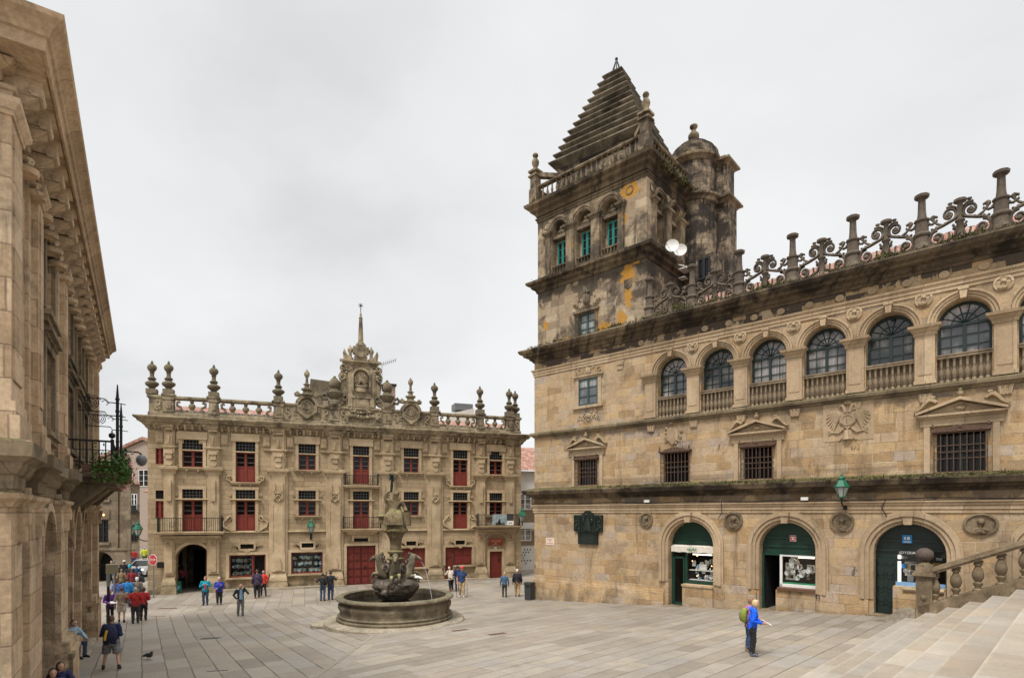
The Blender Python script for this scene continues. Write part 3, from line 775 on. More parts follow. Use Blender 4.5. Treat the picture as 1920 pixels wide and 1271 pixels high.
# carved shield over the second barred window; crowned double eagle between the third and fourth
def carved_panel(name, x0, x1, z0, z1, y, nblob, seed, par, mat, shield=True):
    m = MB(); rr = random.Random(seed); cx = (x0+x1)/2; w = x1-x0; h = z1-z0
    if shield:
        m.prism([(cx-.3*w, z1-.25*h), (cx+.3*w, z1-.25*h), (cx+.32*w, z0+.35*h), (cx, z0+.08*h), (cx-.32*w, z0+.35*h)], y-.09, y+.02)
    for k in range(nblob):
        a = rr.uniform(0, 2*PI); q = rr.uniform(.2, .5)
        X = cx+w*q*math.cos(a); Z = (z0+z1)/2+h*q*math.sin(a)
        m.ball((X, y-.03, Z), (rr.uniform(.05, .11)*w, .05+.04*rr.random(), rr.uniform(.04, .09)*h), 1, .5, 2.5, k)
    for k in range(6):
        X = cx+w*rr.uniform(-.4, .4); Z = (z0+z1)/2+h*rr.uniform(-.4, .4); q = rr.uniform(.08, .16)*w
        m.tube([(X+q*(1-a/13)*math.cos(a*.6+k), y-.07, Z+q*(1-a/13)*math.sin(a*.6+k)) for a in range(11)], .03, 5)
    return m.build(name, mat, par, 45)
carved_panel('carved_shield', 8.95, 9.95, 8.95, 10.2, 0, 26, 11, TR, 'treasury_trim')
m = MB(); c, z = 17.5, 9.5
m.box(c-.95, c+.95, -.02, .01, 8.6, 10.3)
m.prism([(c-.3, z+.32), (c+.3, z+.32), (c+.3, z-.1), (c, z-.45), (c-.3, z-.1)], -.12, 0)
m.ring(c, z-.02, .2, .25, -.15, -.05, 14, 0, 2*PI)
for s in (-1, 1):
    for k in range(9):
        a = math.radians(62-14*k); L = .55+.1*math.sin(k*.7)
        p = [(c+s*(.26+L*t*math.cos(a)*.95), -.04-.05*(1-t), z+.2-.3*t*t+L*t*math.sin(a)) for t in (0, .35, .7, 1)]
        m.tube(p, [.06, .06, .055, .03], 5)
    m.tube([(c+s*.08, -.09, z+.3), (c+s*.14, -.1, z+.5), (c+s*.2, -.1, z+.62), (c+s*.32, -.09, z+.58)], [.09, .07, .07, .03], 6)
    m.tube([(c+s*.15, -.06, z-.35), (c+s*.35, -.06, z-.55), (c+s*.62, -.05, z-.5)], [.09, .06, .04], 6)
    for k in range(3): m.tube([(c+s*.6, -.05, z-.5), (c+s*(.74), -.05, z-.42-.1*k)], .025, 5)
m.ball((c, -.06, z+.72), (.17, .07, .09), 2, .3, 3, 3); m.tube([(c, -.06, z-.45), (c, -.05, z-.85)], [.15, .22], 6)
for k in range(5): m.tube([(c, -.06, z-.5), (c+(k-2)*.16, -.04, z-.88)], .04, 5)
m.deepen(.85).build('eagle_relief', 'treasury_trim', TR, 45)
# little corbels and worn shields below the string course
m = MB()
for k in range(9):
    x = 8.2+2.4*k
    m.next(); m.prism([(x-.24, 10.22), (x+.24, 10.22), (x+.17, 9.86), (x-.17, 9.86)], -.07, .02)
    for s in (-.12, 0, .12): m.tube([(x+s*1.3, -.08, 10.2), (x+s, -.08, 9.88)], .04, 5)
build_each(m, 'corbel', 'treasury_trim', TR, 40)
m = MB(); m.prism([(6.0, 14.05), (6.55, 14.05), (6.45, 13.55), (6.1, 13.55)], -.05, .02); m.box(6.08, 6.5, -.09, -.03, 13.8, 13.9)
m.build('worn_corbel', 'treasury_trim', TR)

# ---- shop arches
aw = MB()
for c in doors:
    aw.next()
    for r0, r1, o in ((1.22, 1.36, .03), (1.36, 1.52, .09), (1.52, 1.66, .13), (1.66, 1.74, .07)):
        aw.ring(c, 3.84, r0, r1, -o, .02, 22)
        for s in (-1, 1): aw.box(min(c+s*r0, c+s*r1), max(c+s*r0, c+s*r1), -o, .02, 1.9, 3.84)
    aw.prism([(c-.13, 5.02), (c+.13, 5.02), (c+.19, 5.52), (c-.19, 5.52)], -.24, .0)
    aw.box(c-.2, c+.2, -.27, 0, 5.36, 5.47)
build_each(aw.deepen(1.6), 'shop_arch', 'treasury_trim', TR, 30)
# portrait medallions between the shop arches (each a carved roundel in a moulded ring)
def roundel(x, z, rx, rz, seed):
    m = MB(); m.ring(x, z, rx, rx+.09, -.1, .02, 26, 0, 2*PI, rz/rx); m.disc(x, z, rx+.02, rz+.02, -.03, .02, 24)
    q = min(rx, rz)
    m.ball((x, -.05, z-rz*.78), (rx*.66, .13, rz*.42), 2, .25, 2.5, seed); m.tube([(x, -.08, z-rz*.5), (x+.02, -.12, z)], q*.2, 8)
    m.ball((x+.02, -.13, z+q*.18), (q*.25, .14, q*.33), 2, .12, 3, seed+3); m.ball((x+.01, -.08, z+q*.3), (q*.34, .1, q*.34), 2, .3, 3, seed+5); m.tube([(x-rx*.4, -.14, z-rz*.7), (x, -.17, z-rz*.45), (x+rx*.4, -.14, z-rz*.75)], q*.07, 5)
    m.build('portrait_roundel', 'balustrade_stone', TR, 40)
roundel(7.92, 5.13, .3, .33, 1); roundel(12.62, 5.12, .36, .36, 2); roundel(17.28, 5.1, .38, .36, 3); roundel(21.9, 5.08, .44, .34, 4)
# shopfronts
def shopfront(c, zg, kind):
    y = .5; r = 1.21
    fan = MB()
    fan.add([(p[0], y, p[1]) for p in MB().outline(('a', c, r, 3.55, 3.84), 16)], [list(range(19))])
    col = 'green_paint' if kind < 2 else 'dark_green_paint'
    fr = fan.build('fanlight', col, TR)
    m = MB()
    for z in (3.55, 3.95, 4.35): m.box(c-r+.02, c+r-.02 if z < 4 else c+.9, y-.07, y, z-.05, z+.05)
    m.box(c-r, c-r+.1, y-.1, y, zg, 3.6); m.box(c+r-.08, c+r, y-.1, y, zg+1, 3.6)
    xd = c-r+(.8, .84, .72)[kind]
    m.box(xd-.06, xd+.06, y-.1, y, zg, 3.6)
    m.build('shop_frame', col, TR)
    return xd, y
# first shop: awning, open glazed door, lit window
xd, y = shopfront(10.4, .55, 0)
room = MB(); room.box(9.25, 11.55, .6, 3.6, .55, 3.7); room.f = [f for i, f in enumerate(room.f) if i != 2]; room.build('shop_interior', 'shop_dark', TR)
m = MB(); m.box(xd, 11.6, -.06, .5, -.3, 1.72); m.box(xd-.03, 11.62, -.12, .5, 1.72, 1.82)
m.build('window_apron', 'treasury_ashlar', TR)
sw = MB().quad((xd+.07, .45, 1.95), (11.55, .45, 1.95), (11.55, .45, 3.4), (xd+.07, .45, 3.4)).build('shop_window', 'shop_glass', TR)
m = MB(); m.box(xd, 11.6, .38, .5, 1.82, 1.97); m.build('window_frame', 'green_paint', sw)
m = MB(); m.box(9.3, 9.38, .36, .42, .65, 3.2); m.box(9.84, 9.92, .36, .42, .65, 3.2); m.box(9.3, 9.92, .36, .42, 3.1, 3.2); m.box(9.3, 9.92, .36, .42, .65, .8)
m.build('shop_door', 'green_paint', TR)
def display(x0, x1, z0, z1, y, seed, mats=('silver', 'display_white'), n=22, shelf=None):
    rr = random.Random(seed); a, b = MB(), MB(); g = MB()
    for k in range(n):
        x = rr.uniform(x0+.12, x1-.12); z = rr.uniform(z0, z1-.2); t = rr.random(); yy = y+rr.uniform(.05, .25)
        if t < .3: a.lathe([(.02, 0), (.11, .01), (.13, .03), (.12, .05), (0, .03)], (0, 0, 0), 14)  # plate, turned to face the street
        if t < .3:
            q = len(a.v)-70
            M = Matrix.Translation((x, yy, z+.12)) @ Matrix.Rotation(PI/2-.2, 4, 'X')
            a.v[q:] = [tuple(M @ Vector(v)) for v in a.v[q:]]
        elif t < .55: b.box(x-.09, x+.09, yy, yy+.02, z, z+.22); a.ring(x, z+.11, .05, .065, yy-.012, yy, 10, 0, 2*PI)
        elif t < .8: a.lathe([(.04, 0), (.015, .03), (.015, .08), (.055, .12), (.05, .2), (.02, .23), (.0, .26)], (x, yy, z), 9)
        elif t < .9: g.box(x-.07, x+.07, yy, yy+.12, z, z+.1)
        else: g.lathe([(.02, 0), (.05, .06), (.03, .14), (.05, .2)], (x, yy, z), 8)
    out = [a.mesh('silverware', mats[0], 40), b.mesh('display_card', mats[1]), g.mesh('gilt_ware', rr.choice(['brass_glow', 'wood_brown', 'display_blue', 'brass_glow']), 40)]
    return out
def put_display(par, *a, **k):
    for q in display(*a, **k): link(q.name.split('.')[0], q, par)
put_display(sw, xd+.1, 11.5, 2.0, 3.1, .55, 3, n=26)
m = MB(); m.box(xd+.1, 11.55, .55, .85, 2.0, 2.03); m.box(xd+.1, 11.55, .55, .85, 2.5, 2.53); m.box(10.6, 11.0, .62, .66, 2.55, 2.85); m.build('display_shelf', 'display_white', sw)
m = MB()
for p in ((10.42, .8, 3.25), (10.42, .8, 2.2), (11.15, .9, 2.75), (11.3, .9, 3.1), (11.1, .95, 3.05), (9.8, 1.6, 2.9)): m.next(); m.ball(p, .035, 1)
build_each(m, 'bulb', 'warm_bulb', TR)
aw = MB(); aw.add([(9.24+2.34*i/24, .22+.02*math.sin(i*1.9), z+(.015*math.sin(i*1.1) if z < 3.5 else 0)) for z in (3.45, 3.74) for i in range(25)], [[i, i+1, 26+i, 25+i] for i in range(24)])
aw.quad((9.24, .22, 3.74), (11.58, .22, 3.74), (11.58, .45, 3.82), (9.24, .45, 3.82))
an = aw.build('awning', 'cream_cloth', TR)
m = MB()
px = [(10.15+.045*k, .19, 3.58+(.07 if k % 3 == 1 else .0)+(.02*math.sin(k*2.1))) for k in range(12)]
m.tube(px, .018, 4); m.tube([(10.3, .19, 3.5), (10.28, .19, 3.68)], .016, 4); m.tube([(10.48, .19, 3.58), (10.48, .19, 3.72)], .016, 4)
m.build('awning_lettering', 'display_green', an)
# second shop: dark doorway, white framed window of silverware
xd, y = shopfront(doors[1], .9, 1)
room = MB(); room.box(13.9, 16.2, .6, 3.4, .8, 3.6); room.f = [f for i, f in enumerate(room.f) if i != 2]; room.build('shop_interior', 'dark_room', TR)
m = MB(); m.box(xd-.08, 16.25, -.06, .5, .3, 1.95); m.build('window_apron', 'treasury_ashlar', TR)
m = MB(); m.box(xd, 16.25, -.16, .45, 1.95, 2.07); m.build('window_sill', 'wood_brown', TR)
sw = MB().quad((xd+.07, .42, 2.2), (16.2, .42, 2.2), (16.2, .42, 3.5), (xd+.07, .42, 3.5)).build('shop_window', 'shop_glass', TR)
m = MB(); m.box(xd-.02, xd+.08, .34, .44, 2.07, 3.55); m.box(xd, 16.22, .34, .44, 2.07, 2.2); m.box(xd, 16.22, .36, .44, 3.48, 3.54); m.build('window_frame', 'white_paint', sw)
m = MB(); m.box(xd+.08, 16.2, .5, .9, 2.2, 2.24); m.box(xd+.08, 16.2, .44, .46, 2.2, 2.28); m.build('display_shelf', 'display_green', sw)
put_display(sw, xd+.1, 16.1, 2.25, 3.35, .5, 8, n=30)
m = MB()
for x, z in ((14.98, 3.0), (15.05, 2.55), (15.2, 3.3), (15.9, 2.95)):
    m.next(); m.box(x-.17, x+.17, .62, .65, z-.17, z-.1); m.box(x-.17, x+.17, .62, .65, z+.1, z+.17); m.box(x-.17, x-.1, .62, .65, z-.1, z+.1); m.box(x+.1, x+.17, .62, .65, z-.1, z+.1)
build_each(m, 'picture_frame', 'silver', sw)
m = MB(); m.box(xd+.08, 16.2, 1.2, 1.25, 2.1, 3.6); m.build('display_backing', 'shop_dark', sw)
# third shop: shut panelled door, busy window with a jeweller's sign
xd, y = shopfront(doors[2], 1.15, 2)
m = MB(); m.box(18.45, xd, .4, .48, 1.1, 3.55)
for i in range(2):
    for k in range(4):
        a = 18.53+i*.31; b = 1.22+k*.56; m.box(a, a+.25, .375, .41, b, b+.08); m.box(a, a+.25, .375, .41, b+.4, b+.48); m.box(a, a+.05, .375, .41, b, b+.48); m.box(a+.2, a+.25, .375, .41, b, b+.48)
m.build('shop_door', 'dark_green_paint', TR)
m = MB(); m.box(xd-.05, 20.85, -.06, .5, .8, 2.5); m.build('window_apron', 'treasury_ashlar', TR)
m = MB(); m.tube([(xd+.3, -.06, 2.42), (20.8, -.06, 2.42)], .1, 8); m.build('window_sill', 'treasury_trim', TR)
sw = MB().quad((xd+.07, .42, 2.62), (20.8, .42, 2.62), (20.8, .42, 3.95), (xd+.07, .42, 3.95)).build('shop_window', 'shop_glass', TR)
m = MB(); m.box(xd, 20.83, .3, .44, 2.5, 2.66); m.build('window_ledge', 'display_blue', sw)
m = MB(); m.box(xd+.06, xd+.16, .45, .5, 2.65, 3.75); m.build('tube_light', 'tube_light', sw)
put_display(sw, xd+.2, 20.7, 2.68, 3.7, .5, 12, n=36)
m = MB()
for x, z, r in ((19.6, 3.25, .13), (20.55, 3.5, .2), (20.2, 3.35, .15)): m.lathe([(0, 0), (r, .0), (r*1.1, .03), (0, .05)], (0, 0, 0), 14); M = Matrix.Translation((x, .6, z)) @ Matrix.Rotation(PI/2, 4, 'X'); m.v[-56:] = [tuple(M @ Vector(v)) for v in m.v[-56:]]
m.build('gilt_plate', 'brass_glow', sw)
m = MB().ball((19.42, .55, 3.3), (.13, .05, .11), 2).build('blue_sign', 'sign_blue', sw)
m = MB(); m.box(19.62, 19.86, .52, .55, 3.1, 3.42); m.box(19.3, 19.55, .5, .53, 3.6, 3.72); m.box(19.55, 19.75, .5, .56, 2.68, 2.95); m.box(20.5, 20.7, .5, .53, 3.5, 3.7); build_each(m, 'display_card', 'display_white', sw)
m = MB(); m.box(19.66, 19.82, .5, .52, 3.16, 3.36); m.build('picture', 'shop_dark', sw)
m = MB(); m.box(xd+.06, 20.8, 1.3, 1.35, 2.5, 4.0); m.box(xd+.06, 20.8, .5, 1.3, 2.6, 2.64); m.build('display_backing', 'shop_dark', sw)
link('lettering', text_mesh('JOYERIA-P', .15, MATS['display_white'], .01, 'LEFT'), sw, (xd+.12, .38, 3.86))
# fittings behind the glass that light the window displays
for c, zz in ((10.7, 3.3), (15.5, 3.4), (19.95, 3.85)):
    m = MB(); m.box(c-.5, c+.5, .75, .85, zz, zz+.05); m.build('display_lamp', 'shop_light', TR)
# cable along the entablature with white boxes
m = MB(); m.tube([(x, -.22, 6.06+.03*math.sin(x*1.3)) for x in [i*.5 for i in range(54)]], .018, 5)
m.tube([(12.1, -.2, 6.04), (12.1, -.16, 5.5), (11.9, -.14, 5.2)], .018, 5); m.tube([(18.9, -.2, 6.04), (18.75, -.16, 5.7), (18.95, -.14, 5.3)], .018, 5); m.build('cable', 'iron', TR)
for x in (7.9, 15.7): MB().box(x, x+.3, -.26, -.14, 6.06, 6.2).build('junction_box', 'white_paint', TR)
# doorsteps
for k, (c, z) in enumerate(((9.75, .62), (14.4, .93), (18.95, 1.25))):
    m = MB(); m.box(c-.75, c+.65, -.3, .5, z-.5, z+.03)
    if k == 2: m.box(c-.95, c+.85, -.75, -.3, z-.7, z-.12)
    m.build('doorstep', 'balustrade_stone', TR)

# ---- cresting along the roof edge
def post(tall):
    if tall: return [(.34, 0), (.34, .06), (.29, .08), (.27, .5), (.31, .53), (.33, .6), (.3, .66), (.23, .7), (.22, 1.12), (.27, 1.15), (.27, 1.21), (.17, 1.25), (.14, 1.5), (.125, 2.0), (.15, 2.04), (.25, 2.1), (.26, 2.2), (.2, 2.24), (.0, 2.25)]
    return [(.16, 0), (.15, .06), (.12, .1), (.115, .72), (.16, .76), (.16, .82), (.105, .86), (.085, 1.42), (.11, 1.46), (.21, 1.52), (.21, 1.61), (.15, 1.64), (0, 1.65)]
tm = MB().lathe(post(True), n=16, flute=1, fa=-.05).mesh('cresting_post', 'cresting_stone', 50)
sm = MB().lathe(post(False), n=10).mesh('cresting_post', 'cresting_stone', 50)
def scroll_panel():
    m = MB()
    def spiral(cx, cz, r, turns, a0, s, rad, squash=1.):
        n = int(14*turns)
        return [(cx+s*r*(1-.72*i/n)*math.cos(a0+turns*2*PI*i/n), 0, cz+squash*r*(1-.72*i/n)*math.sin(a0+turns*2*PI*i/n)) for i in range(n+1)]
    def tube(p, r):
        m.tube(p, [(r*.95, r*2)]*len(p), 6)
    # big S from the foot of the tall post (x=0) up to the short post (x=1.2)
    tube(spiral(.42, .30, .27, 1.35, PI*.5, 1, .05)[::-1], .05)
    tube([(.42, 0, .57), (.2, 0, .5), (.12, 0, .32), (.2, 0, .1), (.38, 0, .03)], .05)
    tube([(.12, 0, .36), (.3, 0, .6), (.6, 0, .68), (.95, 0, .8), (1.08, 0, .92)], .055)
    tube(spiral(.78, .99, .25, 1.3, -PI*.45, 1, .05), .05)
    tube([(.97, 0, .8), (1.07, 0, .95), (1.03, 0, 1.15), (.88, 0, 1.25), (.7, 0, 1.24)], .05)
    tube([(.6, 0, .68), (.42, 0, .78), (.25, 0, .98), (.3, 0, 1.08), (.42, 0, 1.02)], .045)
    tube([(.42, 0, .92), (.26, 0, .82), (.1, 0, .86)], .045)
    tube([(.75, 0, .1), (.95, 0, .22), (1.02, 0, .45), (.9, 0, .62)], .045); tube([(.62, 0, .04), (.8, 0, .2), (.78, 0, .4)], .04)
    for x, z, r in ((.42, .3, .13), (.78, .99, .12), (.28, 1.02, .1), (.12, .88, .08), (.6, .12, .07), (.95, .5, .08)): m.ball((x, 0, z), (r, .09, r), 1, .4, 3, x)
    m.lathe([(.05, 0), (.04, .05), (.08, .09), (.08, .13), (0, .14)], (.82, 0, 1.25), 8)
    for k in range(5): m.ball((.25+.14*k, 0, .64+.03*k), (.055, .1, .05), 1)
    return m
def taller(q): q.v = [(x, y, z*1.14) for x, y, z in q.v]; return q
spm = taller(scroll_panel()).mesh('scroll_panel', 'cresting_stone', 60)
q = taller(scroll_panel()); q.v = [(-x, y, z) for x, y, z in q.v]; spr = q.mesh('scroll_panel', 'cresting_stone', 60)
for k in range(10):
    x = 8.05+2.405*k
    link('cresting_post', tm, TR, (x, .1, 15.97)); link('cresting_post', sm, TR, (x+1.2, .1, 15.97))
    link('scroll_panel', spm, TR, (x+.08, .1, 15.97)); link('scroll_panel', spr, TR, (x+2.405-.1, .1, 15.97))
m = MB(); m.box(7.9, 32, -.02, .22, 15.9, 15.985); m.build('cresting_kerb', 'treasury_cornice', TR)

# ================================================================== TOWER
TW = fthing('stepped_tower', 'square weathered stone tower with three arched windows and a stepped pyramid roof', 'tower', FT, 0, 0, 15.6)
TZ = -15.6
def tz(m): m.v = [(a, b, c+TZ) for a, b, c in m.v]; return m
x0, x1, y0, y1 = .1, 7.8, .22, 8.0
ac = [1.78, 3.62, 5.44]
ops = [('r', 3.28, 4.42, 15.98, 17.36)]+[('a', c, .6, 20.3, 22.94) for c in ac]
m = MB(); m.wall(x0, x1, 15.6, 24.3, ops, y0)
m.reveal(ops[0], y0, y0+.3)
for o in ops[1:]: m.reveal(o, y0, y0+.5); m.back(('a', o[1], .6, 20.85, 22.94), y0+.52) 
side = MB(); sops = [('a', c, .6, 20.3, 22.94) for c in (1.55, 3.3, 5.05)]
side.wall(0, y1-y0, 15.6, 24.3, sops, 0); [side.reveal(o, 0, .5) for o in sops]; [side.back(o, .5) for o in sops]
side.v = [(x1-b, y0+a, c) for a, b, c in side.v]; m.add(side.v, side.f)
m.quad((x0, y0, 15.6), (x0, y1, 15.6), (x0, y1, 24.3), (x0, y0, 24.3)); m.quad((x0, y1, 15.6), (x1, y1, 15.6), (x1, y1, 24.3), (x0, y1, 24.3))
m.quad((x0, y0, 24.3), (x1, y0, 24.3), (x1, y1, 24.3), (x0, y1, 24.3))
tz(m).build('tower_wall', 'tower_ashlar', TW)
sq = [(x0, y1), (x0, y0), (x1, y0), (x1, y1)]
m = MB(); m.sweep(sq, cornice_prof(19.45, [(.06, 19.45), (.12, 19.62), (.3, 19.72), (.34, 19.86), (.55, 19.95), (.58, 20.1), (.0, 20.28)], 20.28), closed=True)
m.sweep(sq, cornice_prof(24.3, [(.08, 24.3), (.16, 24.5), (.36, 24.6), (.4, 24.75), (.62, 24.86), (.66, 25.02), (.1, 25.2)], 25.2), closed=True)
m.sweep(sq, cornice_prof(23.95, [(.05, 23.95), (.05, 24.05), (.12, 24.12), (.12, 24.2)], 24.2), closed=True)
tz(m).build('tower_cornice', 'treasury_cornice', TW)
def tower_trim(cs, fx):
    m = MB()
    pil = [(cs[0]-.98, cs[0]-.62)]+[((a+b)/2-.3, (a+b)/2+.3) for a, b in zip(cs, cs[1:])]+[(cs[-1]+.62, cs[-1]+.98)]
    for a, b in pil:
        m.next(); m.box(a, b, -.14, .02, 20.28, 22.72); m.box(a-.05, b+.05, -.18, .02, 20.28, 20.42)
        m.sweep([(a, .02), (a, -.14), (b, -.14), (b, .02)], [(-.05, 22.72), (.02, 22.72), (.05, 22.82), (.14, 22.88), (.16, 23.0), (0, 23.03), (-.05, 23.03)])
        m.box(a+.02, b-.02, -.12, .02, 22.72, 23.02)
    for c in cs:
        m.next(); m.ring(c, 22.98, .62, .74, -.06, .02, 16); m.ring(c, 22.98, .74, .88, -.11, .02, 16)
        m.box(c-.58, c+.58, .1, .5, 22.55, 22.75)
        m.ball((c, .32, 22.95), (.26, .14, .2), 2, .25, 3, c); m.ball((c, .28, 23.2), (.12, .12, .15), 2, .2, 3, c)
        m.box(c-.58, c+.58, .08, .2, 20.8, 20.88)
        for k in range(5): m.lathe([(.05, 0), (.03, .05), (.06, .2), (.03, .36), (.05, .5)], (c-.44+.22*k, .14, 20.3), 6)
        m.box(c-.58, c+.58, .22, .3, 20.3, 20.8)
    for c in [cs[0]-.95, cs[-1]+1.3]: m.next(); m.ring(c, 23.55, .2, .25, -.04, .02, 14, 0, 2*PI)
    m.v = [fx(*p) for p in m.v]; return m
build_each(tz(tower_trim(ac, lambda a, b, c: (a, b+y0, c))), 'tower_dressing', 'tower_trim', TW, 35)
build_each(tz(tower_trim([1.55, 3.3, 5.05], lambda a, b, c: (x1-b, y0+a, c))), 'tower_dressing', 'tower_trim', TW, 35)
for c in ac:
    w = light_window(TW, c-.38, c+.38, 20.95+TZ, 22.42+TZ, y0+.42, 'dark_glass', 'teal_paint', 2, 3, .1)
light_window(TW, 3.3, 4.4, 16+TZ, 17.34+TZ, y0+.1, 'curtain_glass', 'grey_green_paint', 2, 3)
m = MB(); m.box(3.05, 3.28, y0-.05, y0+.02, 15.9, 17.4); m.box(4.42, 4.65, y0-.05, y0+.02, 15.9, 17.4); m.box(2.95, 4.75, y0-.16, y0+.02, 17.4, 17.55)
scrolls(m, 3.85, 17.6, 1.9, .9, y0, 8, 9); m.ball((3.85, y0-.05, 18.2), (.28, .1, .3), 2, .35, 3, 4); m.ball((3.85, y0-.05, 18.6), (.2, .08, .12), 2, .35, 3, 8)
m.prism([(6.4, 18.6), (6.9, 18.6), (6.9, 18.2), (6.65, 18.0), (6.4, 18.2)], y0-.03, y0+.02)
tz(m).build('window_surround', 'tower_trim', TW, 40)
# balustrade
bx0, bx1, by0, by1 = 0., 7.82, .1, 8.0
tb = MB().lathe([(.09, 0), (.05, .05), (.05, .1), (.085, .3), (.05, .5), (.04, .62), (.07, .68), (.07, .75)], n=7).mesh('baluster', 'tower_trim', 50)
n = 19
for i in range(n):
    t = .62+i*(bx1-bx0-1.24)/(n-1)
    link('baluster', tb, TW, (bx0+t, by0, 25.28+TZ)); link('baluster', tb, TW, (bx1, by0+t, 25.28+TZ)); link('baluster', tb, TW, (bx0, by0+t, 25.28+TZ))
bq = [(bx0, by1), (bx0, by0), (bx1, by0), (bx1, by1)]
m = MB(); m.sweep(bq, [(-.14, 25.18), (.14, 25.18), (.14, 25.28), (-.14, 25.28)], closed=True); m.sweep(bq, [(-.13, 26.03), (.1, 26.03), (.17, 26.1), (.17, 26.17), (-.14, 26.19)], closed=True)
for cx, cy in bq: m.cbox((cx, cy, 25.65), (.3, .3, .42))
tz(m).build('balustrade', 'tower_trim', TW)
fin = [(.3, 0), (.3, .12), (.2, .16), (.16, .3), (.27, .5), (.29, .66), (.2, .85), (.1, .93), (.19, 1.02), (.23, 1.12), (.18, 1.22), (0, 1.26)]
for cx, cy in bq:
    m = MB(); m.cbox((cx, cy, 26.5), (.24, .24, .36)); m.box(cx-.34, cx+.34, cy-.34, cy+.34, 26.84, 26.94)
    m.cbox((cx, cy, 27.04), (.22, .22, .11)); m.box(cx-.34, cx+.34, cy-.34, cy+.34, 27.14, 27.26)
    d = Vector((3.6-cx, 3.9-cy)); d.normalize()
    a = Vector((cx, cy)); b = a+d*1.5; pn = Vector((-d.y, d.x))*.16
    m.plan([tuple(a+pn), tuple(a-pn), tuple(b-pn), tuple(b+pn)], 26.86, 27.14)
    m.lathe([(r*.82, z*.92) for r, z in fin], (cx, cy, 27.24), 12)
    tz(m).build('pinnacle', 'tower_trim', TW, 40)
# stepped pyramid
m = MB(); pc = (3.62, 3.92)
m.cbox((pc[0], pc[1], 26.2), (2.75, 2.75, 1.1), .09)
tz(m).build('roof_drum', 'turret_stone', TW)
m = MB(); N = 12
for k in range(N):
    z = 27.2+k*.535; a = 3.2-k*.228
    rj = random.Random(k)
    o = a-.32
    poly = []
    q = MB().lathe([((a-.5)*1.4142, z-.12), ((a-.46)*1.4142, z+.12), (a*1.4142, z+.4), (a*1.4142, z+.47), ((a-.26)*1.4142, z+.55)], (0, 0, 0), 4, sq=True)
    q.move(Matrix.Translation((pc[0]+rj.uniform(-.02, .02), pc[1]+rj.uniform(-.02, .02), 0)) @ Matrix.Rotation(.09, 4, 'Z')); m.add(q.v, q.f)
tz(m).build('stepped_roof', 'roof_stone', TW)
m = MB(); top = (pc[0], pc[1], 34.75)
for i in range(6): a = i*PI/3; m.tube([(pc[0]+.42*math.cos(a), pc[1]+.42*math.sin(a), 33.55), top], .035, 5)
m.ball(top, .1, 2); tz(m).build('iron_finial', 'iron', TW)
# satellite dishes and their bracket
def dish(x, y, z, label):
    o = fthing('satellite_dish', label, 'satellite dish', FT, x, y, z, 'satellite dishes on the tower side')
    m = MB(); n = 16; vs = []; 
    m.lathe([(0, .0), (.16, .02), (.29, .07), (.36, .13), (.37, .14), (.29, .09), (.16, .045), (0, .03)], n=18)
    m.move(Vector((.45, -.87, .12)).to_track_quat('Z', 'Y').to_matrix().to_4x4()); m.v = [(a, b, c+.55) for a, b, c in m.v]; m.build('reflector', 'white_paint', o, 50)
    m = MB(); m.tube([(0, .1, 0), (0, .12, .5)], .025, 6); m.tube([(-.0, -.1, .25), (-.1, -.5, .55)], .012, 5); m.ball((-.1, -.5, .55), .045, 1); m.box(-.12, .12, .02, .22, -.02, .02); m.build('mast', 'lead_grey', o)
dish(8.35, 2.15, 20.0, 'round white satellite dish on the tower side, left of the pair'); dish(8.35, 3.15, 20.1, 'round white satellite dish on the tower side, right of the pair')
m = MB(); m.tube([(8.2, 3.1, 19.9), (8.7, 2.9, 19.6), (8.7, 3.6, 19.6)], .03, 5); m.box(8.2, 8.8, 3.2, 4.0, 19.62, 19.68); m.box(8.1, 8.5, 3.4, 3.9, 19.2, 19.24); tz(m).build('dish_bracket', 'white_paint', TW)

# ================================================================== TURRET
TU = fthing('round_turret', 'round weathered stone stair turret with a ribbed dome beside the tower', 'turret', FT, 7.75, 6.3, 15.6)
m = MB(); m.lathe([(1.42, 0), (1.42, 8.95)], n=32); m.lathe([(1.36, 9.3), (1.36, 11.45)], n=32)
m.build('turret_wall', 'turret_stone', TU, 60)
m = MB(); m.lathe([(1.36, 8.75), (1.52, 8.8), (1.56, 8.95), (1.74, 9.05), (1.74, 9.17), (1.36, 9.35)], n=32)
m.next(); m.lathe([(1.3, 11.25), (1.42, 11.3), (1.48, 11.42), (1.64, 11.5), (1.66, 11.62), (1.56, 11.7)], n=32); build_each(m, 'turret_band', 'tower_trim', TU, 40)
m = MB(); dp = []
for k in range(5):
    r = 1.56*math.cos(k*.3); dp += [(r, 11.68+k*.29), (r*.99, 11.68+k*.29+.2), (1.5*math.cos(k*.3+.12), 11.68+k*.29+.24)]
dp += [(.3, 13.15), (0, 13.18)]
m.lathe(dp, n=32); m.build('dome', 'turret_stone', TU, 35)
MB().lathe([(.28, 0), (.2, .1), (.34, .32), (.33, .48), (.15, .7), (.12, .8), (.24, .95), (.24, 1.05), (0, 1.12)], (0, 0, 13.1), 12).build('finial', 'tower_trim', TU, 40)
PR = fthing('corner_pier', 'square blackened stone pier with moulded bands standing right of the round turret', 'pier', FT, 9.05, 7.2, 15.6)
m = MB(); m.cbox((0, 0, 4.4), (.78, .7, 4.5)); m.cbox((0, 0, 10.05), (.66, .6, 1.35)); m.build('shaft', 'turret_stone', PR)
m = MB()
for z, a in ((8.75, .76), (11.1, .63)):
    m.next(); sqq = [(-a, a), (-a, -a), (a, -a), (a, a)]
    m.sweep(sqq, [(-.2, z), (.02, z), (.1, z+.12), (.3, z+.22), (.3, z+.34), (-.2, z+.5)], closed=True)
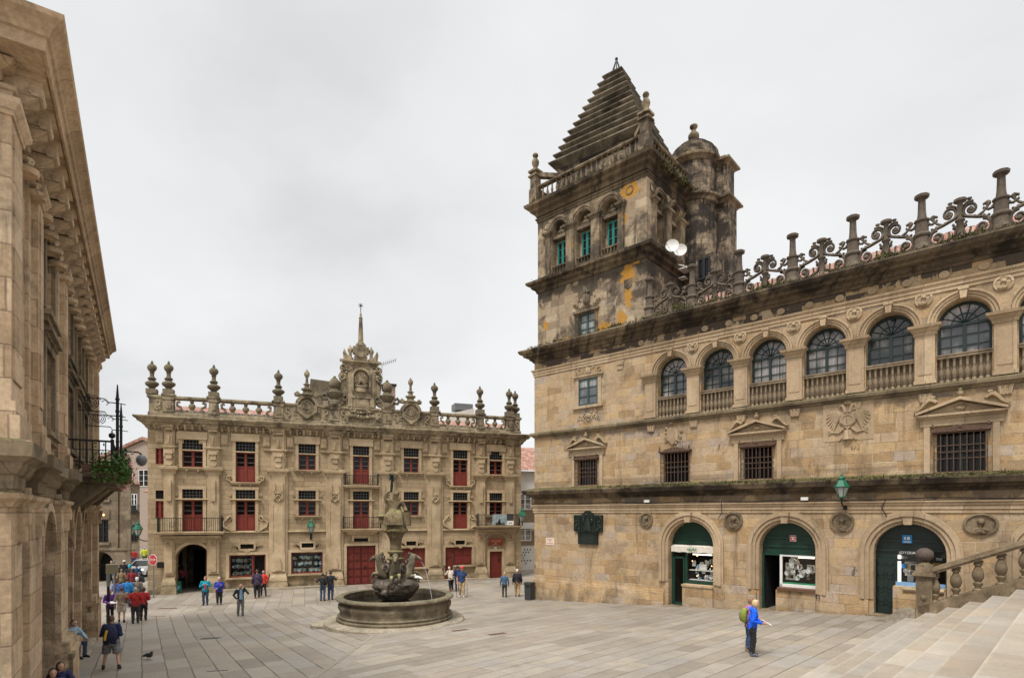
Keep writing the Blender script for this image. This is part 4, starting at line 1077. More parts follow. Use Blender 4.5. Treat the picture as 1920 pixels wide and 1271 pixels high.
m.box(-.55, .55, -.55, .55, 11.5, 11.75); build_each(m, 'band', 'tower_trim', PR)
# dormer on the roof behind the cresting
DO = fthing('roof_dormer', 'small dark roof dormer window behind the stone cresting beside the turret', 'dormer', FT, 9.6, 3.6, 15.9)
m = MB(); m.box(-.5, .5, 0, 1.6, .4, 4.3); m.build('dormer_wall', 'turret_stone', DO)
light_window(DO, -.36, .36, 2.9, 4.1, -.06, 'dark_glass', 'grille_black', 2, 1, .09)
# ================================================================== CHAPTER HOUSE (centre)
HO = fthing('chapter_house', 'ornate ochre stone house with dark red windows, iron balconies and urn pinnacles on its parapet', 'building', FC, 0, 0, 0)
HW = 28.13
cs = [2.62, 6.1, 10.42, 14.46, 18.45, 22.6, 25.77]; hw = [.66, .66, .62, .62, .61, .63, .59]
kind_up = ['w', 'd', 'w', 'd', 'w', 'd', 'w']; kind_lo = ['d', 'd', 'w', 'd', 'w', 'd', 'w']
ops = []
for c, h, ku, kl in zip(cs, hw, kind_up, kind_lo):
    ops.append(('r', c-h, c+h, 10.08, 10.78)); ops.append(('r', c-h, c+h, 7.78 if ku == 'd' else 8.8, 9.98))
    ops.append(('r', c-h, c+h, 6.55, 7.2)); ops.append(('r', c-h, c+h, 4.16 if kl == 'd' else 5.28, 6.4))
ops += [('r', .28, .78, 8.95, 10.1), ('r', .28, .78, 6.5, 7.1), ('r', .28, .78, 5.1, 6.35)]
ARCH = ('a', 2.64, 1.12, -.6, 2.1)
shops = [('r', 5.0, 7.47, .7, 2.36), ('r', 9.27, 11.56, .82, 2.46)]
GA = ('r', 13.36, 15.58, -.25, 2.88); RB = ('r', 17.67, 19.61, 1.02, 2.6); SD = ('r', 21.32, 23.64, 1.08, 2.6); ED = ('r', 25.22, 26.36, -.2, 2.16)
vents = [(6.2, .45), (10.45, .43), (14.46, .55), (18.45, .4), (22.6, .4)]
ops += [ARCH]+shops+[GA, RB, SD, ED]+[('r', c-h, c+h, 2.82 if i != 2 else 3.2, 3.16 if i != 2 else 3.6) for i, (c, h) in enumerate(vents)]
# the right leaf of the first shop and the left leaf of the boarded window run to the ground
ops[ops.index(shops[0])] = ('r', 5.0, 6.62, .7, 2.36); ops.append(('r', 6.62, 7.47, -.2, 2.36))
ops[ops.index(SD)] = ('r', 22.0, 23.64, 1.08, 2.6); ops.append(('r', 21.32, 22.0, -.2, 2.6))
m = MB(); m.wall(-.2, HW, -.9, 12.0, ops)
for o in ops: m.reveal(o, 0, .9 if o[0] == 'a' else .26)
m.quad((-.2, 0, -.9), (-.2, 7, -.9), (-.2, 7, 12), (-.2, 0, 12)); m.quad((HW, 0, -.9), (HW, 7, -.9), (HW, 7, 12), (HW, 0, 12))
m.quad((0, 7, -.9), (HW, 7, -.9), (HW, 7, 12), (0, 7, 12)); m.quad((0, 0, 12), (HW, 0, 12), (HW, 7, 12), (0, 7, 12))
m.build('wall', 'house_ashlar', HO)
# passage behind the arch
m = MB(); m.box(.4, 4.6, .9, 6.8, -.7, 3.6); m.f = [f for i, f in enumerate(m.f) if i not in (2, 0)]
m.box(3.05, 3.5, 2.6, 3.2, -.6, 3.4); m.box(1.2, 1.5, 4.2, 4.8, -.6, 3.4); m.build('passage', 'street_ashlar', HO)
m = MB(); m.box(3.6, 4.4, 4, 4.1, -.5, 2.2); m.next(); m.box(1.6, 2.6, 6.6, 6.7, -.5, 2.4); build_each(m, 'passage_door', 'dark_room', HO)
# roof
m = MB()
for i in range(94):
    x = .5+i*.29
    for k in range(4):
        a, b = x+.0725*k, x+.0725*(k+1)
        za, zb = .05*math.sin(PI*k/4), .05*math.sin(PI*(k+1)/4)
        m.quad((a, .75, 12.95+za), (b, .75, 12.95+zb), (b, 3.6, 13.75+zb), (a, 3.6, 13.75+za))
m.quad((.5, 3.6, 13.75), (27.8, 3.6, 13.75), (27.8, 6.9, 12.8), (.5, 6.9, 12.8)); m.box(.5, 27.7, .7, .76, 12.5, 12.95)
m.build('tile_roof', 'roof_tile', HO)
MB().box(.5, 27.7, .62, .75, 12.72, 12.93).build('gutter', 'white_plaster', HO)

def casement(c, h, z0, z1, solid):
    """red window: pane, and a red frame with bars; doors have a boarded lower half"""
    zs = z0+(z1-z0)*.5 if solid else z0
    w = MB().quad((c-h, .2, zs), (c+h, .2, zs), (c+h, .2, z1), (c-h, .2, z1)).build('window' if not solid else 'balcony_door', 'dark_glass', HO)
    f = MB()
    f.box(c-h, c-h+.08, .1, .19, z0, z1); f.box(c+h-.08, c+h, .1, .19, z0, z1); f.box(c-.09, c+.09, .09, .19, z0, z1)
    f.box(c-h, c+h, .1, .189, z1-.07, z1); f.box(c-h, c+h, .1, .189, z0, z0+.07); f.box(c-h, c+h, .095, .188, zs-.02, zs+.08)
    f.build('window_frame', 'red_paint', w)
    g = MB()
    for s in (-1, 1):
        x = c+s*(h*.5+.02)
        for i in (1, 2): z = zs+(z1-zs)*i/3; g.box(x-h*.36, x+h*.36, .165, .18, z-.012, z+.012)
    g.build('glazing_bars', 'bar_grey', w)
    if solid:
        p = MB(); p.box(c-h, c+h, .13, .2, z0, zs)
        for s in (-1, 1): x = c+s*h*.52; p.box(x-h*.32, x+h*.32, .115, .13, z0+.12, zs-.1)
        p.build('door_panel', 'red_paint', w)
def lattice(c, h, z0, z1, nx=6, nz=3):
    w = MB().quad((c-h, .2, z0), (c+h, .2, z0), (c+h, .2, z1), (c-h, .2, z1)).build('transom', 'dark_room', HO)
    f = MB()
    for i in range(1, nx): x = c-h+2*h*i/nx; f.box(x-.012, x+.012, .06, .08, z0, z1)
    for i in range(1, nz): z = z0+(z1-z0)*i/nz; f.box(c-h, c+h, .062, .082, z-.012, z+.012)
    f.build('transom_bars', 'lead_grey' if nz > 2 else 'iron', w)
for c, h, ku, kl in zip(cs, hw, kind_up, kind_lo):
    lattice(c, h, 10.08, 10.78); casement(c, h, 7.78 if ku == 'd' else 8.8, 9.98, ku == 'd')
    lattice(c, h, 6.55, 7.2); casement(c, h, 4.16 if kl == 'd' else 5.28, 6.4, kl == 'd')
casement(.53, .25, 8.95, 10.1, False); casement(.53, .25, 5.1, 6.35, False); lattice(.53, .25, 6.5, 7.1, 3, 2)
for i, (c, h) in enumerate(vents): lattice(c, h, 2.82 if i != 2 else 3.2, 3.16 if i != 2 else 3.6, 8, 2)

# stone dressings
tr = MB()
def ears(c, h, z0, z1):
    tr.box(c-h-.22, c-h-.005, -.085, .02, z0, z1); tr.box(c+h+.005, c+h+.22, -.085, .02, z0, z1)
for c, h, ku, kl in zip(cs, hw, kind_up, kind_lo):
    zu = 7.78 if ku == 'd' else 8.8; zl = 4.16 if kl == 'd' else 5.28; tr.next()
    tr.box(c-h-.3, c+h+.3, -.14, .02, 10.79, 11.35); ears(c, h, 10.0, 10.79); tr.box(c-h-.26, c+h+.26, -.08, .2, 9.985, 10.075)
    ears(c, h, zu, 9.98); ears(c, h, zl, 6.4); ears(c, h, 6.5, 7.22)
    tr.box(c-h-.24, c+h+.24, -.095, .02, 7.205, 7.42)
    tr.sweep([(c-h-.24, .02), (c-h-.24, -.02), (c+h+.24, -.02), (c+h+.24, .02)], [(-.02, 6.41), (.1, 6.42), (.16, 6.47), (.14, 6.52), (-.02, 6.54)])
    tr.box(c-h, c+h, .02, .22, 6.405, 6.545)
    for zb, k in ((zu, ku), (zl, kl)):
        if zb > 4.5:
            tr.box(c-h-.3, c+h+.3, -.1, .02, zb-.2, zb-.085); tr.box(c-h-.34, c+h+.34, -.16, .02, zb-.08, zb-.01)
            for s in (-.55, .55): tr.ball((c+s*h, -.06, zb-.25), (.1, .08, .08), 1)
            if k == 'w':
                for s in (-1, 1): tr.ring(c+s*(h+.27), zb+.05, .05, .12, -.07, .02, 10, 0, 2*PI)
    # volutes hugging the long doors
    for zb, k in ((zu, ku), (zl, kl)):
        if k == 'd' and not (zb < 5 and c < 4) and not abs(c-14.46) < .1:
            big = 1.0 if zb < 5 else .62
            for s in (-1, 1):
                ax = c+s*(h+.22)
                p = []
                for i in range(15):
                    a = i*.42; r = .24*big*(1-i/19); p.append((ax+s*(.26*big)+s*r*math.cos(a+2.2), -.05, zb+(.95 if zb < 5 else .55)*big+r*math.sin(a+2.2)))
                tr.tube(p[::-1], .055, 5)
                tr.tube([p[0], (ax+s*.62*big, -.05, zb+.62*big), (ax+s*.55*big, -.05, zb+.3*big), (ax+s*.2*big, -.05, zb+.1*big), (ax, -.05, zb-.05)], [.07, .085, .085, .08, .05], 6)
                if zb < 5: tr.prism([(ax, zb), (ax+s*.55, zb+.32), (ax+s*.6, zb+.7), (ax+s*.3, zb+.85), (ax, zb+.7)], -.035, .02)
    for s in (-1, 1): tr.ring(c+s*(h+.38), 6.85, .04, .11, -.06, .02, 10, 0, 2*PI)
for i, (c, h) in enumerate(vents):
    z0, z1 = (2.82, 3.16) if i != 2 else (3.2, 3.6)
    tr.next(); tr.box(c-h-.14, c+h+.14, -.06, .02, z1+.005, z1+.12); tr.box(c-h-.14, c-h-.005, -.06, .02, z0, z1); tr.box(c+h+.005, c+h+.14, -.06, .02, z0, z1)
    if i != 2:
        tr.prism([(c-h-.14, z0-.005), (c+h+.14, z0-.005), (c+h+.05, z0-.17), (c+.22, z0-.17), (c, z0-.33), (c-.22, z0-.17), (c-h-.05, z0-.17)], -.065, .02)
        for s in (-1, 1): tr.prism([(c+s*(h+.14), z0+.1), (c+s*(h+.6), z0+.26), (c+s*(h+.55), z0+.36), (c+s*(h+.38), z0+.22), (c+s*(h+.14), z0-.05)], -.06, .02)
for o in shops+[RB, ('r', 21.32, 23.64, 1.08, 2.6), GA, ED]:
    a, b, z0, z1 = o[1:]
    tr.next(); tr.box(a-.22, a-.005, -.05, .02, max(z0, -.4), z1+.2); tr.box(b+.005, b+.22, -.05, .02, max(z0, -.4), z1+.2); tr.box(a-.005, b+.005, -.05, .02, z1+.005, z1+.2)
for a, b, z in ((4.75, 6.6, .7), (9.0, 11.8, .82), (17.45, 19.85, 1.02), (22.02, 23.9, 1.08)): tr.next(); tr.box(a, b, -.14, .24, z-.13, z-.005)
build_each(tr.deepen(1.5), 'window_surround', 'house_trim', HO, 40)

# pilasters: wide ones between bays, narrow ones at the ends
pil = [(1.16, .28, 1), (3.97, .36, 1), (8.36, .47, 0), (12.45, .47, 0), (16.52, .47, 0), (20.42, .47, 0), (24.38, .36, 1), (27.05, .36, 1)]
for x, h, narrow in pil:
    m = MB()
    e2 = .18 if not narrow else .07
    m.box(x-h-e2, x+h+e2, -.1, .02, .9, 8.5); m.box(x-h, x+h, -.2, .02, 1.05, 8.5)
    m.box(x-h-.16, x+h+.16, -.3, .02, -.6, .35); m.box(x-h-.2, x+h+.2, -.34, .02, -.6, .15)
    m.sweep([(x-h-.02, .02), (x-h-.02, -.18), (x+h+.02, -.18), (x+h+.02, .02)], [(-.04, .35), (.14, .35), (.12, .6), (.02, .85), (-.04, .9)])
    m.box(x-h-.1, x+h+.1, -.22, .02, .34, .9)
    # cap ledge at mid height
    m.sweep([(x-h-.1, .02), (x-h-.1, -.16), (x+h+.1, -.16), (x+h+.1, .02)], [(-.05, 8.25), (.02, 8.25), (.04, 8.45), (.12, 8.55), (.2, 8.62), (.22, 8.78), (.0, 8.86), (-.05, 8.86)])
    m.box(x-h-.08, x+h+.08, -.15, .02, 8.3, 8.86)
    if not narrow:
        m.box(x-.3, x+.3, -.29, -.19, 6.95, 7.1)
        for s in (-1, 1): m.box(x+s*.27-.05, x+s*.27+.05, -.29, -.19, 6.5, 7.75); m.ball((x+s*.27, -.23, 6.45), .06, 1)
        for a, b in (((-.24, 0), (0, .27)), ((0, .27), (.24, 0)), ((.24, 0), (0, -.27)), ((0, -.27), (-.24, 0))):
            m.tube([(x+a[0], -.24, 6.6+a[1]), (x+b[0], -.24, 6.6+b[1])], .06, 4)
        m.box(x-h+.08, x-h+.12, -.23, -.19, 2.6, 6.2); m.box(x+h-.12, x+h-.08, -.23, -.19, 2.6, 6.2); m.box(x-.22, x+.22, -.27, -.19, 1.15, 1.75); m.box(x-.14, x+.14, -.25, -.19, 1.75, 2.05)
    else:
        m.box(x-.14, x+.14, -.3, -.19, 6.35, 7.85); m.ball((x, -.24, 6.35), (.15, .05, .09), 1)
        m.box(x-.2, x+.2, -.25, -.19, 1.2, 3.1); m.ring(x, 3.35, .13, .22, -.28, -.19, 14, 0, 2*PI)
        m.box(x-.26, x+.26, -.28, -.19, 3.62, 3.95)
    # upper order: disc, hanging plates, brackets
    m.box(x-h-.06, x+h+.06, -.1, .02, 8.86, 12.0); m.box(x-h+.06, x+h-.06, -.2, .02, 8.86, 12.0)
    m.disc(x, 9.1, .24, .24, -.27, -.15, 16); m.box(x-.19, x+.19, -.33, -.16, 9.35, 9.72); m.box(x-.26, x+.26, -.38, -.16, 9.72, 9.95); m.box(x-.34, x-.25, -.22, -.05, 9.5, 10.1); m.box(x+.25, x+.34, -.22, -.05, 9.5, 10.1)
    m.sweep([(x-h-.04, .02), (x-h-.04, -.16), (x+h+.04, -.16), (x+h+.04, .02)], [(-.04, 10.1), (.08, 10.12), (.12, 10.22), (.04, 10.3), (-.04, 10.3)])
    m.box(x-h, x+h, -.2, .02, 10.1, 10.3)
    m.box(x-.2, x+.2, -.24, -.15, 10.42, 11.1); m.tube([(x, -.26, 11.0), (x, -.3, 10.7), (x, -.26, 10.45)], [.1, .07, .04], 6)
    for k in range(3): m.box(x-h*.7-.06*k, x+h*.7+.06*k, -.2-.1*k, .02, 11.2+.2*k, 11.4+.2*k)
    for s in (-1, 1):
        X = x+s*(h+.36); m.box(X-.24, X+.24, -.06, .02, 10.5, 11.25)
        m.box(X-.18, X+.18, -.1, -.05, 10.58, 11.17); m.tube([(X+.1*math.cos(a*.7)*(1-a/14), -.09, 10.87+.16*math.sin(a*.7)*(1-a/14)) for a in range(12)], .035, 5); m.ball((X, -.08, 10.72), (.12, .05, .08), 1, .4, 3, X)
    m.deepen(1.2).build('pilaster', 'house_trim', HO, 35)
# string courses and cornice breaking forward over the pilasters
m = MB()
edges = [(a[0]+a[1]+.2, b[0]-b[1]-.2) for a, b in zip(pil, pil[1:])]
for a, b in edges:
    m.next(); m.sweep([(a, 0), (b, 0)], [(-.02, 3.98), (.04, 4.0), (.1, 4.06), (.08, 4.12), (-.02, 4.15)])
    c = (a+b)/2
    for s in (a, b): pass
for (x, h, nrw) in pil:
    for s in (-1, 1):
        m.next(); m.sweep(sorted([(x+s*(h+.06), -.04), (x+s*(h+(.56 if not nrw else .24)), -.04)]), [(-.02, 10.14), (.06, 10.16), (.09, 10.22), (.02, 10.26), (-.02, 10.26)])
build_each(m.deepen(1.3), 'string_course', 'house_trim', HO)
def broken(off):
    p = [(0-off*.0, 7), (0, 0)]
    for x, h, nrw in pil:
        a, b = x-h-.12, x+h+.12
        if x < 1.5: p = [(-.2, 7), (-.2, -.16), (b, -.16), (b, 0)]; continue
        if x > 27: p += [(a, 0), (a, -.16), (HW, -.16), (HW, 7)]; continue
        p += [(a, 0), (a, -.16), (b, -.16), (b, 0)]
    return p
BP = broken(0)
m = MB(); m.sweep(BP, [(-.3, 11.45), (.0, 11.45), (.06, 11.5), (.14, 11.62), (.16, 11.7), (.24, 11.72), (.3, 11.84), (.34, 11.9), (.52, 11.94), (.55, 12.06), (.68, 12.12), (.74, 12.24), (.7, 12.3), (-.3, 12.46)])
m.build('cornice', 'parapet_stone', HO)
m = MB(); x = .3
while x < 28:
    m.next(); m.tube([(x, -.1, 11.5), (x, -.28, 11.62), (x, -.42, 11.86)], [.1, .09, .08], 6); m.ball((x+.22, -.12, 11.62), (.1, .1, .08), 1, .4, 3, x); x += .47
build_each(m, 'cornice_bracket', 'house_trim', HO, 50)

# parapet
m = MB()
m.sweep([(-.12, 6.8), (-.12, -.05), (HW-.1, -.05), (HW-.1, 6.8)], [(-.35, 12.4), (.06, 12.4), (.06, 12.62), (.0, 12.72), (-.35, 12.74)])
rail = [(-.34, 13.62), (.04, 13.62), (.12, 13.7), (.12, 13.82), (.02, 13.88), (-.34, 13.88)]
m.sweep([(-.12, 3.5), (-.12, -.02), (HW-.1, -.02), (HW-.1, 3.5)], rail)
ped = [(.3, .33), (1.1, .34), (3.97, .34), (8.36, .36), (12.45, .34), (16.52, .34), (20.42, .34), (24.38, .34), (27.05, .36), (27.72, .3)]
for x, h in ped:
    if x in (.3, 27.72): continue
    m.prism([(x-h-.04, 12.7), (x+h+.04, 12.7), (x+h, 12.95), (x+h-.06, 13.6), (x-h+.06, 13.6), (x-h, 12.95)], -.14, .38)
    m.box(x-.16, x+.16, -.17, -.12, 12.95, 13.5)
    m.box(x-h-.1, x+h+.1, -.26, .42, 13.86, 13.98); m.box(x-h-.02, x+h+.02, -.2, .4, 13.58, 13.87)
m.box(-.12, 1.45, -.06, .35, 12.7, 13.62); m.box(.22, .62, -.11, -.05, 12.9, 13.5)
m.box(8.4, 9.55, -.06, .3, 12.7, 13.62); m.box(11.25, 17.6, -.06, .3, 12.7, 13.62); m.box(19.25, 20.4, -.06, .3, 12.7, 13.62); m.box(27, 28, -.06, .35, 12.7, 13.62)
m.box(-.12, .3, 0, 3.5, 12.7, 13.62); m.box(HW-.4, HW-.1, 0, 3.5, 12.7, 13.62)
m.build('parapet', 'parapet_stone', HO)
bm_ = MB().lathe([(.22, 0), (.22, .12), (.1, .2), (.17, .34), (.25, .48), (.19, .62), (.09, .7), (.14, .78), (.12, .92)], n=8).mesh('baluster', 'parapet_stone', 50)
for x in (2.55, 5.2, 6.1, 7.0, 21.6, 22.45, 23.3, 25.75): link('baluster', bm_, HO, (x, .15, 12.72))
m = MB()
for x, h in ped[1:9]:
    for s in (-1, 1):
        X = x+s*(h+.2); m.next()
        m.tube([(X+s*.12, -.02, 12.85), (X+s*.26, -.02, 12.95), (X+s*.2, -.02, 13.1), (X, -.02, 13.2), (X-s*.02, -.02, 13.45), (X+s*.12, -.02, 13.52), (X+s*.14, -.02, 13.4)], [(.09, .16)]*7, 6)
build_each(m, 'parapet_scroll', 'parapet_stone', HO, 60)
# shield crests on the parapet
for x in (10.4, 18.42):
    m = MB()
    m.box(x-.95, x+.95, -.1, .3, 12.7, 13.75); m.ring(x, 13.72, .62, .86, -.26, .28, 20); m.disc(x, 13.72, .7, .7, -.1, .25, 20)
    m.prism([(x-.72, 13.75), (x+.72, 13.75), (x+.72, 13.3), (x+.45, 13.05), (x, 12.72), (x-.45, 13.05), (x-.72, 13.3)], -.26, -.05)
    m.ring(x, 13.65, .42, .47, -.3, -.2, 16, 0, 2*PI)
    for k in range(9): a = PI*(k+.5)/9; m.tube([(x+.08*math.cos(a), -.27, 13.4), (x+.5*math.cos(a), -.26, 13.55+.5*math.sin(a))], .05, 5)
    for s in (-1, 1):
        m.lathe([(.0, 0), (.24, .02), (.26, .2), (0, .3)], (x+s*.66, .1, 14.45), 12, sy=.8)
        m.tube([(x+s*.3, .05, 14.55), (x+s*.7, .05, 14.5), (x+s*.85, .05, 14.65), (x+s*.7, .05, 14.78), (x+s*.58, .05, 14.66)], .1, 6)
        for k in range(3): m.tube([(x+s*(.74), -.15, 13.3-.14*k), (x+s*1.0, -.12, 13.2-.1*k)], .035, 5)
    m.lathe([(.5, 0), (.55, .1), (.3, .25), (.28, .4), (.42, .48), (.42, .58), (.2, .66), (.17, .85), (.3, .9), (.12, 1.0), (.09, 1.4), (.2, 1.62), (.2, 1.82), (.07, 2.0), (0, 2.15)], (x, .1, 14.5), 12)
    m.build('shield_crest', 'parapet_stone', HO, 40)
# urn pinnacles
up = [(.33, 0), (.33, .32), (.17, .36), (.2, .46), (.24, .5), (.42, .66), (.45, .76), (.42, .84), (.27, .92), (.19, .98), (.27, 1.06), (.28, 1.14), (.19, 1.2), (.14, 1.3), (.135, 1.52), (.19, 1.56), (.14, 1.62), (.24, 1.7), (.315, 1.86), (.3, 2.0), (.2, 2.12), (.07, 2.18), (.1, 2.24), (.06, 2.34), (.0, 2.44)]
pm = MB(); pm.lathe(up[2:], n=16, flute=1, fa=-.06); pm.box(-.33, .33, -.33, .33, 0, .36); pme = pm.mesh('urn_pinnacle', 'pinnacle_stone', 45)
for x, y in ((-.02, .4), (1.08, .1), (3.97, .1), (8.36, .1), (20.42, .1), (24.38, .1), (27.05, .1), (27.85, .75)): link('urn_pinnacle', pme, HO, (x, y, 13.97))
for x in (12.45, 16.52):
    m = MB(); m.lathe([(.5, 0), (.5, .3), (.3, .42), (.55, .75), (.6, .95), (.35, 1.1), (.3, 1.3), (.38, 1.36), (.42, 1.62), (.4, 1.85), (.2, 2.1), (.1, 2.14), (.12, 2.2), (0, 2.32)], (0, 0, 0), 12, flute=1, fa=-.06)
    for s in (-1, 1): m.tube([(s*.5, 0, .45), (s*.85, 0, .4), (s*.98, 0, .65), (s*.8, 0, .85), (s*.66, 0, .7)], [(.12, .25)]*5, 6)
    m.build('urn_pinnacle', 'pinnacle_stone', HO, 45, (x, .1, 13.97))
# central crest: panel with a shell, scrolls, disc and needle spire
m = MB(); x = 14.46
m.box(x-1.15, x+1.15, .0, .6, 13.7, 17.4)
m.box(x-1.02, x-.66, -.12, .02, 13.9, 17.0); m.box(x+.66, x+1.02, -.12, .02, 13.9, 17.0); m.box(x-.6, x+.6, -.1, .02, 13.9, 14.6); m.box(x-.75, x+.75, -.16, .02, 14.6, 14.8)
m.box(x-.5, x+.5, -.12, .0, 14.05, 14.5)
m.ring(x, 16.25, .6, .74, -.26, .05, 20); m.box(x-.74, x-.6, -.26, .05, 15.1, 16.25); m.box(x+.6, x+.74, -.26, .05, 15.1, 16.25)
for k in range(17):
    a = math.radians(-25+230*k/16); L = .62 if math.sin(a) > -.1 else .45
    m.tube([(x+.1*math.cos(a), -.2, 15.85+.1*math.sin(a)), (x+L*math.cos(a)*.92, -.14, 15.85+L*1.2*math.sin(a))], [.035, .05], 6)
m.ball((x, -.14, 16.0), (.2, .1, .2), 2)
m.lathe([(.42, 0), (.48, .2), (.4, .3), (.55, .42), (.5, .5)], (x, -.05, 15.1), 14, sy=.4)
for k in range(7): m.ball((x-.45+.15*k, -.15, 15.62), .07, 1)
m.sweep([(x-1.2, .6), (x-1.2, 0), (x+1.2, 0), (x+1.2, .6)], [(-.1, 17.2), (.05, 17.22), (.1, 17.36), (.22, 17.44), (.22, 17.56), (-.1, 17.66)])
m.box(x-1.1, x+1.1, .02, .58, 17.3, 17.66)
for s in (-1, 1):
    def sp(cx, cz, r, t0, n=16, k=.75, rad=.12, y=.2): m.tube([(cx+s*r*(1-k*i/n)*math.cos(t0+i*.5), y, cz+r*(1-k*i/n)*math.sin(t0+i*.5)) for i in range(n)], [(rad, rad*1.9)]*n, 6)
    sp(x+s*1.6, 14.35, .36, PI*.6); m.disc(x+s*1.6, 14.35, .3, .3, 0, .45, 14)
    sp(x+s*1.3, 16.95, .3, -PI*.4, rad=.08, y=.0); sp(x+s*1.45, 16.2, .26, PI*.5, rad=.08, y=.0); sp(x+s*1.0, 16.9, .26, 0, y=-.05, rad=.07)
    m.prism([(x+s*1.15, 14.0), (x+s*1.45, 14.6), (x+s*1.35, 15.4), (x+s*1.4, 15.7), (x+s*1.65, 16.1), (x+s*1.72, 16.4), (x+s*1.5, 16.75), (x+s*1.4, 17.2), (x+s*1.1, 17.4)], .1, .5)
    m.prism([(x+s*1.15, 17.5), (x+s*1.6, 17.5), (x+s*1.62, 17.65), (x+s*1.3, 17.7), (x+s*1.38, 18.2), (x+s*1.28, 18.5), (x+s*1.12, 18.2), (x+s*.95, 17.9)], .1, .4)
    for k in range(5): m.ball((x+s*(1.1+.12*k), -.02, 16.6-.2*k), (.13, .12, .12), 1, .4, 3, k)
    m.lathe([(.26, 0), (.26, .15), (.14, .22), (.12, .55), (.2, .72), (.2, .88), (.08, 1.05), (0, 1.22)], (x+s*.82, .25, 17.66), 10)
    m.lathe([(.2, 0), (.2, .2), (.1, .3), (.14, .6), (.2, .8), (.18, 1.0), (.07, 1.15), (0, 1.3)], (x+s*1.45, .25, 14.8), 10)
    m.tube([(x+s*.4, -.15, 13.6), (x+s*.75, -.15, 13.5), (x+s*.85, -.15, 13.7), (x+s*.7, -.15, 13.8)], .1, 6)
for k in range(9): m.ball((x-.9+.225*k, -.16, 13.12+.05*math.sin(k)), (.18, .16, .17), 1, .35, 3, k)
for k in range(7): m.ball((x-.7+.23*k, -.12, 13.45), (.13, .12, .12), 1, .4, 3, k+9)
m.box(x-.5, x+.5, .0, .55, 17.66, 18.0); m.disc(x, 18.3, .5, .5, -.08, .5, 24); m.disc(x, 18.3, .42, .42, -.12, 0, 24)
m.box(x-.62, x+.62, .05, .5, 18.2, 18.75); m.box(x-.4, x+.4, .05, .5, 18.75, 18.92)
m.lathe([(.38, 0), (.32, .12), (.34, .2), (.22, .25), (.13, 2.2), (.17, 2.24), (.1, 2.3), (.06, 2.65), (0, 2.75)], (x, .28, 18.85), 8)
m.build('central_crest', 'parapet_stone', HO, 40)
m = MB(); m.tube([(x, .28, 21.5), (x, .28, 22.1)], .03, 5)
for k in range(4): a = PI*k/4; m.tube([(x-.2*math.cos(a), .28, 22.1-.2*math.sin(a)), (x+.2*math.cos(a), .28, 22.1+.2*math.sin(a))], .022, 4)
m.build('star_finial', 'iron', HO)

# balconies: slab, brackets, railing
def balcony(x0, x1, z, proj, h, corb=0.):
    s = MB(); s.sweep([(x0, .02), (x0, -proj+.1), (x1, -proj+.1), (x1, .02)], [(-.2, z-.16), (.02, z-.16), (.06, z-.06), (.12, z-.02), (.12, z+.04), (-.2, z+.06)])
    s.plan([(x0+.02, .02), (x0+.02, -proj+.12), (x1-.02, -proj+.12), (x1-.02, .02)], z-.15, z+.05)
    if corb:
        for k in range(4): s.box(x0+.25+.12*k, x1-.25-.12*k, -proj+.25+.2*k, .02, z-.16-.14*(k+1), z-.16-.14*k)
    b = s.build('balcony', 'house_trim', HO)
    r = MB(); n = max(8, int((x1-x0)/.14))
    for i in range(n+1):
        x = x0+.04+(x1-x0-.08)*i/n; r.tube([(x, -proj+.05, z+.05), (x, -proj+.05, z+h)], .014, 4)
        if i % 3 == 1: r.ball((x, -proj+.05, z+.5*h), .035, 1)
    for sx in (x0+.04, x1-.04):
        for k in range(1, 5): y = -proj+.05+k*(proj-.05)/5; r.tube([(sx, y, z+.05), (sx, y, z+h)], .014, 4)
        r.box(sx-.02, sx+.02, -proj+.03, 0, z+h-.02, z+h+.02); r.box(sx-.05, sx+.05, -proj+.0, -proj+.1, z+.05, z+h+.08); r.ball((sx, -proj+.05, z+h+.12), .05, 1)
    r.box(x0, x1, -proj+.03, -proj+.07, z+h-.02, z+h+.025); r.box(x0, x1, -proj+.035, -proj+.065, z+.14, z+.17)
    for s_ in (.22, .78):
        cx = x0+(x1-x0)*s_; r.tube([(cx+.2*math.cos(a*.6)*(1-a/16), -proj+.05, z+.5*h+.25*math.sin(a*.6)*(1-a/16)) for a in range(13)], .014, 4)
    r.build('railing', 'iron', b)
balcony(.56, 4.65, 4.1, .85, 1.02, 0); balcony(13.05, 15.95, 4.2, .6, .95, 1); balcony(13.2, 15.75, 7.62, .5, .82); balcony(23.9, 27.7, 4.34, .85, 1.0, 0)
# curved undersides below the two long balconies, with an arch moulding
m = MB()
for a, b in ((.7, 4.5), (24.1, 27.5)):
    zb = 3.95 if a < 5 else 4.2; m.next()
    for k in range(6):
        t = k/5; o = .68*(1-math.cos(t*PI/2)); m.box(a, b, -o-.08, .02, zb-.62+t*.5, zb-.62+(t+.2)*.5+.02) if k < 5 else None
m.next(); m.ring(2.64, 2.1, 1.13, 1.32, -.07, .02, 20); m.box(1.35, 1.56, -.14, .02, 1.95, 2.14); m.box(3.72, 3.93, -.14, .02, 1.95, 2.14)
for s in (-1, 1): m.box(2.64+s*1.2-.11, 2.64+s*1.2+.11, -.07, .02, -.5, 1.95)
m.next(); m.ring(25.78, 2.6, 1.1, 1.25, -.1, .02, 20, .3, PI-.3)
build_each(m, 'balcony_cove', 'house_trim', HO, 40)
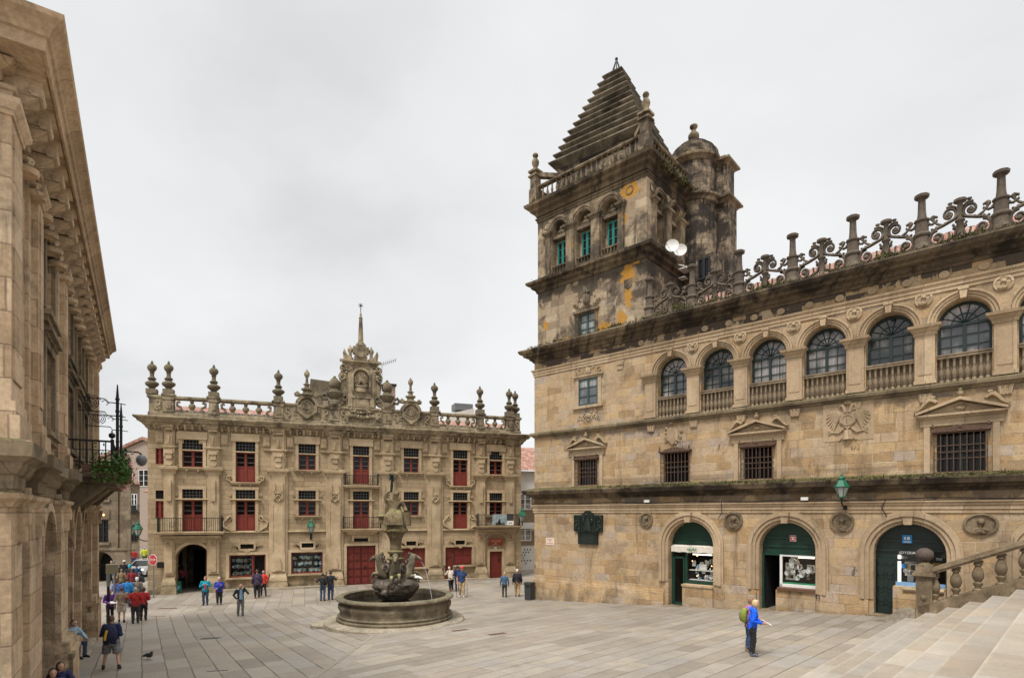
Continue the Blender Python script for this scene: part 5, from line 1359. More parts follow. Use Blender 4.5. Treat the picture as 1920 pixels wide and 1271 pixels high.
# doors and boards
def boards(o, name, nv, par=HO):
    a, b, z0, z1 = o[1:]; m = MB(); m.box(a, b, .16, .22, z0, z1)
    nx, nz = nv
    for i in range(nx):
        for k in range(nz):
            w = (b-a)/nx; h = (z1-z0)/nz
            X0, X1, Z0, Z1 = a+i*w+.05*w, a+(i+1)*w-.05*w, z0+k*h+.06*h, z0+(k+1)*h-.06*h
            m.box(X0, X1, .13, .165, Z0, Z1); m.box(X0+.08*w, X1-.08*w, .11, .135, Z0+.12*h, Z1-.12*h)
    return m.build(name, 'red_board', par)
g = boards(GA, 'gate', (4, 5)); m = MB(); m.box(14.455, 14.485, .1, .2, -.2, 2.86); [m.ball((13.6+.28*i, .1, -.02+.55*k), .03, 1) for i in range(7) for k in range(6)]; m.ring(14.8, 1.2, .05, .08, .06, .1, 10, 0, 2*PI); m.build('gate_studs', 'iron', g)
boards(RB, 'shutter', (2, 1)); boards(('r', 22.0, 23.64, 1.08, 2.6), 'shutter', (2, 2)); boards(('r', 21.32, 22.0, -.2, 2.6), 'door', (1, 3)); d = boards(ED, 'door', (1, 1))
m = MB(); m.box(26.05, 26.12, .06, .14, 1.25, 1.65); m.build('door_knocker', 'iron', d)
# shop windows of the house: red frame, glass, shelves of silver
def hshop(a, b, z0, z1, seed, door=None):
    w = MB().quad((a, .14, z0), (b, .14, z0), (b, .14, z1), (a, .14, z1)).build('shop_window', 'shop_glass', HO)
    f = MB(); 
    for p, q in ((a, a+.09), (b-.09, b)): f.box(p, q, .08, .18, z0, z1)
    f.box(a, b, .08, .179, z0, z0+.1); f.box(a, b, .08, .179, z1-.08, z1); f.build('window_frame', 'red_paint', w)
    m = MB(); m.box(a, b, .8, .85, z0, z1); m.box(a, b, .2, .8, z0-.02, z0+.02); m.build('display_backing', 'shop_dark', w)
    m = MB()
    for k in (.33, .6): m.box(a+.1, b-.1, .25, .7, z0+(z1-z0)*k, z0+(z1-z0)*k+.02)
    m.build('display_shelf', 'shop_dark', w)
    for k, nn in ((.05, 20), (.36, 12), (.63, 9)):
        dd = display(a+.05, b-.05, z0+(z1-z0)*k, z0+(z1-z0)*k+.3, .25, seed+int(k*10), ('shop_silver', 'shop_silver'), nn*2); [link(q.name.split('.')[0], q, w) for q in dd]
    m = MB(); m.box(a+.5, b-.5, .74, .76, z1-.1, z1-.08); m.build('display_lamp', 'dim_shop_light', w)
    m = MB()
    for k in range(3): m.next(); m.ball((b-.18, .12, z0+.5+.4*k), (.05, .01, .06), 1)
    build_each(m, 'window_sticker', 'sign_blue', w)
hshop(5.0, 6.6, .72, 2.36, 21); hshop(9.27, 11.56, .82, 2.46, 41)
m = MB(); m.box(6.6, 6.7, .08, .2, -.2, 2.36); m.box(7.37, 7.47, .08, .2, -.2, 2.36); m.box(6.6, 7.47, .08, .2, 2.26, 2.36); m.build('shop_door_frame', 'red_paint', HO)
MB().box(6.7, 7.37, .5, .55, -.2, 2.3).build('shop_door', 'dark_room', HO)
# base step along the house front
m = MB(); m.box(4.3, 13.2, -.75, .02, -.8, -.12); m.box(15.7, 25.1, -.6, .02, -.8, -.05); m.box(13.1, 15.8, -.5, .02, -.8, -.22); m.build('base_step', 'step_stone', HO)
# signs and plates on the house
def wall_sign(label, fr, x, y, z, w, h, mat, text=None, tmat=None, size=.1, name='wall_sign', cat='sign', lines=None):
    o = fthing(name, label, cat, fr, x, y, z)
    m = MB(); m.box(-w/2, w/2, -.025, 0, -h/2, h/2); m.build('plate', mat, o)
    if text: link('lettering', text_mesh(text, size, MATS[tmat], .003), o, (0, -.03, 0))
    if lines:
        m = MB()
        for (a, b, zz, t) in lines: m.box(a, b, -.03, -.024, zz-t/2, zz+t/2)
        m.build('lettering', tmat, o)
    return o
SB = fthing('hanging_sign', 'tilted dark red board with pale lettering above the right-hand door', 'sign', FC, 25.7, -.12, 3.0)
m = MB(); m.quad((-.68, -.02, -.32), (.6, -.02, -.34), (.66, -.3, .3), (-.62, -.3, .34)); m.quad((-.68, .02, -.32), (.6, .02, -.34), (.66, -.26, .3), (-.62, -.26, .34)); m.build('board', plain('sign_brick', (.25, .035, .015), .6), SB)
m = MB()
for z, a in ((.12, .5), (0, .36), (-.24, .3)):
    for k in range(int(a*2/.09)): m.box(-a+.09*k, -a+.09*k+.05, -.19-.43*z-.03, -.19-.43*z, z-.025, z+.025)
m.ball((-.02, -.17, -.12), (.06, .03, .06), 1); m.build('lettering', plain('pale_letters', (.55, .32, .2), .7), SB)
wall_sign('small white number plate above the right-hand red door', FC, 25.75, 0, 2.45, .24, .22, 'white_paint', '2', 'iron', .14)
wall_sign('small white number plate right of the big red gate', FC, 15.95, 0, 2.98, .22, .22, 'white_paint', '3', 'iron', .14)
wall_sign('small dark plaque on the left corner pier of the house', FC, .62, -.17, 1.8, .42, .42, 'iron')
PO = fthing('balcony_banner', 'exhibition banner with black spires under a grey sky hung on the right-hand balcony', 'banner', FC, 25.95, -.84, 4.45)
m = MB(); m.box(-.75, .55, -.03, 0, .02, .92); m.build('sky_panel', plain('banner_sky', (.26, .32, .33), .7, var=.6, scale=3.5), PO)
m = MB()
for c, w, h in ((-.15, .18, .6), (-.42, .06, .3), (-.33, .05, .22), (.12, .05, .3), (.24, .05, .34), (.33, .04, .2), (.02, .05, .26)):
    m.prism([(c-w, .03), (c+w, .03), (c+w*.5, .03+h*.5), (c, .03+h), (c-w*.5, .03+h*.5)], -.036, -.03)
m.build('spires', 'iron', PO)
m = MB(); m.box(.56, 1.16, -.03, 0, .38, .95); m.build('dark_panel', 'grille_black', PO)
m = MB(); m.box(.56, 1.16, -.03, 0, .0, .375); m.build('white_panel', 'white_paint', PO)
m = MB()
for k in range(6): m.box(.62, 1.1, -.034, -.03, .45+.07*k, .47+.07*k)
m.box(.72, 1.0, -.034, -.03, .14, .2); m.build('lettering', 'lead_grey', PO)
# ================================================================== BANK BUILDING (left, seen along its front)
LB = fthing('arcaded_building', 'tall brown stone building with giant pilasters, a ground arcade and a deep bracketed cornice', 'building', FL, 0, 0, 0)
LX, LW = -.95, 19.2
arch = [('a', 5.1, 1.2, .2, 4.35)]+[('a', 9.65+3.07*k, 1.3, .35, 4.25) for k in range(3)]
wins = [(4.95, .78), (9.6, .78), (12.6, .78), (15.6, .78)]
ops = list(arch)
for c, h in wins: ops += [('r', c-h, c+h, 7.5, 9.5), ('r', c-h, c+h, 10.35, 12.15)]
m = MB(); m.wall(LX, LW, -.8, 13.0, ops)
for o in ops: m.reveal(o, 0, .8 if o[0] == 'a' else .3, 14)
D = 12
m.quad((LX, 0, -.8), (LX, D, -.8), (LX, D, 13), (LX, 0, 13)); m.quad((LW, 0, -.8), (LW, D, -.8), (LW, D, 13), (LW, 0, 13)); m.quad((LX, D, -.8), (LW, D, -.8), (LW, D, 13), (LX, D, 13)); m.quad((LX, 0, 13), (LW, 0, 13), (LW, D, 13), (LX, D, 13))
m.build('wall', 'bank_ashlar', LB)
m = MB(); m.box(3.2, 17.6, .8, 4.4, .2, 6); m.f = [f for i, f in enumerate(m.f) if i != 2]; m.build('arcade_vault', 'bank_ashlar', LB)
m = MB()
def plinth(a, b, pr, top):
    m.next(); m.box(a, b, -pr, .02, -.8, top-.4); m.prism([(a, top-.4), (b, top-.4), (b-.02, top), (a+.02, top)], -pr+.08, .02); m.box(a-.03, b+.03, -pr-.04, .02, top-.42, top-.3)
plinth(LX-.25, .3, .34, 1.5); plinth(1.3, 3.88, .2, 1.5); plinth(6.33, 8.3, .38, 1.95); plinth(17.1, 19.4, .38, 1.9)
build_each(m, 'plinth', 'bank_ashlar', LB)
def u(px, w): return FL.u(px, w)
pil = [(LX, .05, .17), (1.96, 2.62, .17), (6.75, 7.45, .17), (17.2, 17.8, .17), (18.3, LW, .3)]
lowp = [(LX, .05, .17), (1.43, 3.1, .1), (6.31, 8.0, .13), (17.1, 17.9, .13), (18.2, LW, .3)]
for (a, b, p), (c, d, q) in zip(pil, lowp):
    lo = MB(); lo.box(c, d, -q, .02, 1.2, 6.0)
    lo.sweep([(c-.02, .02), (c-.02, -q), (d+.02, -q), (d+.02, .02)], [(-.04, 5.6), (.02, 5.6), (.05, 5.68), (.12, 5.74), (.14, 5.82), (.02, 5.86), (-.04, 5.9)])
    e = min(d, b)
    for k in range(2): lo.box(e-.42, e-.1, -q-.1-.05*k, -q+.02, 5.0+.3*k, 5.3+.3*k)
    lo.build('lower_pilaster', 'bank_trim', LB)
    up_ = MB(); up_.box(a, b, -p, .02, 7.3, 12.3)
    if a > 0: up_.box(a-.35, a+.02, -.06, .02, 6.9, 12.3); up_.box(b-.02, b+.35, -.06, .02, 6.9, 12.3)
    up_.box(a-.12, b+.12, -p-.12, .02, 6.66, 7.1); up_.box(a-.06, b+.06, -p-.06, .02, 7.1, 7.34)
    up_.box(a+.14, b-.14, -p-.025, -p+.02, 7.7, 11.8)
    up_.sweep([(a, .02), (a, -p), (b, -p), (b, .02)], [(-.04, 12.02), (.03, 12.02), (.05, 12.12), (.12, 12.2), (.13, 12.28), (-.04, 12.32)])
    up_.build('pilaster', 'bank_trim', LB)
PP = [(LX, D), (LX, -.17), (.15, -.17), (.15, 0)]
for a, b, p in pil[1:4]: PP += [(a-.25, 0), (a-.25, -p), (b+.25, -p), (b+.25, 0)]
PP += [(18.2, 0), (18.2, -.3), (LW, -.3), (LW, D)]
m = MB(); m.sweep(PP, [(-.6, 5.9), (.02, 5.9), (.03, 6.12), (.08, 6.15), (.14, 6.24), (.16, 6.32), (.3, 6.42), (.31, 6.66), (.27, 6.68), (.0, 6.74), (-.6, 6.74)])
m.build('ledge', 'bank_ledge', LB)
m = MB(); m.sweep(PP, [(-.6, 12.32), (.02, 12.32), (.02, 12.4), (.06, 12.42), (.08, 12.48), (.0, 12.52), (-.6, 12.52)]); m.build('architrave', 'bank_trim', LB)
CP = [(LX, D), (LX, 0), (LW, 0), (LW, D)]
m = MB(); m.sweep(CP, [(-.6, 12.52), (.06, 12.52), (.06, 12.7), (.2, 12.76), (.24, 12.84), (-.6, 12.86)])
m.sweep(CP, [(-.6, 12.88), (.62, 12.88), (.64, 12.84), (.68, 12.84), (.7, 13.03), (.74, 13.05), (.76, 13.12), (.84, 13.22), (.92, 13.28), (.94, 13.36), (-.6, 13.5)])
m.build('cornice', 'bank_cornice', LB)
br = MB()
br.prism([(-.17, .02), (.17, .02), (.17, .34), (-.17, .34)], -.5, .02)
br.add([(-.17, -.48, .02), (.17, -.48, .02), (.17, -.06, -.32), (-.17, -.06, -.32), (-.17, -.48, .06), (.17, -.48, .06), (.17, 0, .06), (-.17, 0, .06)], [[0,1,2,3],[4,5,6,7],[0,1,5,4],[1,2,6,5],[2,3,7,6],[3,0,4,7]])
br.tube([(-.19, -.42, .1), (.19, -.42, .1)], .1, 10); br.tube([(-.19, -.1, -.28), (.19, -.1, -.28)], .09, 8); br.box(-.23, .23, -.56, .02, .27, .36)
bme = br.mesh('cornice_bracket', 'bank_trim', 40)
x = LX+.3
while x < LW: link('cornice_bracket', bme, LB, (x, -.05, 12.52)); x += .98
for y in (.6, 1.6, 2.6, 3.6, 4.6): link('cornice_bracket', bme, LB, (LX-.05, y, 12.52), -PI/2)
m = MB(); x = .9
while x < LW: m.next(); m.lathe([(.22, 0), (.25, .1), (.13, .2), (.17, .3), (0, .36)], (x, -.08, 11.95), 10); m.tube([(x-.18, -.12, 12.12), (x, -.2, 12.02), (x+.18, -.12, 12.12)], .07, 6); x += .98
build_each(m, 'frieze_drop', 'bank_trim', LB, 45)
for c, h in wins:
    for z0, z1 in ((7.5, 9.5), (10.35, 12.15)):
        light_window(LB, c-h, c+h, z0, z1, .22, 'old_glass', 'wood_brown', 2, 4, .08)
        m = MB()
        m.box(c-h-.24, c-h, -.07, .02, z0, z1+.2); m.box(c+h, c+h+.24, -.07, .02, z0, z1+.2); m.box(c-h, c+h, -.07, .02, z1, z1+.2)
        m.box(c-h-.28, c+h+.28, -.18, .28, z0-.16, z0-.04); m.box(c-h-.2, c+h+.2, -.11, .02, z0-.3, z0-.16)
        if z0 < 9: m.box(c-h-.3, c+h+.3, -.2, .02, z1+.3, z1+.4); m.box(c-h-.25, c+h+.25, -.11, .02, z1+.2, z1+.3)
        m.build('window_surround', 'bank_ledge', LB)
m = MB()
for o in arch: m.next(); m.ring(o[1], o[4], o[2]+.0, o[2]+.2, -.05, .02, 18)
build_each(m, 'arch_moulding', 'bank_trim', LB)
cp = [(.42, 0), (.42, .2), (.36, .22), (.4, .32), (.31, .4), (.29, .48), (.29, 1.6), (.25, 3.05), (.29, 3.08), (.29, 3.14), (.25, 3.17), (.25, 3.3), (.36, 3.45), (.42, 3.5), (.42, 3.62)]
cm = MB().lathe(cp, n=18); cm.box(-.42, .42, -.4, .4, -.9, .02); cm.box(-.44, .44, -.4, .4, 3.6, 3.72); cme = cm.mesh('column', 'bank_trim', 40)
for x in (11.18, 14.25): link('column', cme, LB, (x, .38, .62))
m = MB(); m.box(8.3, 17.1, -.32, .1, -.8, .12); m.box(8.3, 17.1, .1, .45, -.8, .3); m.box(8.3, 17.1, .45, 4.4, -.8, .48); m.build('arcade_steps', 'step_stone', LB)
# long balcony
m = MB(); by0, bx0, bx1 = -1.2, 9.6, 18.9
m.sweep([(bx0, .0), (bx0, by0), (bx1, by0), (bx1, 0)], [(-.5, 6.48), (.0, 6.48), (.04, 6.6), (.12, 6.66), (.12, 6.82), (-.5, 6.84)]); m.plan([(bx0+.1, 0), (bx0+.1, by0+.1), (bx1-.1, by0+.1), (bx1-.1, 0)], 6.5, 6.835)
for c in (10.2, 14.2, 18.3):
    m.add([(c-.3, 0, 5.5), (c+.3, 0, 5.5), (c+.3, by0+.25, 6.5), (c-.3, by0+.25, 6.5), (c-.3, 0, 6.56), (c+.3, 0, 6.56), (c+.3, by0+.25, 6.56), (c-.3, by0+.25, 6.56)], [[0,1,2,3],[4,5,6,7],[0,1,5,4],[1,2,6,5],[2,3,7,6],[3,0,4,7]])
m.add([(bx0+.3, 0, 5.75), (bx1-.3, 0, 5.75), (bx1-.3, by0+.3, 6.54), (bx0+.3, by0+.3, 6.54)], [[0, 1, 2, 3]])
bal = m.build('balcony', 'bank_ledge', LB)
r = MB()
def bar(x, y):
    r.tube([(x, y, 6.92), (x, y, 7.85)], .018, 5); r.ball((x, y, 7.3), .04, 1); r.ball((x, y, 7.42), .035, 1); r.lathe([(.03, 0), (.018, .15)], (x, y, 6.92), 5)
n = 60
for i in range(n+1): bar(bx0+.05+(bx1-bx0-.1)*i/n, by0+.06)
for k in range(1, 7):
    for x in (bx0+.05, bx1-.05): bar(x, by0+.06+k*1.19/7)
for z in (7.85, 7.15, 7.55):
    t = .03 if z > 7.8 else .012
    r.box(bx0, bx1, by0+.03, by0+.09, z-t, z+t); r.box(bx0+.02, bx0+.08, by0, 0, z-t, z+t); r.box(bx1-.08, bx1-.02, by0, 0, z-t, z+t)
for x in (bx0+.05, bx1-.05): r.box(x-.05, x+.05, by0, by0+.1, 6.92, 7.92); r.ball((x, by0+.06, 8.05), .1, 2); r.tube([(x, by0+.06, 7.9), (x, by0+.06, 8.22)], .02, 5)
r.build('railing', 'iron', bal)
# flowering plants in a box hung on the balcony corner
PB = fthing('flower_box', 'trailing flower box with pink blossoms on the near corner of the left balcony', 'flower box', FL, 10.2, by0-.12, 6.95)
m = MB(); m.box(-.55, .95, -.12, .14, -.12, .14); m.box(-.66, -.5, .02, .95, -.1, .12); m.build('trough', 'wood_brown', PB)
rl = random.Random(5); lf, pk = MB(), MB()
def leaf(mm, c, s):
    a = Vector((rl.uniform(-1, 1), rl.uniform(-1, 1), rl.uniform(-1, 1))); a.normalize(); b = a.cross(Vector((rl.uniform(-1, 1), rl.uniform(-1, 1), rl.uniform(-1, 1)))); b.normalize(); c = Vector(c)
    mm.quad(c-a*s, c+b*s*.55, c+a*s, c-b*s*.55)
for k in range(1900):
    t = rl.random()
    if t < .45: x, y = -.62+rl.gauss(0, .09), .75-.9*rl.random()
    else: x, y = rl.uniform(-.65, .7), -.1+rl.gauss(0, .09)
    z = abs(rl.gauss(0, .26))-.1 if rl.random() < .6 else -.45*rl.random()
    leaf(lf, (x-.1*rl.random(), y-.12*rl.random(), z), rl.uniform(.03, .075))
for k in range(420): leaf(pk, (rl.gauss(.35, .28), -.2+rl.gauss(0, .1), rl.gauss(-.05, .24)), rl.uniform(.025, .055))
for k in range(60): leaf(pk, (rl.uniform(-.5, .6), -.18+rl.gauss(0, .1), rl.gauss(.2, .14)), .035)
lf.build('foliage', 'leaf', PB); pk.build('blossoms', 'pink_petal', PB)
# two tall iron masts tied back to the wall with scrolled bars
for i, (px, py) in enumerate(((219, 738), (226, 765))):
    X = u(px, by0); top = 10.1
    M_ = fthing('iron_mast', ('nearer' if i == 0 else 'farther')+' of two slender iron masts tied back from the left balcony', 'mast', FL, X, by0-.02, 6.9, 'iron masts on the balcony')
    m = MB(); m.tube([(0, 0, 0), (0, 0, 2.75)], .05, 8); m.lathe([(.06, 0), (.075, .05), (.05, .1), (.02, .55), (0, .6)], (0, 0, 2.7), 8); m.ball((0, 0, 2.3), .08, 1); m.ball((0, 0, 1.2), .07, 1); m.build('pole', 'iron', M_)
    b = MB()
    for z in (2.25, 2.72):
        b.tube([(0, 0, z-.12), (0, .3, z-.12), (0, .38, z), (0, 1.26, z)], .02, 5); b.tube([(0, -.25, z-.15), (0, 0, z-.12)], .016, 4)
    for q in range(4):
        a0 = q*PI/2; b.tube([(.0, .75+(.06+.2*t/10)*math.cos(a0+t*.45), 2.6+(.06+.2*t/10)*math.sin(a0+t*.45)) for t in range(11)], .014, 4)
    for s in (-1, 1): b.tube([(0, .75+s*.28, 2.6), (0, .75+s*.42, 2.7), (0, .75+s*.5, 2.58), (0, .75+s*.42, 2.5)], .014, 4)
    b.tube([(-.1, 1.2, 2.9), (.1, 1.2, 2.1)], .018, 4)
    b.build('wall_tie', 'iron', M_)
# dome camera on an arm
CA = fthing('security_camera', 'grey dome security camera on a bent arm at the far end of the left balcony', 'camera', FL, u(231, by0)-1.2, by0-.05, 7.4)
m = MB(); m.tube([(0, 0, -.5), (0, 0, .95)], .05, 6); m.box(-.14, .14, -.12, .12, .75, 1.12); m.tube([(0, 0, 1.0), (0, -.55, 1.0), (0, -.68, .92), (0, -.7, .8)], .04, 6); m.build('arm', 'iron', CA)
m = MB(); m.lathe([(.05, .1), (.16, .05), (.24, -.1), (.24, -.22), (.16, -.38), (0, -.46)], (0, -.7, .78), 14); m.build('dome', 'lead_grey', CA, 60)

# ================================================================== STREET AND ROOFS BEHIND
def facing(px, d, w=0.):
    return ((px-CX)/F_PX*d, d)
def street_front(name, label, pxl, pxr, d, z0, z1, mat, back=9.):
    """a house facing down the street: its right flank runs away along the street"""
    xl, xr = (pxl-CX)/F_PX*d, (pxr-CX)/F_PX*d
    o = thing(name, label, 'building', (xl, d, z0)); W_ = xr-xl
    m = MB(); m.plan([(0, 0), (W_, 0), (W_-back*.95, back), (-back*.95, back)], -.5, z1-z0)
    return o, W_, m
SA, W_, m = street_front('corner_house', 'grey stone street house with a dark window and an arched passage, beyond the arcade', 150, 246.5, 47.7, -.4, 8.6, 'street_ashlar')
wl = W_-3.1
m = MB(); w1 = ('r', wl+.15, wl+1.15, 3.4, 5.3); w2 = ('r', wl+.15, wl+1.1, 7.0, 8.4); ar = ('a', wl+.5, 1.1, -.6, 1.5)
m.wall(0, W_, -.6, 9.0, [ar, w1, w2]); m.reveal(ar, 0, 1.5); m.reveal(w1, 0, .25); m.reveal(w2, 0, .25)
m.quad((W_, 0, -.6), (W_-8.5, 9, -.6), (W_-8.5, 9, 9.0), (W_, 0, 9.0)); m.quad((0, 0, 9), (W_, 0, 9), (W_-8.5, 9, 9), (-8.5, 9, 9))
m.build('wall', 'street_ashlar', SA)
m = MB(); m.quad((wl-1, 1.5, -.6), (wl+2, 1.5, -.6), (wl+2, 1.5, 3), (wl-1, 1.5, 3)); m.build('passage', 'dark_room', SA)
for a in (w1, w2): light_window(SA, a[1], a[2], a[3], a[4], .15, 'dark_glass', 'grille_black', 2, 3)
m = MB(); m.box(wl-.05, wl+1.35, -.14, .02, 3.2, 3.38); m.next(); m.box(wl-.05, wl+1.35, -.12, .02, 6.8, 6.98); m.next(); m.box(0, W_+.02, -.1, .02, 2.75, 2.95); m.next(); m.box(wl, wl+1.3, -.07, .02, 5.35, 6.2); m.next(); m.box(W_-.3, W_-.02, -.08, .02, -.4, 9.0); m.next(); m.box(W_-1.2, W_-1.05, -.14, 0, 2.96, 9.0); build_each(m, 'moulding', 'street_ashlar', SA)
MB().box(wl+.35, wl+.85, -.12, -.07, 5.65, 5.8).build('lit_lamp', 'warm_bulb', SA)
SB2, W_, m = street_front('street_house', 'narrow stone street house with a small balcony and tiled eaves beyond the corner house', 225, 262, 66, -.4, 8.8, 'street_ashlar')
m.build('wall', 'street_ashlar', SB2)
m = MB(); m.plan([(-.2, -.5), (W_+.35, -.5), (W_-8.4, 9.2), (-9, 9.2)], 9.2, 9.45); m.build('roof', 'roof_tile', SB2)
for z in (2.6, 6.2): light_window(SB2, W_-.95, W_-.25, z, z+1.9, -.06, 'dark_glass', 'white_paint' if z > 5 else 'grille_black', 2, 3)
m = MB(); m.box(W_-1.2, W_-.05, -.5, 0, 5.9, 6.02); m.box(W_-1.2, W_-.05, -.5, -.46, 6.02, 6.8); m.build('balcony', 'iron', SB2)
SC = thing('upper_house', 'pale pink gabled house with white galleries rising at the far end of the street', 'building', (-66, 97, -.4), math.radians(-12))
m = MB(); m.box(-6, 12, 0, 8, 0, 15); m.prism([(-6, 15), (12, 15), (3.5, 18.2)], 0, 8); m.build('wall', 'pink_plaster', SC)
m = MB(); m.prism([(-6.6, 14.9), (3.5, 18.3), (12.6, 14.9), (12.6, 15.3), (3.5, 18.8), (-6.6, 15.3)], -.5, 8.4); m.build('roof', 'roof_tile', SC)
for k in range(5): light_window(SC, -4+3.2*k, -2+3.2*k, 10.4, 13.2, -.06, 'dark_glass', 'white_paint', 2, 3)
SD_ = thing('gallery_house', 'small house with white glazed gallery and orange tiled roof at the street end', 'building', (-52.6, 82, -.4), math.radians(-4))
m = MB(); m.box(0, 9, 0, 6, 0, 8.9); m.build('wall', 'white_plaster', SD_); m = MB(); m.add([(-.4, -.6, 8.8), (9.4, -.6, 8.8), (9.4, 5, 11.6), (-.4, 5, 11.6), (-.4, -.6, 9), (9.4, -.6, 9), (9.4, 5, 11.8), (-.4, 5, 11.8)], [[0,1,2,3],[4,5,6,7],[0,1,5,4],[1,2,6,5],[2,3,7,6],[3,0,4,7]]); m.build('roof', 'roof_tile', SD_)
for k in range(4): light_window(SD_, .5+2*k, 2.3+2*k, 5.2, 7.8, -.06, 'dark_glass', 'white_paint', 3, 3); light_window(SD_, .5+2*k, 2.2+2*k, 1, 4, -.06, 'dark_glass', 'grille_black', 2, 2)
SE_ = thing('far_house', 'plain pale house closing the view at the end of the street', 'building', (-80, 125, -.4), 0)
m = MB(); m.box(-14, 26, 0, 8, 0, 12); m.build('wall', 'white_plaster', SE_)
# white house in the gap on the right
WH = fthing('white_house', 'white and brown rendered house with red tiled roof in the gap beside the stone tower', 'building', FC, 28.6, 5.2, -.2)
m = MB(); m.box(-.6, 9, 0, 6, -.6, 9.75); m.build('wall', 'white_plaster', WH)
m = MB(); m.box(1.05, 8, -.06, .02, 4.5, 7.4); m.box(1.05, 8, -.06, .02, 1.6 + .9, 4.2 - .3); m.build('render_panel', 'brown_plaster', WH)
m = MB()
for i in range(34):
    x = -1+i*.3
    for k in range(3):
        a, b = x+.1*k, x+.1*(k+1); za, zb = .06*math.sin(PI*k/3), .06*math.sin(PI*(k+1)/3)
        m.quad((a, -.5, 9.8+za), (b, -.5, 9.8+zb), (b, 4.5, 12.6+zb), (a, 4.5, 12.6+za))
m.quad((-1, -.5, 9.75), (9, -.5, 9.75), (9, .1, 9.75), (-1, .1, 9.75)); m.build('roof', 'roof_tile', WH)
for z in (2.95, 6.0): light_window(WH, 1.25, 2.55, z, z+1.55, -.1, 'curtain_glass', 'white_paint', 2, 3)
m = MB(); m.box(1.3, 4, -.4, .02, 4.15, 4.75); m.build('bay_sill', 'white_plaster', WH)
m = MB(); rr = random.Random(4)
for i in range(7):
    for k in range(6):
        if rr.random() < .8: x = .55+i*.3+.15*(k % 2); z = .75+.27*k; m.prism([(x, z-.1), (x+.06, z), (x, z+.1), (x-.06, z)], -.03, .01)
m.build('pierced_screen', 'dark_room', WH)
m = MB(); m.tube([(-.3, -.1, 9.9), (-.3, -.1, 12.2)], .03, 5); m.tube([(-.05, -.1, 9.9), (-.05, -.1, 12.2)], .03, 5); [m.tube([(-.3, -.1, 10.1+.4*k), (-.05, -.1, 10.1+.4*k)], .02, 4) for k in range(6)]; m.build('roof_ladder', 'lead_grey', WH)
# chimneys and roofs behind the parapet
RB1 = fthing('roof_block', 'dark stone roof block standing behind the parapet left of the central crest', 'roof', FC, 10.4, 4.6, 12.9)
m = MB(); m.add([(0, 0, 0), (5.6, 0, 0), (5.6, 4, 0), (0, 4, 0), (.3, 0, 4.0), (4.6, 0, 3.7), (4.6, 4, 3.7), (.3, 4, 4.0)], [[0,3,2,1],[4,5,6,7],[0,1,5,4],[1,2,6,5],[2,3,7,6],[3,0,4,7]]); m.build('wall', 'pinnacle_stone', RB1)
RB2 = fthing('roof_hatch', 'small brick-sided roof hatch with a pale cap left of the central crest', 'roof hatch', FC, 11.7, 2.6, 13.2)
m = MB(); m.box(0, .95, 0, .8, 0, 2.0); m.build('wall', 'pink_plaster', RB2); m = MB(); m.prism([(-.1, 2.0), (1.05, 2.0), (.9, 2.3), (.1, 2.3)], -.1, .9); m.build('cap', 'lead_grey', RB2)
RB3 = fthing('white_chimney', 'white rendered chimney block with a grey top behind the right parapet', 'chimney', FC, 22.6, 3.6, 13.2)
m = MB(); m.add([(0, 0, 0), (2.3, 0, 0), (2.3, 1.5, 0), (0, 1.5, 0), (0, 0, 1.3), (2.3, 0, 1.9), (2.3, 1.5, 1.9), (0, 1.5, 1.3)], [[0,3,2,1],[4,5,6,7],[0,1,5,4],[1,2,6,5],[2,3,7,6],[3,0,4,7]]); m.build('wall', 'white_plaster', RB3)
m = MB(); m.box(.5, 2.2, .1, 1.4, 1.7, 2.3); m.build('cap', 'lead_grey', RB3)
RB4 = fthing('brick_stub', 'patched brick chimney stub right of the central crest', 'chimney', FC, 16.6, 2.2, 13.3)
m = MB(); m.box(0, .9, 0, .8, 0, 3.0); m.build('stack', plain('mixed_brick', (.36, .26, .2), .9, var=.5, scale=6), RB4); m = MB(); m.box(-.12, 1.0, -.1, .9, 3.0, 3.15); m.build('cap', 'iron', RB4)
AN = fthing('roof_aerial', 'thin television aerial standing right of the central crest', 'aerial', FC, 16.35, 2.0, 13.5)
m = MB(); m.tube([(0, 0, 0), (0, 0, 4.6)], .022, 5); m.tube([(-.2, 0, 4.4), (1.2, 0, 5.0)], .016, 4)
for k in range(7): x = .1+.17*k; m.tube([(x, -.28, 4.5+.07*k+.1), (x, .28, 4.5+.07*k-.1)], .012, 4); m.tube([(x, 0, 4.4+.07*k), (x+.05, 0, 4.75+.07*k)], .01, 4)
m.build('aerial_rods', 'lead_grey', AN)
# ================================================================== GROUND, STAIRS
def build_ground():
    xs = [-900, -400, -200, -120]+[-90+1.5*i for i in range(101)]+[80, 120, 250, 900]
    ys = [-200, -60]+[-15+1.5*i for i in range(95)]+[150, 200, 350, 1200]
    vs = [(x, y, ground(x, y)) for y in ys for x in xs]; n = len(xs)
    fs = [[j*n+i, j*n+i+1, (j+1)*n+i+1, (j+1)*n+i] for j in range(len(ys)-1) for i in range(n-1)]
    m = MB(); m.v = vs; m.f = fs
    o = m.build('plaza', 'paving_slabs', None, 180); o['kind'] = 'structure'; o['label'] = 'sloping square paved with large worn granite slabs'
build_ground()
mv = Vector((-.717, -.697)); mv.normalize()
def stair_pts(k): return Vector((FT.w(18.6+.625*k, -1.55).x, FT.w(18.6+.625*k, -1.55).y)), 1.0+.272*k
m = MB()
for k in range(16):
    a, z = stair_pts(k); b, _ = stair_pts(k+1); L = 34
    n = ((b-a).normalized())*-.03
    p = [a+n, b+n*0, b+mv*L, a+mv*L+n]
    m.plan([(q.x, q.y) for q in p], z-.06, z); q2 = [a, b+n*0, b+mv*L, a+mv*L]
    m.plan([(q.x, q.y) for q in q2], z-.9, z-.06)
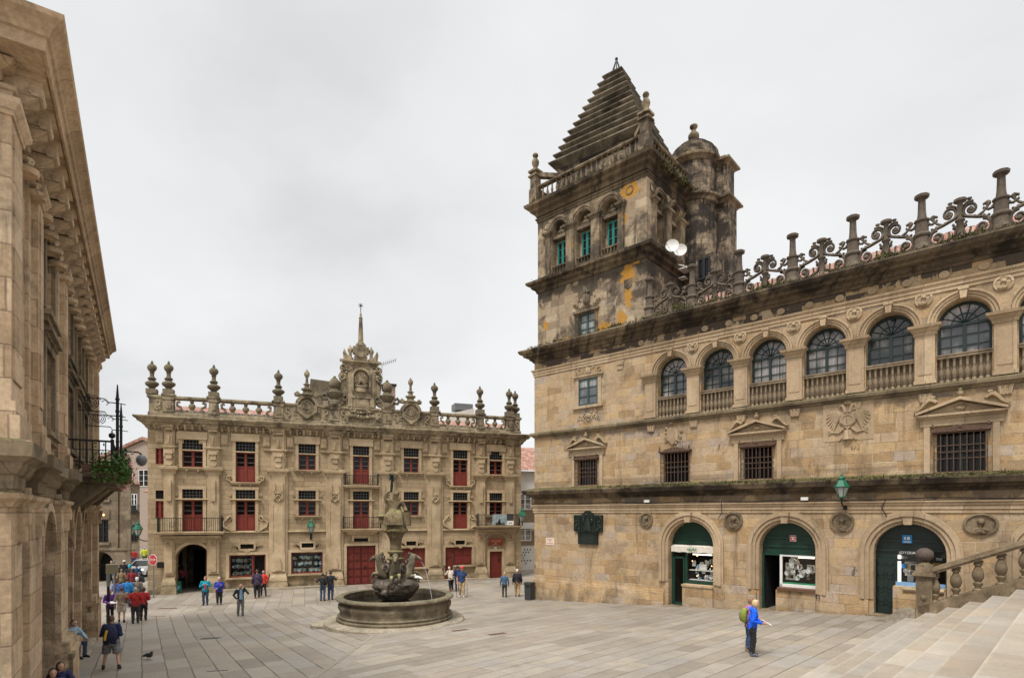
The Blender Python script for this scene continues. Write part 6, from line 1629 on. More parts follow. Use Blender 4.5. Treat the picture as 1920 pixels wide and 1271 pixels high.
a, z = stair_pts(16); m.plan([(q.x, q.y) for q in (a, a+(b-a)*12, a+(b-a)*12+mv*34, a+mv*34)], z-1, z)
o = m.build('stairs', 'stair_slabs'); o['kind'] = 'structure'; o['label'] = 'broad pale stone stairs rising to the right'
# stair balustrade
SBL = fthing('stair_balustrade', 'weathered stone stair balustrade with a ball-topped newel beside the right-hand shops', 'balustrade', FT, 20.35, -1.65, 1.6)
ox = 20.35
def lz(x): return 3.28+.437*(x-20.35)-1.6   # underside of the rail, local
m = MB()
def slope(x0, x1, y0, y1, za, zb):  # sloping bar between za and zb above the rail line
    m.add([(x0, y0, lz(x0+ox)+za), (x1, y0, lz(x1+ox)+za), (x1, y1, lz(x1+ox)+za), (x0, y1, lz(x0+ox)+za), (x0, y0, lz(x0+ox)+zb), (x1, y0, lz(x1+ox)+zb), (x1, y1, lz(x1+ox)+zb), (x0, y1, lz(x0+ox)+zb)], [[0,3,2,1],[4,5,6,7],[0,1,5,4],[1,2,6,5],[2,3,7,6],[3,0,4,7]])
slope(.1, 7, -.2, .2, -.16, -.06); slope(.05, 7, -.26, .26, -.06, .02); slope(.1, 7, -.22, .22, .02, .1)
m.build('handrail', 'balustrade_stone', SBL)
m = MB(); m.box(-.25, .25, -.25, .25, -.15, 1.5); m.box(-.17, .17, -.28, .28, .15, 1.35); m.box(-.3, .3, -.3, .3, -.6, -.1); m.box(-.3, .3, -.3, .3, 1.5, 1.56); m.box(-.36, .36, -.36, .36, 1.56, 1.64); m.box(-.3, .3, -.3, .3, 1.64, 1.7)
m.ball((0, -.28, .75), (.1, .06, .13), 2, .3, 3, 2); m.cbox((0, 0, 1.83), (.26, .26, .14)); m.lathe([(.24, 0), (.16, .08), (.15, .12)], (0, 0, 1.95), 14)
m.build('newel', 'balustrade_stone', SBL, 35)
MB().ball((0, 0, 2.33), (.29, .29, .26), 3, .05, 2, 1).build('ball_finial', plain('red_granite', (.085, .06, .05), .8, var=.4, scale=20, bump=.4), SBL, 180)
bp = [(.15, 0), (.15, .07), (.09, .1), (.09, .16), (.14, .24), (.14, .3), (.09, .34), (.15, .44), (.18, .56), (.15, .72), (.09, .86), (.085, .9), (.13, .93), (.13, .98), (.1, 1.0), (.15, 1.03), (.15, 1.1)]
bme = MB().lathe(bp, n=12).mesh('baluster', 'balustrade_stone', 45)
for k in range(10): x = .3+.62*k; link('baluster', bme, SBL, (x, 0, lz(x+ox)-1.24))
m = MB()
m.add([(x, y, z) for x in (-.25, 7) for y in (-.28, .28) for z in (-1.4, lz(x+ox)-1.19)], [[0,1,3,2],[4,6,7,5],[0,4,5,1],[2,3,7,6],[1,5,7,3],[0,2,6,4]])
m.build('curb', 'balustrade_stone', SBL)
CB = fthing('curved_kerb_stone', 'low curved rough stone kerb running down from the stair newel', 'kerb stone', FT, 19.5, -1.65, 1.2)
m = MB(); prof = [(-.95, .02), (-.9, .1), (-.7, .15), (-.45, .2), (-.2, .38), (0, .58), (.2, .68), (.42, .7), (.58, .66)]
m.prism([(-.95, -.6), (.58, -.6)]+prof[::-1], -.22, .2); m.build('kerb', 'kerb_granite', CB, 50)

# ================================================================== FOUNTAIN
fx, fd = -5.62, 27.3
fz = ground(fx, fd)
FO = thing('horse_fountain', 'round stone fountain with rearing horses and a seated figure holding up a star', 'fountain', (fx, fd, fz))
m = MB(); m.lathe([(3.3, -.6), (3.3, .2), (3.24, .26), (2.5, .28)], n=64); 
for k in range(22):
    a = 2*PI*k/22; m.cbox((2.98*math.cos(a), 2.98*math.sin(a), .265), (.32, .012, .003), a)
m.build('step', 'step_stone', FO, 40)
MB().add([(-3.0+.95*math.cos(PI*.5+PI*k/8), -.3+1.0*math.sin(PI*.5+PI*k/8), z) for z in (-.4, .06) for k in range(9)], [list(range(9))[::-1], list(range(9, 18))]+[[k, (k+1) % 9, 9+(k+1) % 9, 9+k] for k in range(9)]).build('side_step', 'step_stone', FO)
m = MB(); m.lathe([(2.74, .24), (2.76, .36), (2.66, .42), (2.7, .5), (2.6, .56), (2.58, .7), (2.66, .85), (2.67, .98), (2.58, 1.12), (2.6, 1.16), (2.72, 1.2), (2.78, 1.25), (2.77, 1.31), (2.7, 1.36), (2.5, 1.37), (2.42, 1.34), (2.4, .7), (0, .7)], n=72)
m.build('basin', 'fountain_basin_stone', FO, 50)
MB().lathe([(2.41, 0), (0, .001)], (0, 0, 1.1), 48).build('water', 'dark_water', FO, 180)
m = MB(); m.lathe([(.8, .7), (.62, .95), (.58, 1.1), (.8, 1.25), (1.0, 1.5)], n=16)
rk = random.Random(3)
m.ball((0, 0, 1.75), (1.0, 1.0, .5), 3, .25, 1.6, 3)
for k in range(22):
    a = 2*PI*k/22+rk.uniform(-.12, .12); m.ball((rk.uniform(.66, .84)*math.cos(a), rk.uniform(.66, .84)*math.sin(a), rk.uniform(1.4, 2.05)), (rk.uniform(.18, .36), rk.uniform(.18, .36), rk.uniform(.14, .3)), 2, .5, 2.4, k)
m.build('rock', 'fountain_rock', FO, 60)
m = MB(); m.lathe([(.34, 1.9), (.29, 3.0), (.42, 3.05), (.43, 3.12), (.3, 3.16), (.28, 3.3), (.37, 3.34), (.39, 3.44), (.28, 3.5), (.25, 3.58)], n=18)
m.lathe([(.29, 3.56), (.27, 3.64), (.27, 3.8), (.31, 4.05), (.42, 4.28), (.5, 4.36)], n=28, flute=1, fa=-.1)
m.lathe([(.48, 4.34), (.58, 4.38), (.61, 4.42), (.61, 4.48), (.53, 4.54), (.5, 4.62), (.5, 4.68), (0, 4.7)], n=24); m.build('column', 'statue_stone', FO, 40)

def skin_mesh(name, V, E, mat, sub=2, root=0, voxel=None):
    """grow a smooth surface round a jointed skeleton: V = [(co, radius)], E = pairs"""
    me = bpy.data.meshes.new(name); me.from_pydata([v[0] for v in V], E, []); me.update()
    o = bpy.data.objects.new(name, me); COL.objects.link(o)
    o.modifiers.new('skin', 'SKIN').use_smooth_shade = True
    for i, v in enumerate(V):
        r = v[1]; sv = me.skin_vertices[0].data[i]
        sv.radius = r if isinstance(r, tuple) else (r, r); sv.use_root = (i == root)
    o.modifiers.new('sub', 'SUBSURF').levels = sub; o.modifiers['sub'].render_levels = sub
    dg = bpy.context.evaluated_depsgraph_get(); res = bpy.data.meshes.new_from_object(o.evaluated_get(dg))
    bpy.data.objects.remove(o); bpy.data.meshes.remove(me)
    res.name = name; res.materials.clear()
    if mat: res.materials.append(MATS[mat] if isinstance(mat, str) else mat)
    res.shade_smooth(); return res
hv = [((-.1, 0, .0), .3), ((.22, 0, .1), .29), ((.44, 0, .34), .24), ((.54, 0, .62), .185), ((.56, 0, .86), .15), ((.68, 0, .95), .14), ((.86, 0, .86), .095), ((1.0, 0, .74), .075),
      ((.5, .16, .1), .12), ((.78, .18, .14), .085), ((.9, .18, -.06), .06), ((.82, .18, -.26), .055), ((.9, .18, -.34), .07),
      ((.46, -.16, .02), .12), ((.7, -.18, -.02), .085), ((.76, -.18, -.24), .06), ((.66, -.18, -.4), .055), ((.73, -.18, -.48), .07),
      ((.5, .08, 1.12), .035), ((.5, -.08, 1.12), .035)]
he = [(0, 1), (1, 2), (2, 3), (3, 4), (4, 5), (5, 6), (6, 7), (1, 8), (8, 9), (9, 10), (10, 11), (11, 12), (1, 13), (13, 14), (14, 15), (15, 16), (16, 17), (4, 18), (4, 19)]
hme = skin_mesh('horse', hv, he, 'horse_stone', 2)
mane = MB()
for k in range(11): t = k/10; mane.ball((.42-.22*t+.05*math.sin(k*2), .03*math.sin(k*3), 1.06-.72*t), (.09, .075, .12), 1, .6, 3, k)
for q in (-1, 1): mane.ball((.74, q*.1, .99), (.04, .03, .035), 1); mane.ball((1.02, q*.05, .74), (.03, .025, .025), 1)
mame = mane.mesh('mane', 'fountain_rock', 60)
for a in (PI*1.0, PI*1.56, PI*.03, PI*.5):
    h = link('horse', hme, FO, (.24*math.cos(a), .24*math.sin(a), 2.25), a); link('mane', mame, h)
m = MB()
for a in (PI*1.28, PI*.8, PI*1.8): m.next(); m.tube([(.5*math.cos(a)+.2*math.cos(t*.55)*(1-t/16)*math.sin(a), .5*math.sin(a)-.2*math.cos(t*.55)*(1-t/16)*math.cos(a), 2.6+.27*math.sin(t*.55)*(1-t/16)) for t in range(14)], .09, 7)
build_each(m, 'tail_coil', 'fountain_rock', FO, 70)
# seated figure
def sb(m, c, r, s, a=.2): m.ball(c, r, 2, a, 2.2, s)
FG = skin_mesh('seated_figure', [((0, .05, 5.25), .24), ((0, .02, 5.5), .2), ((0, .0, 5.78), .2), ((0, 0, 5.93), .11), ((.01, -.02, 6.06), .1), ((.02, -.04, 6.2), .13), ((.02, -.04, 6.3), .1),
    ((-.24, 0, 5.85), .11), ((-.42, -.02, 5.98), .095), ((-.36, -.06, 6.22), .08), ((-.2, -.08, 6.34), .06),
    ((.24, 0, 5.82), .11), ((.36, 0, 5.58), .09), ((.44, -.12, 5.42), .075), ((.5, -.2, 5.4), .06),
    ((-.13, -.16, 5.22), .19), ((-.16, -.42, 5.2), .17), ((-.13, -.46, 4.95), .13), ((-.12, -.5, 4.76), .12),
    ((.14, -.16, 5.2), .19), ((.17, -.4, 5.18), .17), ((.15, -.4, 4.95), .14), ((.15, -.46, 4.76), .12)],
    [(0, 1), (1, 2), (2, 3), (3, 4), (4, 5), (5, 6), (2, 7), (7, 8), (8, 9), (9, 10), (2, 11), (11, 12), (12, 13), (13, 14), (0, 15), (15, 16), (16, 17), (17, 18), (0, 19), (19, 20), (20, 21), (21, 22)], 'statue_stone', 2)
link('seated_figure', FG, FO).scale = (1.18, 1.1, 1.0)
m = MB()
m.cbox((.28, .1, 5.0), (.3, .3, .34)); m.lathe([(.36, 4.68), (.4, 4.72), (.36, 4.78)], n=16)
for k in range(9):   # folds of the robe
    x = -.3+.075*k; m.tube([(x*.8, -.3, 5.3), (x, -.5, 5.15+.04*math.sin(k*2)), (x*1.1, -.5, 4.95), (x*1.15, -.54, 4.72)], [.06, .07, .07, .08], 6)
for k in range(6): x = -.4; m.tube([(-.3-.02*k, .02, 5.9-.02*k), (-.42+.03*k, .05, 5.5), (-.4+.05*k, .02, 5.1), (-.36+.05*k, -.04, 4.85)], .06, 6)
m.lathe([(.12, 0), (.16, .05), (.14, .1), (.17, .32), (.24, .36), (.24, .4), (.1, .46), (.06, .54), (0, .56)], (-.52, -.15, 4.75), 12)
m.ball((.03, .06, 6.24), (.13, .1, .13), 2, .25, 3, 4)
m.build('drapery', 'statue_stone', FO, 60).scale = (1.15, 1.1, 1.)
m = MB(); m.tube([(-.2, -.08, 6.28), (-.17, -.08, 6.6), (-.17, -.08, 6.88)], [.05, .07, .05], 8)
for k in range(26):
    a, b = k*2.4, (k/26-.5)*2.6; d = Vector((math.cos(a)*math.cos(b), math.sin(a)*math.cos(b), math.sin(b)))
    c = Vector((-.16, -.08, 7.0)); m.tube([c, c+d*.25], [.035, .008], 4)
m.build('star_staff', 'bronze', FO, 60)
# water: thin jets from the horses' mouths
m = MB()
for a in (PI*.03,):
    d = Vector((math.cos(a), math.sin(a)))
    m.tube([(d.x*(1.12+.62*t), d.y*(1.12+.62*t), 2.98-1.88*t*t) for t in [i/8 for i in range(9)]], [.006+.014*i/8 for i in range(9)], 5)
m.build('water_jet', 'water_spray', FO, 180)
DV = thing('white_dove', 'small white dove perched on the fountain rocks', 'bird', (fx+1.08, fd-.25, fz+2.12))
m = MB(); m.ball((0, 0, .1), (.15, .08, .08), 2); m.ball((-.1, 0, .2), .055, 2); m.tube([(.1, 0, .1), (.28, 0, .0)], [.06, .03], 6); m.build('bird', 'white_paint', DV, 180)
# ================================================================== SMALLER THINGS OF THE SQUARE
def lantern(label, loc, rz, s=1., arm=.5):
    o = thing('wall_lantern', label, 'lantern', loc, rz, 'green wall lanterns'); o.scale = (s, s, s)
    m = MB(); m.tube([(0, arm, -.35), (0, arm*.5, -.42), (0, 0, -.25), (0, 0, -.05)], [.03, .035, .035, .05], 6); m.box(-.08, .08, arm-.04, arm+.02, -.55, -.15); m.ball((0, 0, -.1), .07, 1); m.build('bracket', 'iron', o)
    m = MB()
    m.lathe([(.3, .42), (.34, .46), (.3, .5), (.16, .74), (.13, .76), (.13, .82), (.16, .84), (.07, .93), (.04, 1.02), (0, 1.05)], n=6); m.lathe([(.13, -.02), (.15, .02), (.13, .05)], n=6)
    for k in range(6): a = PI*k/3; m.tube([(.14*math.cos(a), .14*math.sin(a), .03), (.28*math.cos(a), .28*math.sin(a), .43)], .014, 4)
    m.build('hood', 'lamp_green', o)
    MB().lathe([(.13, .04), (.265, .42)], n=6).build('glass', 'lamp_glass', o)
lantern('small green street lantern on the house front above the second shop window', FC.w(10.69, -.62, 4.0), FC.a, 1., .6)
lantern('green street lantern on the right corner of the house beside the banner balcony', FC.w(27.9, -.9, 4.75), FC.a, 1.15, .8)
lantern('big green lantern on the mossy ledge of the treasury, above the second and third shops', FT.w(17.42, -.75, 6.15), FT.a, .95, .7)
lantern('dark green lantern on the stone house down the narrow street', (-38.4, 57, 3.3), .4, 1.0, .5)
lantern('green lantern on the left flank of the house at the street mouth', FC.w(-.9, .5, 3.9), FC.a-PI/2, 1.0, .8)
# bronze memorial
BP_ = fthing('bronze_plaque', 'dark green bronze relief with standing figures and inscribed panel on the treasury wall', 'plaque', FT, 4.15, 0, 3.65)
m = MB(); m.box(-1.0, 1.0, -.12, 0, .75, 1.72); m.ring(0, 1.55, 0, .42, -.16, 0, 14); m.box(-.68, .68, -.14, 0, 0, .75); m.box(-.72, .72, -.2, 0, .72, .8); m.build('panel', 'bronze', BP_)
m = MB(); rr = random.Random(2)
m.lathe([(.26, 0), (.2, .5), (.12, .78), (.13, .9), (.1, 1.0), (0, 1.03)], (-.03, -.14, .8), 10, sy=.5); m.ball((-.03, -.2, 1.72), (.09, .09, .11), 2)
for s in (-1, 1):
    m.box(s*.55-.04, s*.55+.04, -.17, -.1, .8, 1.6)
    for k in range(10): m.ball((s*rr.uniform(.62, .95), -.13, rr.uniform(.82, 1.66)), (.07, .05, .1), 1, .5, 3, k)
    for k in range(3): m.box(s*.58-.1, s*.58+.1, -.17, -.13, .5+.07*k, .54+.07*k)
    m.ball((s*.3, -.15, 1.35), (.1, .06, .2), 2, .3, 3, s+4)
m.ball((-.05, -.18, .95), (.1, .07, .16), 2, .2, 3, 9); m.build('figures', 'bronze', BP_, 50)
m = MB()
for k in range(5): m.box(-.42, .42, -.146, -.138, .12+.08*k, .14+.08*k)
m.build('inscription', plain('bronze_letters', (.06, .07, .06), .5, .5), BP_)
o = fthing('street_name_plate', 'small pinkish street name tile with three red lines on the treasury wall', 'sign', FT, 1.27, 0, 3.72)
m = MB(); m.box(-.32, .32, -.02, 0, -.22, .22); m.build('tile', 'plaque_pink', o)
for t, z, s in (('PRAZA', .11, .12), ('DE', .0, .08), ('PRATERIAS', -.12, .1)): link('lettering', text_mesh(t, s, MATS['sign_red'], .002), o, (0, -.023, z))
o = fthing('shop_sign', 'small square red sign with a white symbol above the second shop', 'sign', FT, 15.2, .42, 4.32)
m = MB(); m.box(-.13, .13, -.03, 0, -.14, .14); m.build('plate', 'white_paint', o); m = MB(); m.box(-.115, .115, -.034, -.03, -.125, .125); m.build('field', 'sign_red', o); m = MB(); m.box(-.08, .08, -.04, -.034, .03, .07); m.prism([(-.08, -.06), (-.03, .0), (.03, .0), (.08, -.06)], -.04, -.034); m.build('symbol', 'white_paint', o)
o = fthing('shop_sign', 'small square blue sign with white marks above the third shop', 'sign', FT, 19.55, .42, 4.42)
m = MB(); m.box(-.17, .17, -.03, 0, -.17, .17); m.build('plate', 'sign_blue', o); m = MB(); m.box(-.1, -.04, -.035, -.03, -.02, .09); m.box(.0, .1, -.035, -.03, -.02, .09); m.box(-.12, .12, -.035, -.03, -.13, -.09); m.build('marks', 'white_paint', o)
# litter bin
v_ = FT.w(.05, -.55); X, Y, Z = v_.x, v_.y, ground(v_.x, v_.y)
o = thing('litter_bin', 'dark grey upright litter bin standing at the tower corner', 'litter bin', (X, Y, Z), FT.a)
m = MB(); m.cbox((0, 0, .5), (.22, .2, .48), 0, 1.12); m.build('body', 'bin_grey', o); m = MB(); m.cbox((0, 0, 1.03), (.28, .26, .05)); m.cbox((0, .02, 1.1), (.26, .22, .02)); m.build('lid', 'bin_grey', o); MB().box(-.16, .16, -.235, -.2, .82, .92).build('slot', 'grille_black', o)
# ironwork in the paving
def grate(px, py, w, d, rz, label, bars=True):
    X, Y, Z = spot(px, py); o = thing('drain_cover', label, 'drain', (X, Y, Z), rz)
    dzx = (ground(X+.3*math.cos(rz), Y+.3*math.sin(rz))-Z)/.3; dzy = (ground(X-.3*math.sin(rz), Y+.3*math.cos(rz))-Z)/.3
    def pl(m): m.v = [(a, b, c+a*dzx+b*dzy) for a, b, c in m.v]; return m
    m = MB(); m.box(-w/2, w/2, -d/2, d/2, -.05, .006); pl(m).build('plate', 'rusty_iron' if not bars else 'grille_black', o)
    if bars:
        m = MB()
        for k in range(7): x = -w/2+w*k/6; m.box(x-.02, x+.02, -d/2, d/2, .006, .014)
        pl(m).build('bars', 'lead_grey', o)
grate(395, 1196, .75, .34, .1, 'barred iron drain grate in the paving in front of the walking man')
grate(408, 1257, .6, .07, .06, 'narrow dark drain slot at the very front of the left paving')
grate(296, 1155, .85, .1, .05, 'narrow drain slot near the couple in red', False)
grate(315, 1140, 1.1, .3, .05, 'long flat iron cover near the street corner of the house', False)
grate(353, 1134, .9, .1, .05, 'thin drain cover left of the woman in turquoise', False)
grate(932, 1188, .75, .35, .5, 'square iron cover right of the fountain step', False)
grate(862, 1181, .7, .3, .5, 'iron cover beside the right edge of the fountain step', False)
# road sign at the house corner
X, Y, Z = spot(288, 1121)
o = thing('stop_sign', 'red octagonal road sign with white lettering on a pale pole at the house corner', 'road sign', (X, Y, Z), -.34)
m = MB(); m.tube([(0, 0, 0), (0, 0, 3.0)], .035, 8); m.build('pole', 'lead_grey', o)
def octa(r): return [(r*math.cos(PI/8+PI*k/4), 2.62+r*math.sin(PI/8+PI*k/4)) for k in range(8)]
m = MB(); m.prism(octa(.4), -.055, -.04); m.build('border', 'white_paint', o); m = MB(); m.prism(octa(.365), -.062, -.055); m.build('face', 'sign_red', o); link('lettering', text_mesh('STOP', .21, MATS['white_paint'], .002), o, (0, -.067, 2.62))
# posts beside the left building
X, Y, Z = spot(203, 1168)
o = thing('black_post', 'black post with a pale grey sleeve beside the far pier of the arcade', 'post', (X, Y, Z))
m = MB(); m.tube([(0, 0, 0), (0, 0, 2.0)], .065, 8); m.build('pole', 'iron', o); m = MB(); m.lathe([(.08, 1.95), (.08, 2.75), (.04, 2.85), (0, 2.86)], n=10); m.build('sleeve', 'lead_grey', o)
X, Y, Z = spot(214, 1142)
o = thing('grey_pole', 'slim grey pole rising from the crowd beside the arcade', 'pole', (X, Y, Z)); m = MB(); m.tube([(0, 0, 0), (0, 0, 2.9)], .06, 8); m.ball((0, 0, 2.9), .07, 1); m.build('pole', 'lead_grey', o)
o = fthing('hanging_box_sign', 'small square beige sign fixed to the far pier of the arcade', 'sign', FL, 18.4, -.75, 2.95); m = MB(); m.box(-.3, .3, -.3, .15, -.2, .2); m.build('panel', plain('beige_sign', (.3, .27, .17), .7), o); m = MB(); m.tube([(0, 0, .18), (0, .7, .18)], .02, 5); m.build('arm', 'iron', o)
# green advertising board in the passage
X, Y, Z = spot(334, 1111)
o = thing('advert_board', 'bright green and blue standing advertising board inside the passage arch', 'board', (X, Y, Z), .5)
m = MB(); m.prism([(-.24, 0), (.24, 0), (.18, .85), (-.18, .85)], -.04, .0); m.build('board', plain('board_green', (.01, .13, .06), .6), o); m = MB(); m.disc(0, .4, .13, .15, -.05, -.04); m.build('picture', plain('board_blue', (.1, .4, .6), .6), o)
# pigeon
X, Y, Z = spot(279, 1236)
o = thing('pigeon', 'dark grey pigeon walking on the paving right of the man with the rucksack', 'bird', (X, Y, Z), -.4)
m = MB(); m.ball((0, 0, .16), (.17, .085, .085), 2); m.ball((.15, 0, .27), .05, 2); m.tube([(.1, 0, .19), (.14, 0, .26)], [.07, .05], 7); m.tube([(-.12, 0, .15), (-.3, 0, .1)], [.06, .03], 6); m.tube([(.18, 0, .27), (.23, 0, .25)], [.015, .004], 5); m.build('bird', plain('pigeon_grey', (.03, .032, .04), .6, var=.4), o, 180)
m = MB(); m.tube([(.02, .03, .1), (.03, .03, 0), (.08, .03, 0)], .009, 4); m.tube([(.0, -.03, .1), (-.02, -.03, 0), (.03, -.03, 0)], .009, 4); m.build('legs', 'sign_red', o)
# white car
X, Y, Z = spot(269, 1078)
CR = thing('parked_car', 'white taxi with lit headlights coming up the narrow street', 'car', (X, Y, Z), .22)
def carbody():
    m = MB(); secs = [(-2.1, .28, .62, .7), (-2.0, .24, .78, .8), (-1.3, .22, .92, .86), (-.75, .2, .98, .87), (1.0, .2, .98, .87), (1.9, .24, .95, .84), (2.1, .3, .85, .76)]
    vs = []; fs = []
    for y, z0, z1, w in secs: vs += [(-w, y, z0), (-w-.0, y, (z0+z1)/2), (-w+.06, y, z1), (w-.06, y, z1), (w, y, (z0+z1)/2), (w, y, z0)]
    for i in range(len(secs)-1):
        for k in range(6): fs.append([6*i+k, 6*i+(k+1) % 6, 6*i+6+(k+1) % 6, 6*i+6+k])
    fs += [list(range(6)), list(range(6*len(secs)-6, 6*len(secs)))[::-1]]; m.add(vs, fs)
    vs = [(-.8, -.95, .95), (.8, -.95, .95), (.62, -.2, 1.45), (-.62, -.2, 1.45), (-.62, 1.2, 1.47), (.62, 1.2, 1.47), (.78, 1.85, .95), (-.78, 1.85, .95)]
    m.add(vs, [[0,1,2,3],[3,2,5,4],[4,5,6,7],[0,3,4,7],[1,6,5,2],[0,7,6,1]]); return m
carbody().build('body', plain('car_white', (.75, .76, .77), .25, var=.03), CR, 35)
m = MB(); m.quad((-.7, -.93, .985), (.7, -.93, .985), (.57, -.27, 1.41), (-.57, -.27, 1.41)); m.v = [(a, b-.02, c+.012) for a, b, c in m.v]; m.build('windscreen', 'dark_glass', CR)
for s in (-1, 1):
    m = MB(); m.quad((s*.795, -.75, 1.0), (s*.795, 1.55, 1.0), (s*.64, 1.1, 1.4), (s*.64, -.2, 1.4)); m.v = [(a+s*.012, b, c) for a, b, c in m.v]; m.build('side_window', 'dark_glass', CR)
    m = MB(); m.ball((s*.58, -2.02, .68), (.17, .08, .09), 2); m.build('headlight', 'headlight' if s > 0 else 'silver', CR, 180)
    m = MB(); m.ball((s*.95, -.7, 1.02), (.1, .06, .07), 2); m.build('mirror', 'car_white', CR, 180)
    for y in (-1.3, 1.35):
        w = MB().lathe([(.2, -.1), (.3, -.1), (.32, -.06), (.32, .06), (.3, .1), (.2, .1)], n=20); w.move(Matrix.Rotation(PI/2, 4, 'Y')); wo = w.build('wheel', 'rubber', CR, 40, (s*.78, y, .32))
        w = MB().lathe([(0, -.08), (.2, -.08), (.2, .08), (0, .08)], n=14); w.move(Matrix.Rotation(PI/2, 4, 'Y')); w.build('rim', 'silver', wo, 40)
m = MB(); m.box(-.5, .5, -2.13, -2.0, .5, .6); m.box(-.75, .75, -2.1, -1.95, .24, .36); m.build('grille', 'grille_black', CR); m = MB(); m.box(-.26, .26, -2.15, -2.12, .38, .48); m.build('number_plate', 'display_white', CR); m = MB(); m.box(-.2, .2, .2, .36, 1.46, 1.6); m.build('roof_sign', plain('taxi_yellow', (.7, .6, .35), .5), CR)
# moss, ferns and dry grass rooted on the ledges
m = MB(); rg = random.Random(9)
def tuft(c, s, n=5):
    for k in range(n):
        d = Vector((rg.gauss(0, .6), rg.gauss(0, .6), rg.uniform(.25, 1))); d.normalize(); w = d.cross(Vector((rg.gauss(0, 1), rg.gauss(0, 1), .1))); w.normalize()
        b = Vector(c)+Vector((rg.gauss(0, .04), rg.gauss(0, .04), 0)); L = s*rg.uniform(.5, 1.2)
        m.quad(b-w*L*.2, b+w*L*.2, b+d*L+w*L*.08, b+d*L-w*L*.1)
for k in range(1500): x = 27-22*rg.random()**1.5; tuft(FT.w(x, -rg.uniform(.2, .62), 6.9+rg.uniform(-.06, .05)), rg.uniform(.05, .14), 4)
for k in range(900): x = rg.uniform(-.3, 30); tuft(FT.w(x, -rg.uniform(.05, .68), 15.84), rg.uniform(.06, .16), 4)
for k in range(160): x = 2+rg.betavariate(2, 2)*2 if False else rg.uniform(0, 8.2); tuft(FT.w(x, rg.uniform(-.35, .1), 25.1), rg.uniform(.08, .2), 5)
for k in range(200): y = rg.uniform(.5, 7); tuft(FT.w(8.35+rg.uniform(-.2, .2), y, 25.05-.5*rg.random()), rg.uniform(.1, .24), 5)
for k in range(70): x = rg.uniform(0, 8.2); tuft(FT.w(x, rg.uniform(-.3, .1), 20.2), rg.uniform(.05, .12), 4)
for c in ((14.4, 16.0), (18.9, 16.0), (9.9, 16.1), (21.4, 16.0), (5.8, 15.95), (11.6, 16.0)):
    for k in range(30): tuft(FT.w(c[0]+rg.gauss(0, .3), rg.uniform(-.3, .5), c[1]), rg.uniform(.12, .3), 5)
o = m.build('ledge_moss', 'moss_leaf'); o['kind'] = 'stuff'; o['label'] = 'moss and ferns growing on the stone ledges'
# ================================================================== PEOPLE
def loft(m, rings, n=14):
    vs = []; fs = []
    for cx, cy, z, rx, ry in rings:
        for k in range(n): a = 2*PI*k/n; vs.append((cx+rx*math.cos(a), cy+ry*math.sin(a), z))
    for i in range(len(rings)-1):
        for k in range(n): fs.append([i*n+k, i*n+(k+1) % n, (i+1)*n+(k+1) % n, (i+1)*n+k])
    fs += [list(range(n))[::-1], list(range((len(rings)-1)*n, len(rings)*n))]
    m.add(vs, fs)
def fuse(m, name, mat, voxel=.018, smooth_it=2):
    me = m.mesh('tmp', None); o = bpy.data.objects.new('tmp', me); COL.objects.link(o)
    r = o.modifiers.new('r', 'REMESH'); r.mode = 'VOXEL'; r.voxel_size = voxel; r.use_smooth_shade = True
    if smooth_it: s = o.modifiers.new('s', 'SMOOTH'); s.iterations = smooth_it; s.factor = .5
    dg = bpy.context.evaluated_depsgraph_get(); res = bpy.data.meshes.new_from_object(o.evaluated_get(dg)); bpy.data.objects.remove(o); bpy.data.meshes.remove(me)
    if name != 'body':   # creases and folds
        sd = R.uniform(0, 50); n = len(res.vertices); co = np.empty(n*3, 'f'); no = np.empty(n*3, 'f')
        res.vertices.foreach_get('co', co); res.vertices.foreach_get('normal', no); co = co.reshape(-1, 3); no = no.reshape(-1, 3)
        x, y, z = co[:, 0], co[:, 1], co[:, 2]
        d = .008*np.sin(x*31+sd+3*np.sin(z*14+sd))*np.sin(z*38+y*17+sd*2)+.006*np.sin(z*61+9*x+sd)*np.sin(y*47+x*29+sd)+.006*np.sin(z*23-x*19+sd*3)
        co += no*d[:, None]; res.vertices.foreach_set('co', co.ravel()); res.update()
    res.name = name; res.materials.clear(); res.materials.append(mat); res.shade_smooth(); return res
ARMS = {'down': ((.265, .03, 1.13), (.275, -.06, .88)), 'chest': ((.29, .0, 1.14), (.09, -.23, 1.27)), 'hold': ((.27, .05, 1.13), (.17, -.26, 1.07)), 'phone': ((.36, -.1, 1.22), (.13, -.1, 1.58)),
        'pocket': ((.33, .09, 1.15), (.22, -.02, .95)), 'around': ((.31, .1, 1.24), (.36, .2, 1.33)), 'back': ((.27, .12, 1.14), (.1, .17, 1.0)), 'reach': ((.3, -.15, 1.22), (.2, -.42, 1.2)), 'out': ((.36, .0, 1.16), (.5, -.2, 1.02)), 'knees': ((.26, -.22, .72), (.1, -.52, .62)), 'swing': ((.27, -.08, 1.14), (.25, -.3, .98))}
SKIN = plain('skin', (.47, .27, .19), .55, var=.08); SKINP = plain('skin_ruddy', (.5, .24, .17), .55, var=.08)
def cloth(c, name=None): return plain('cloth_%02x%02x%02x' % tuple(int(255*min(1, q)) for q in c), c, .85, var=.3, scale=9, bump=.5)
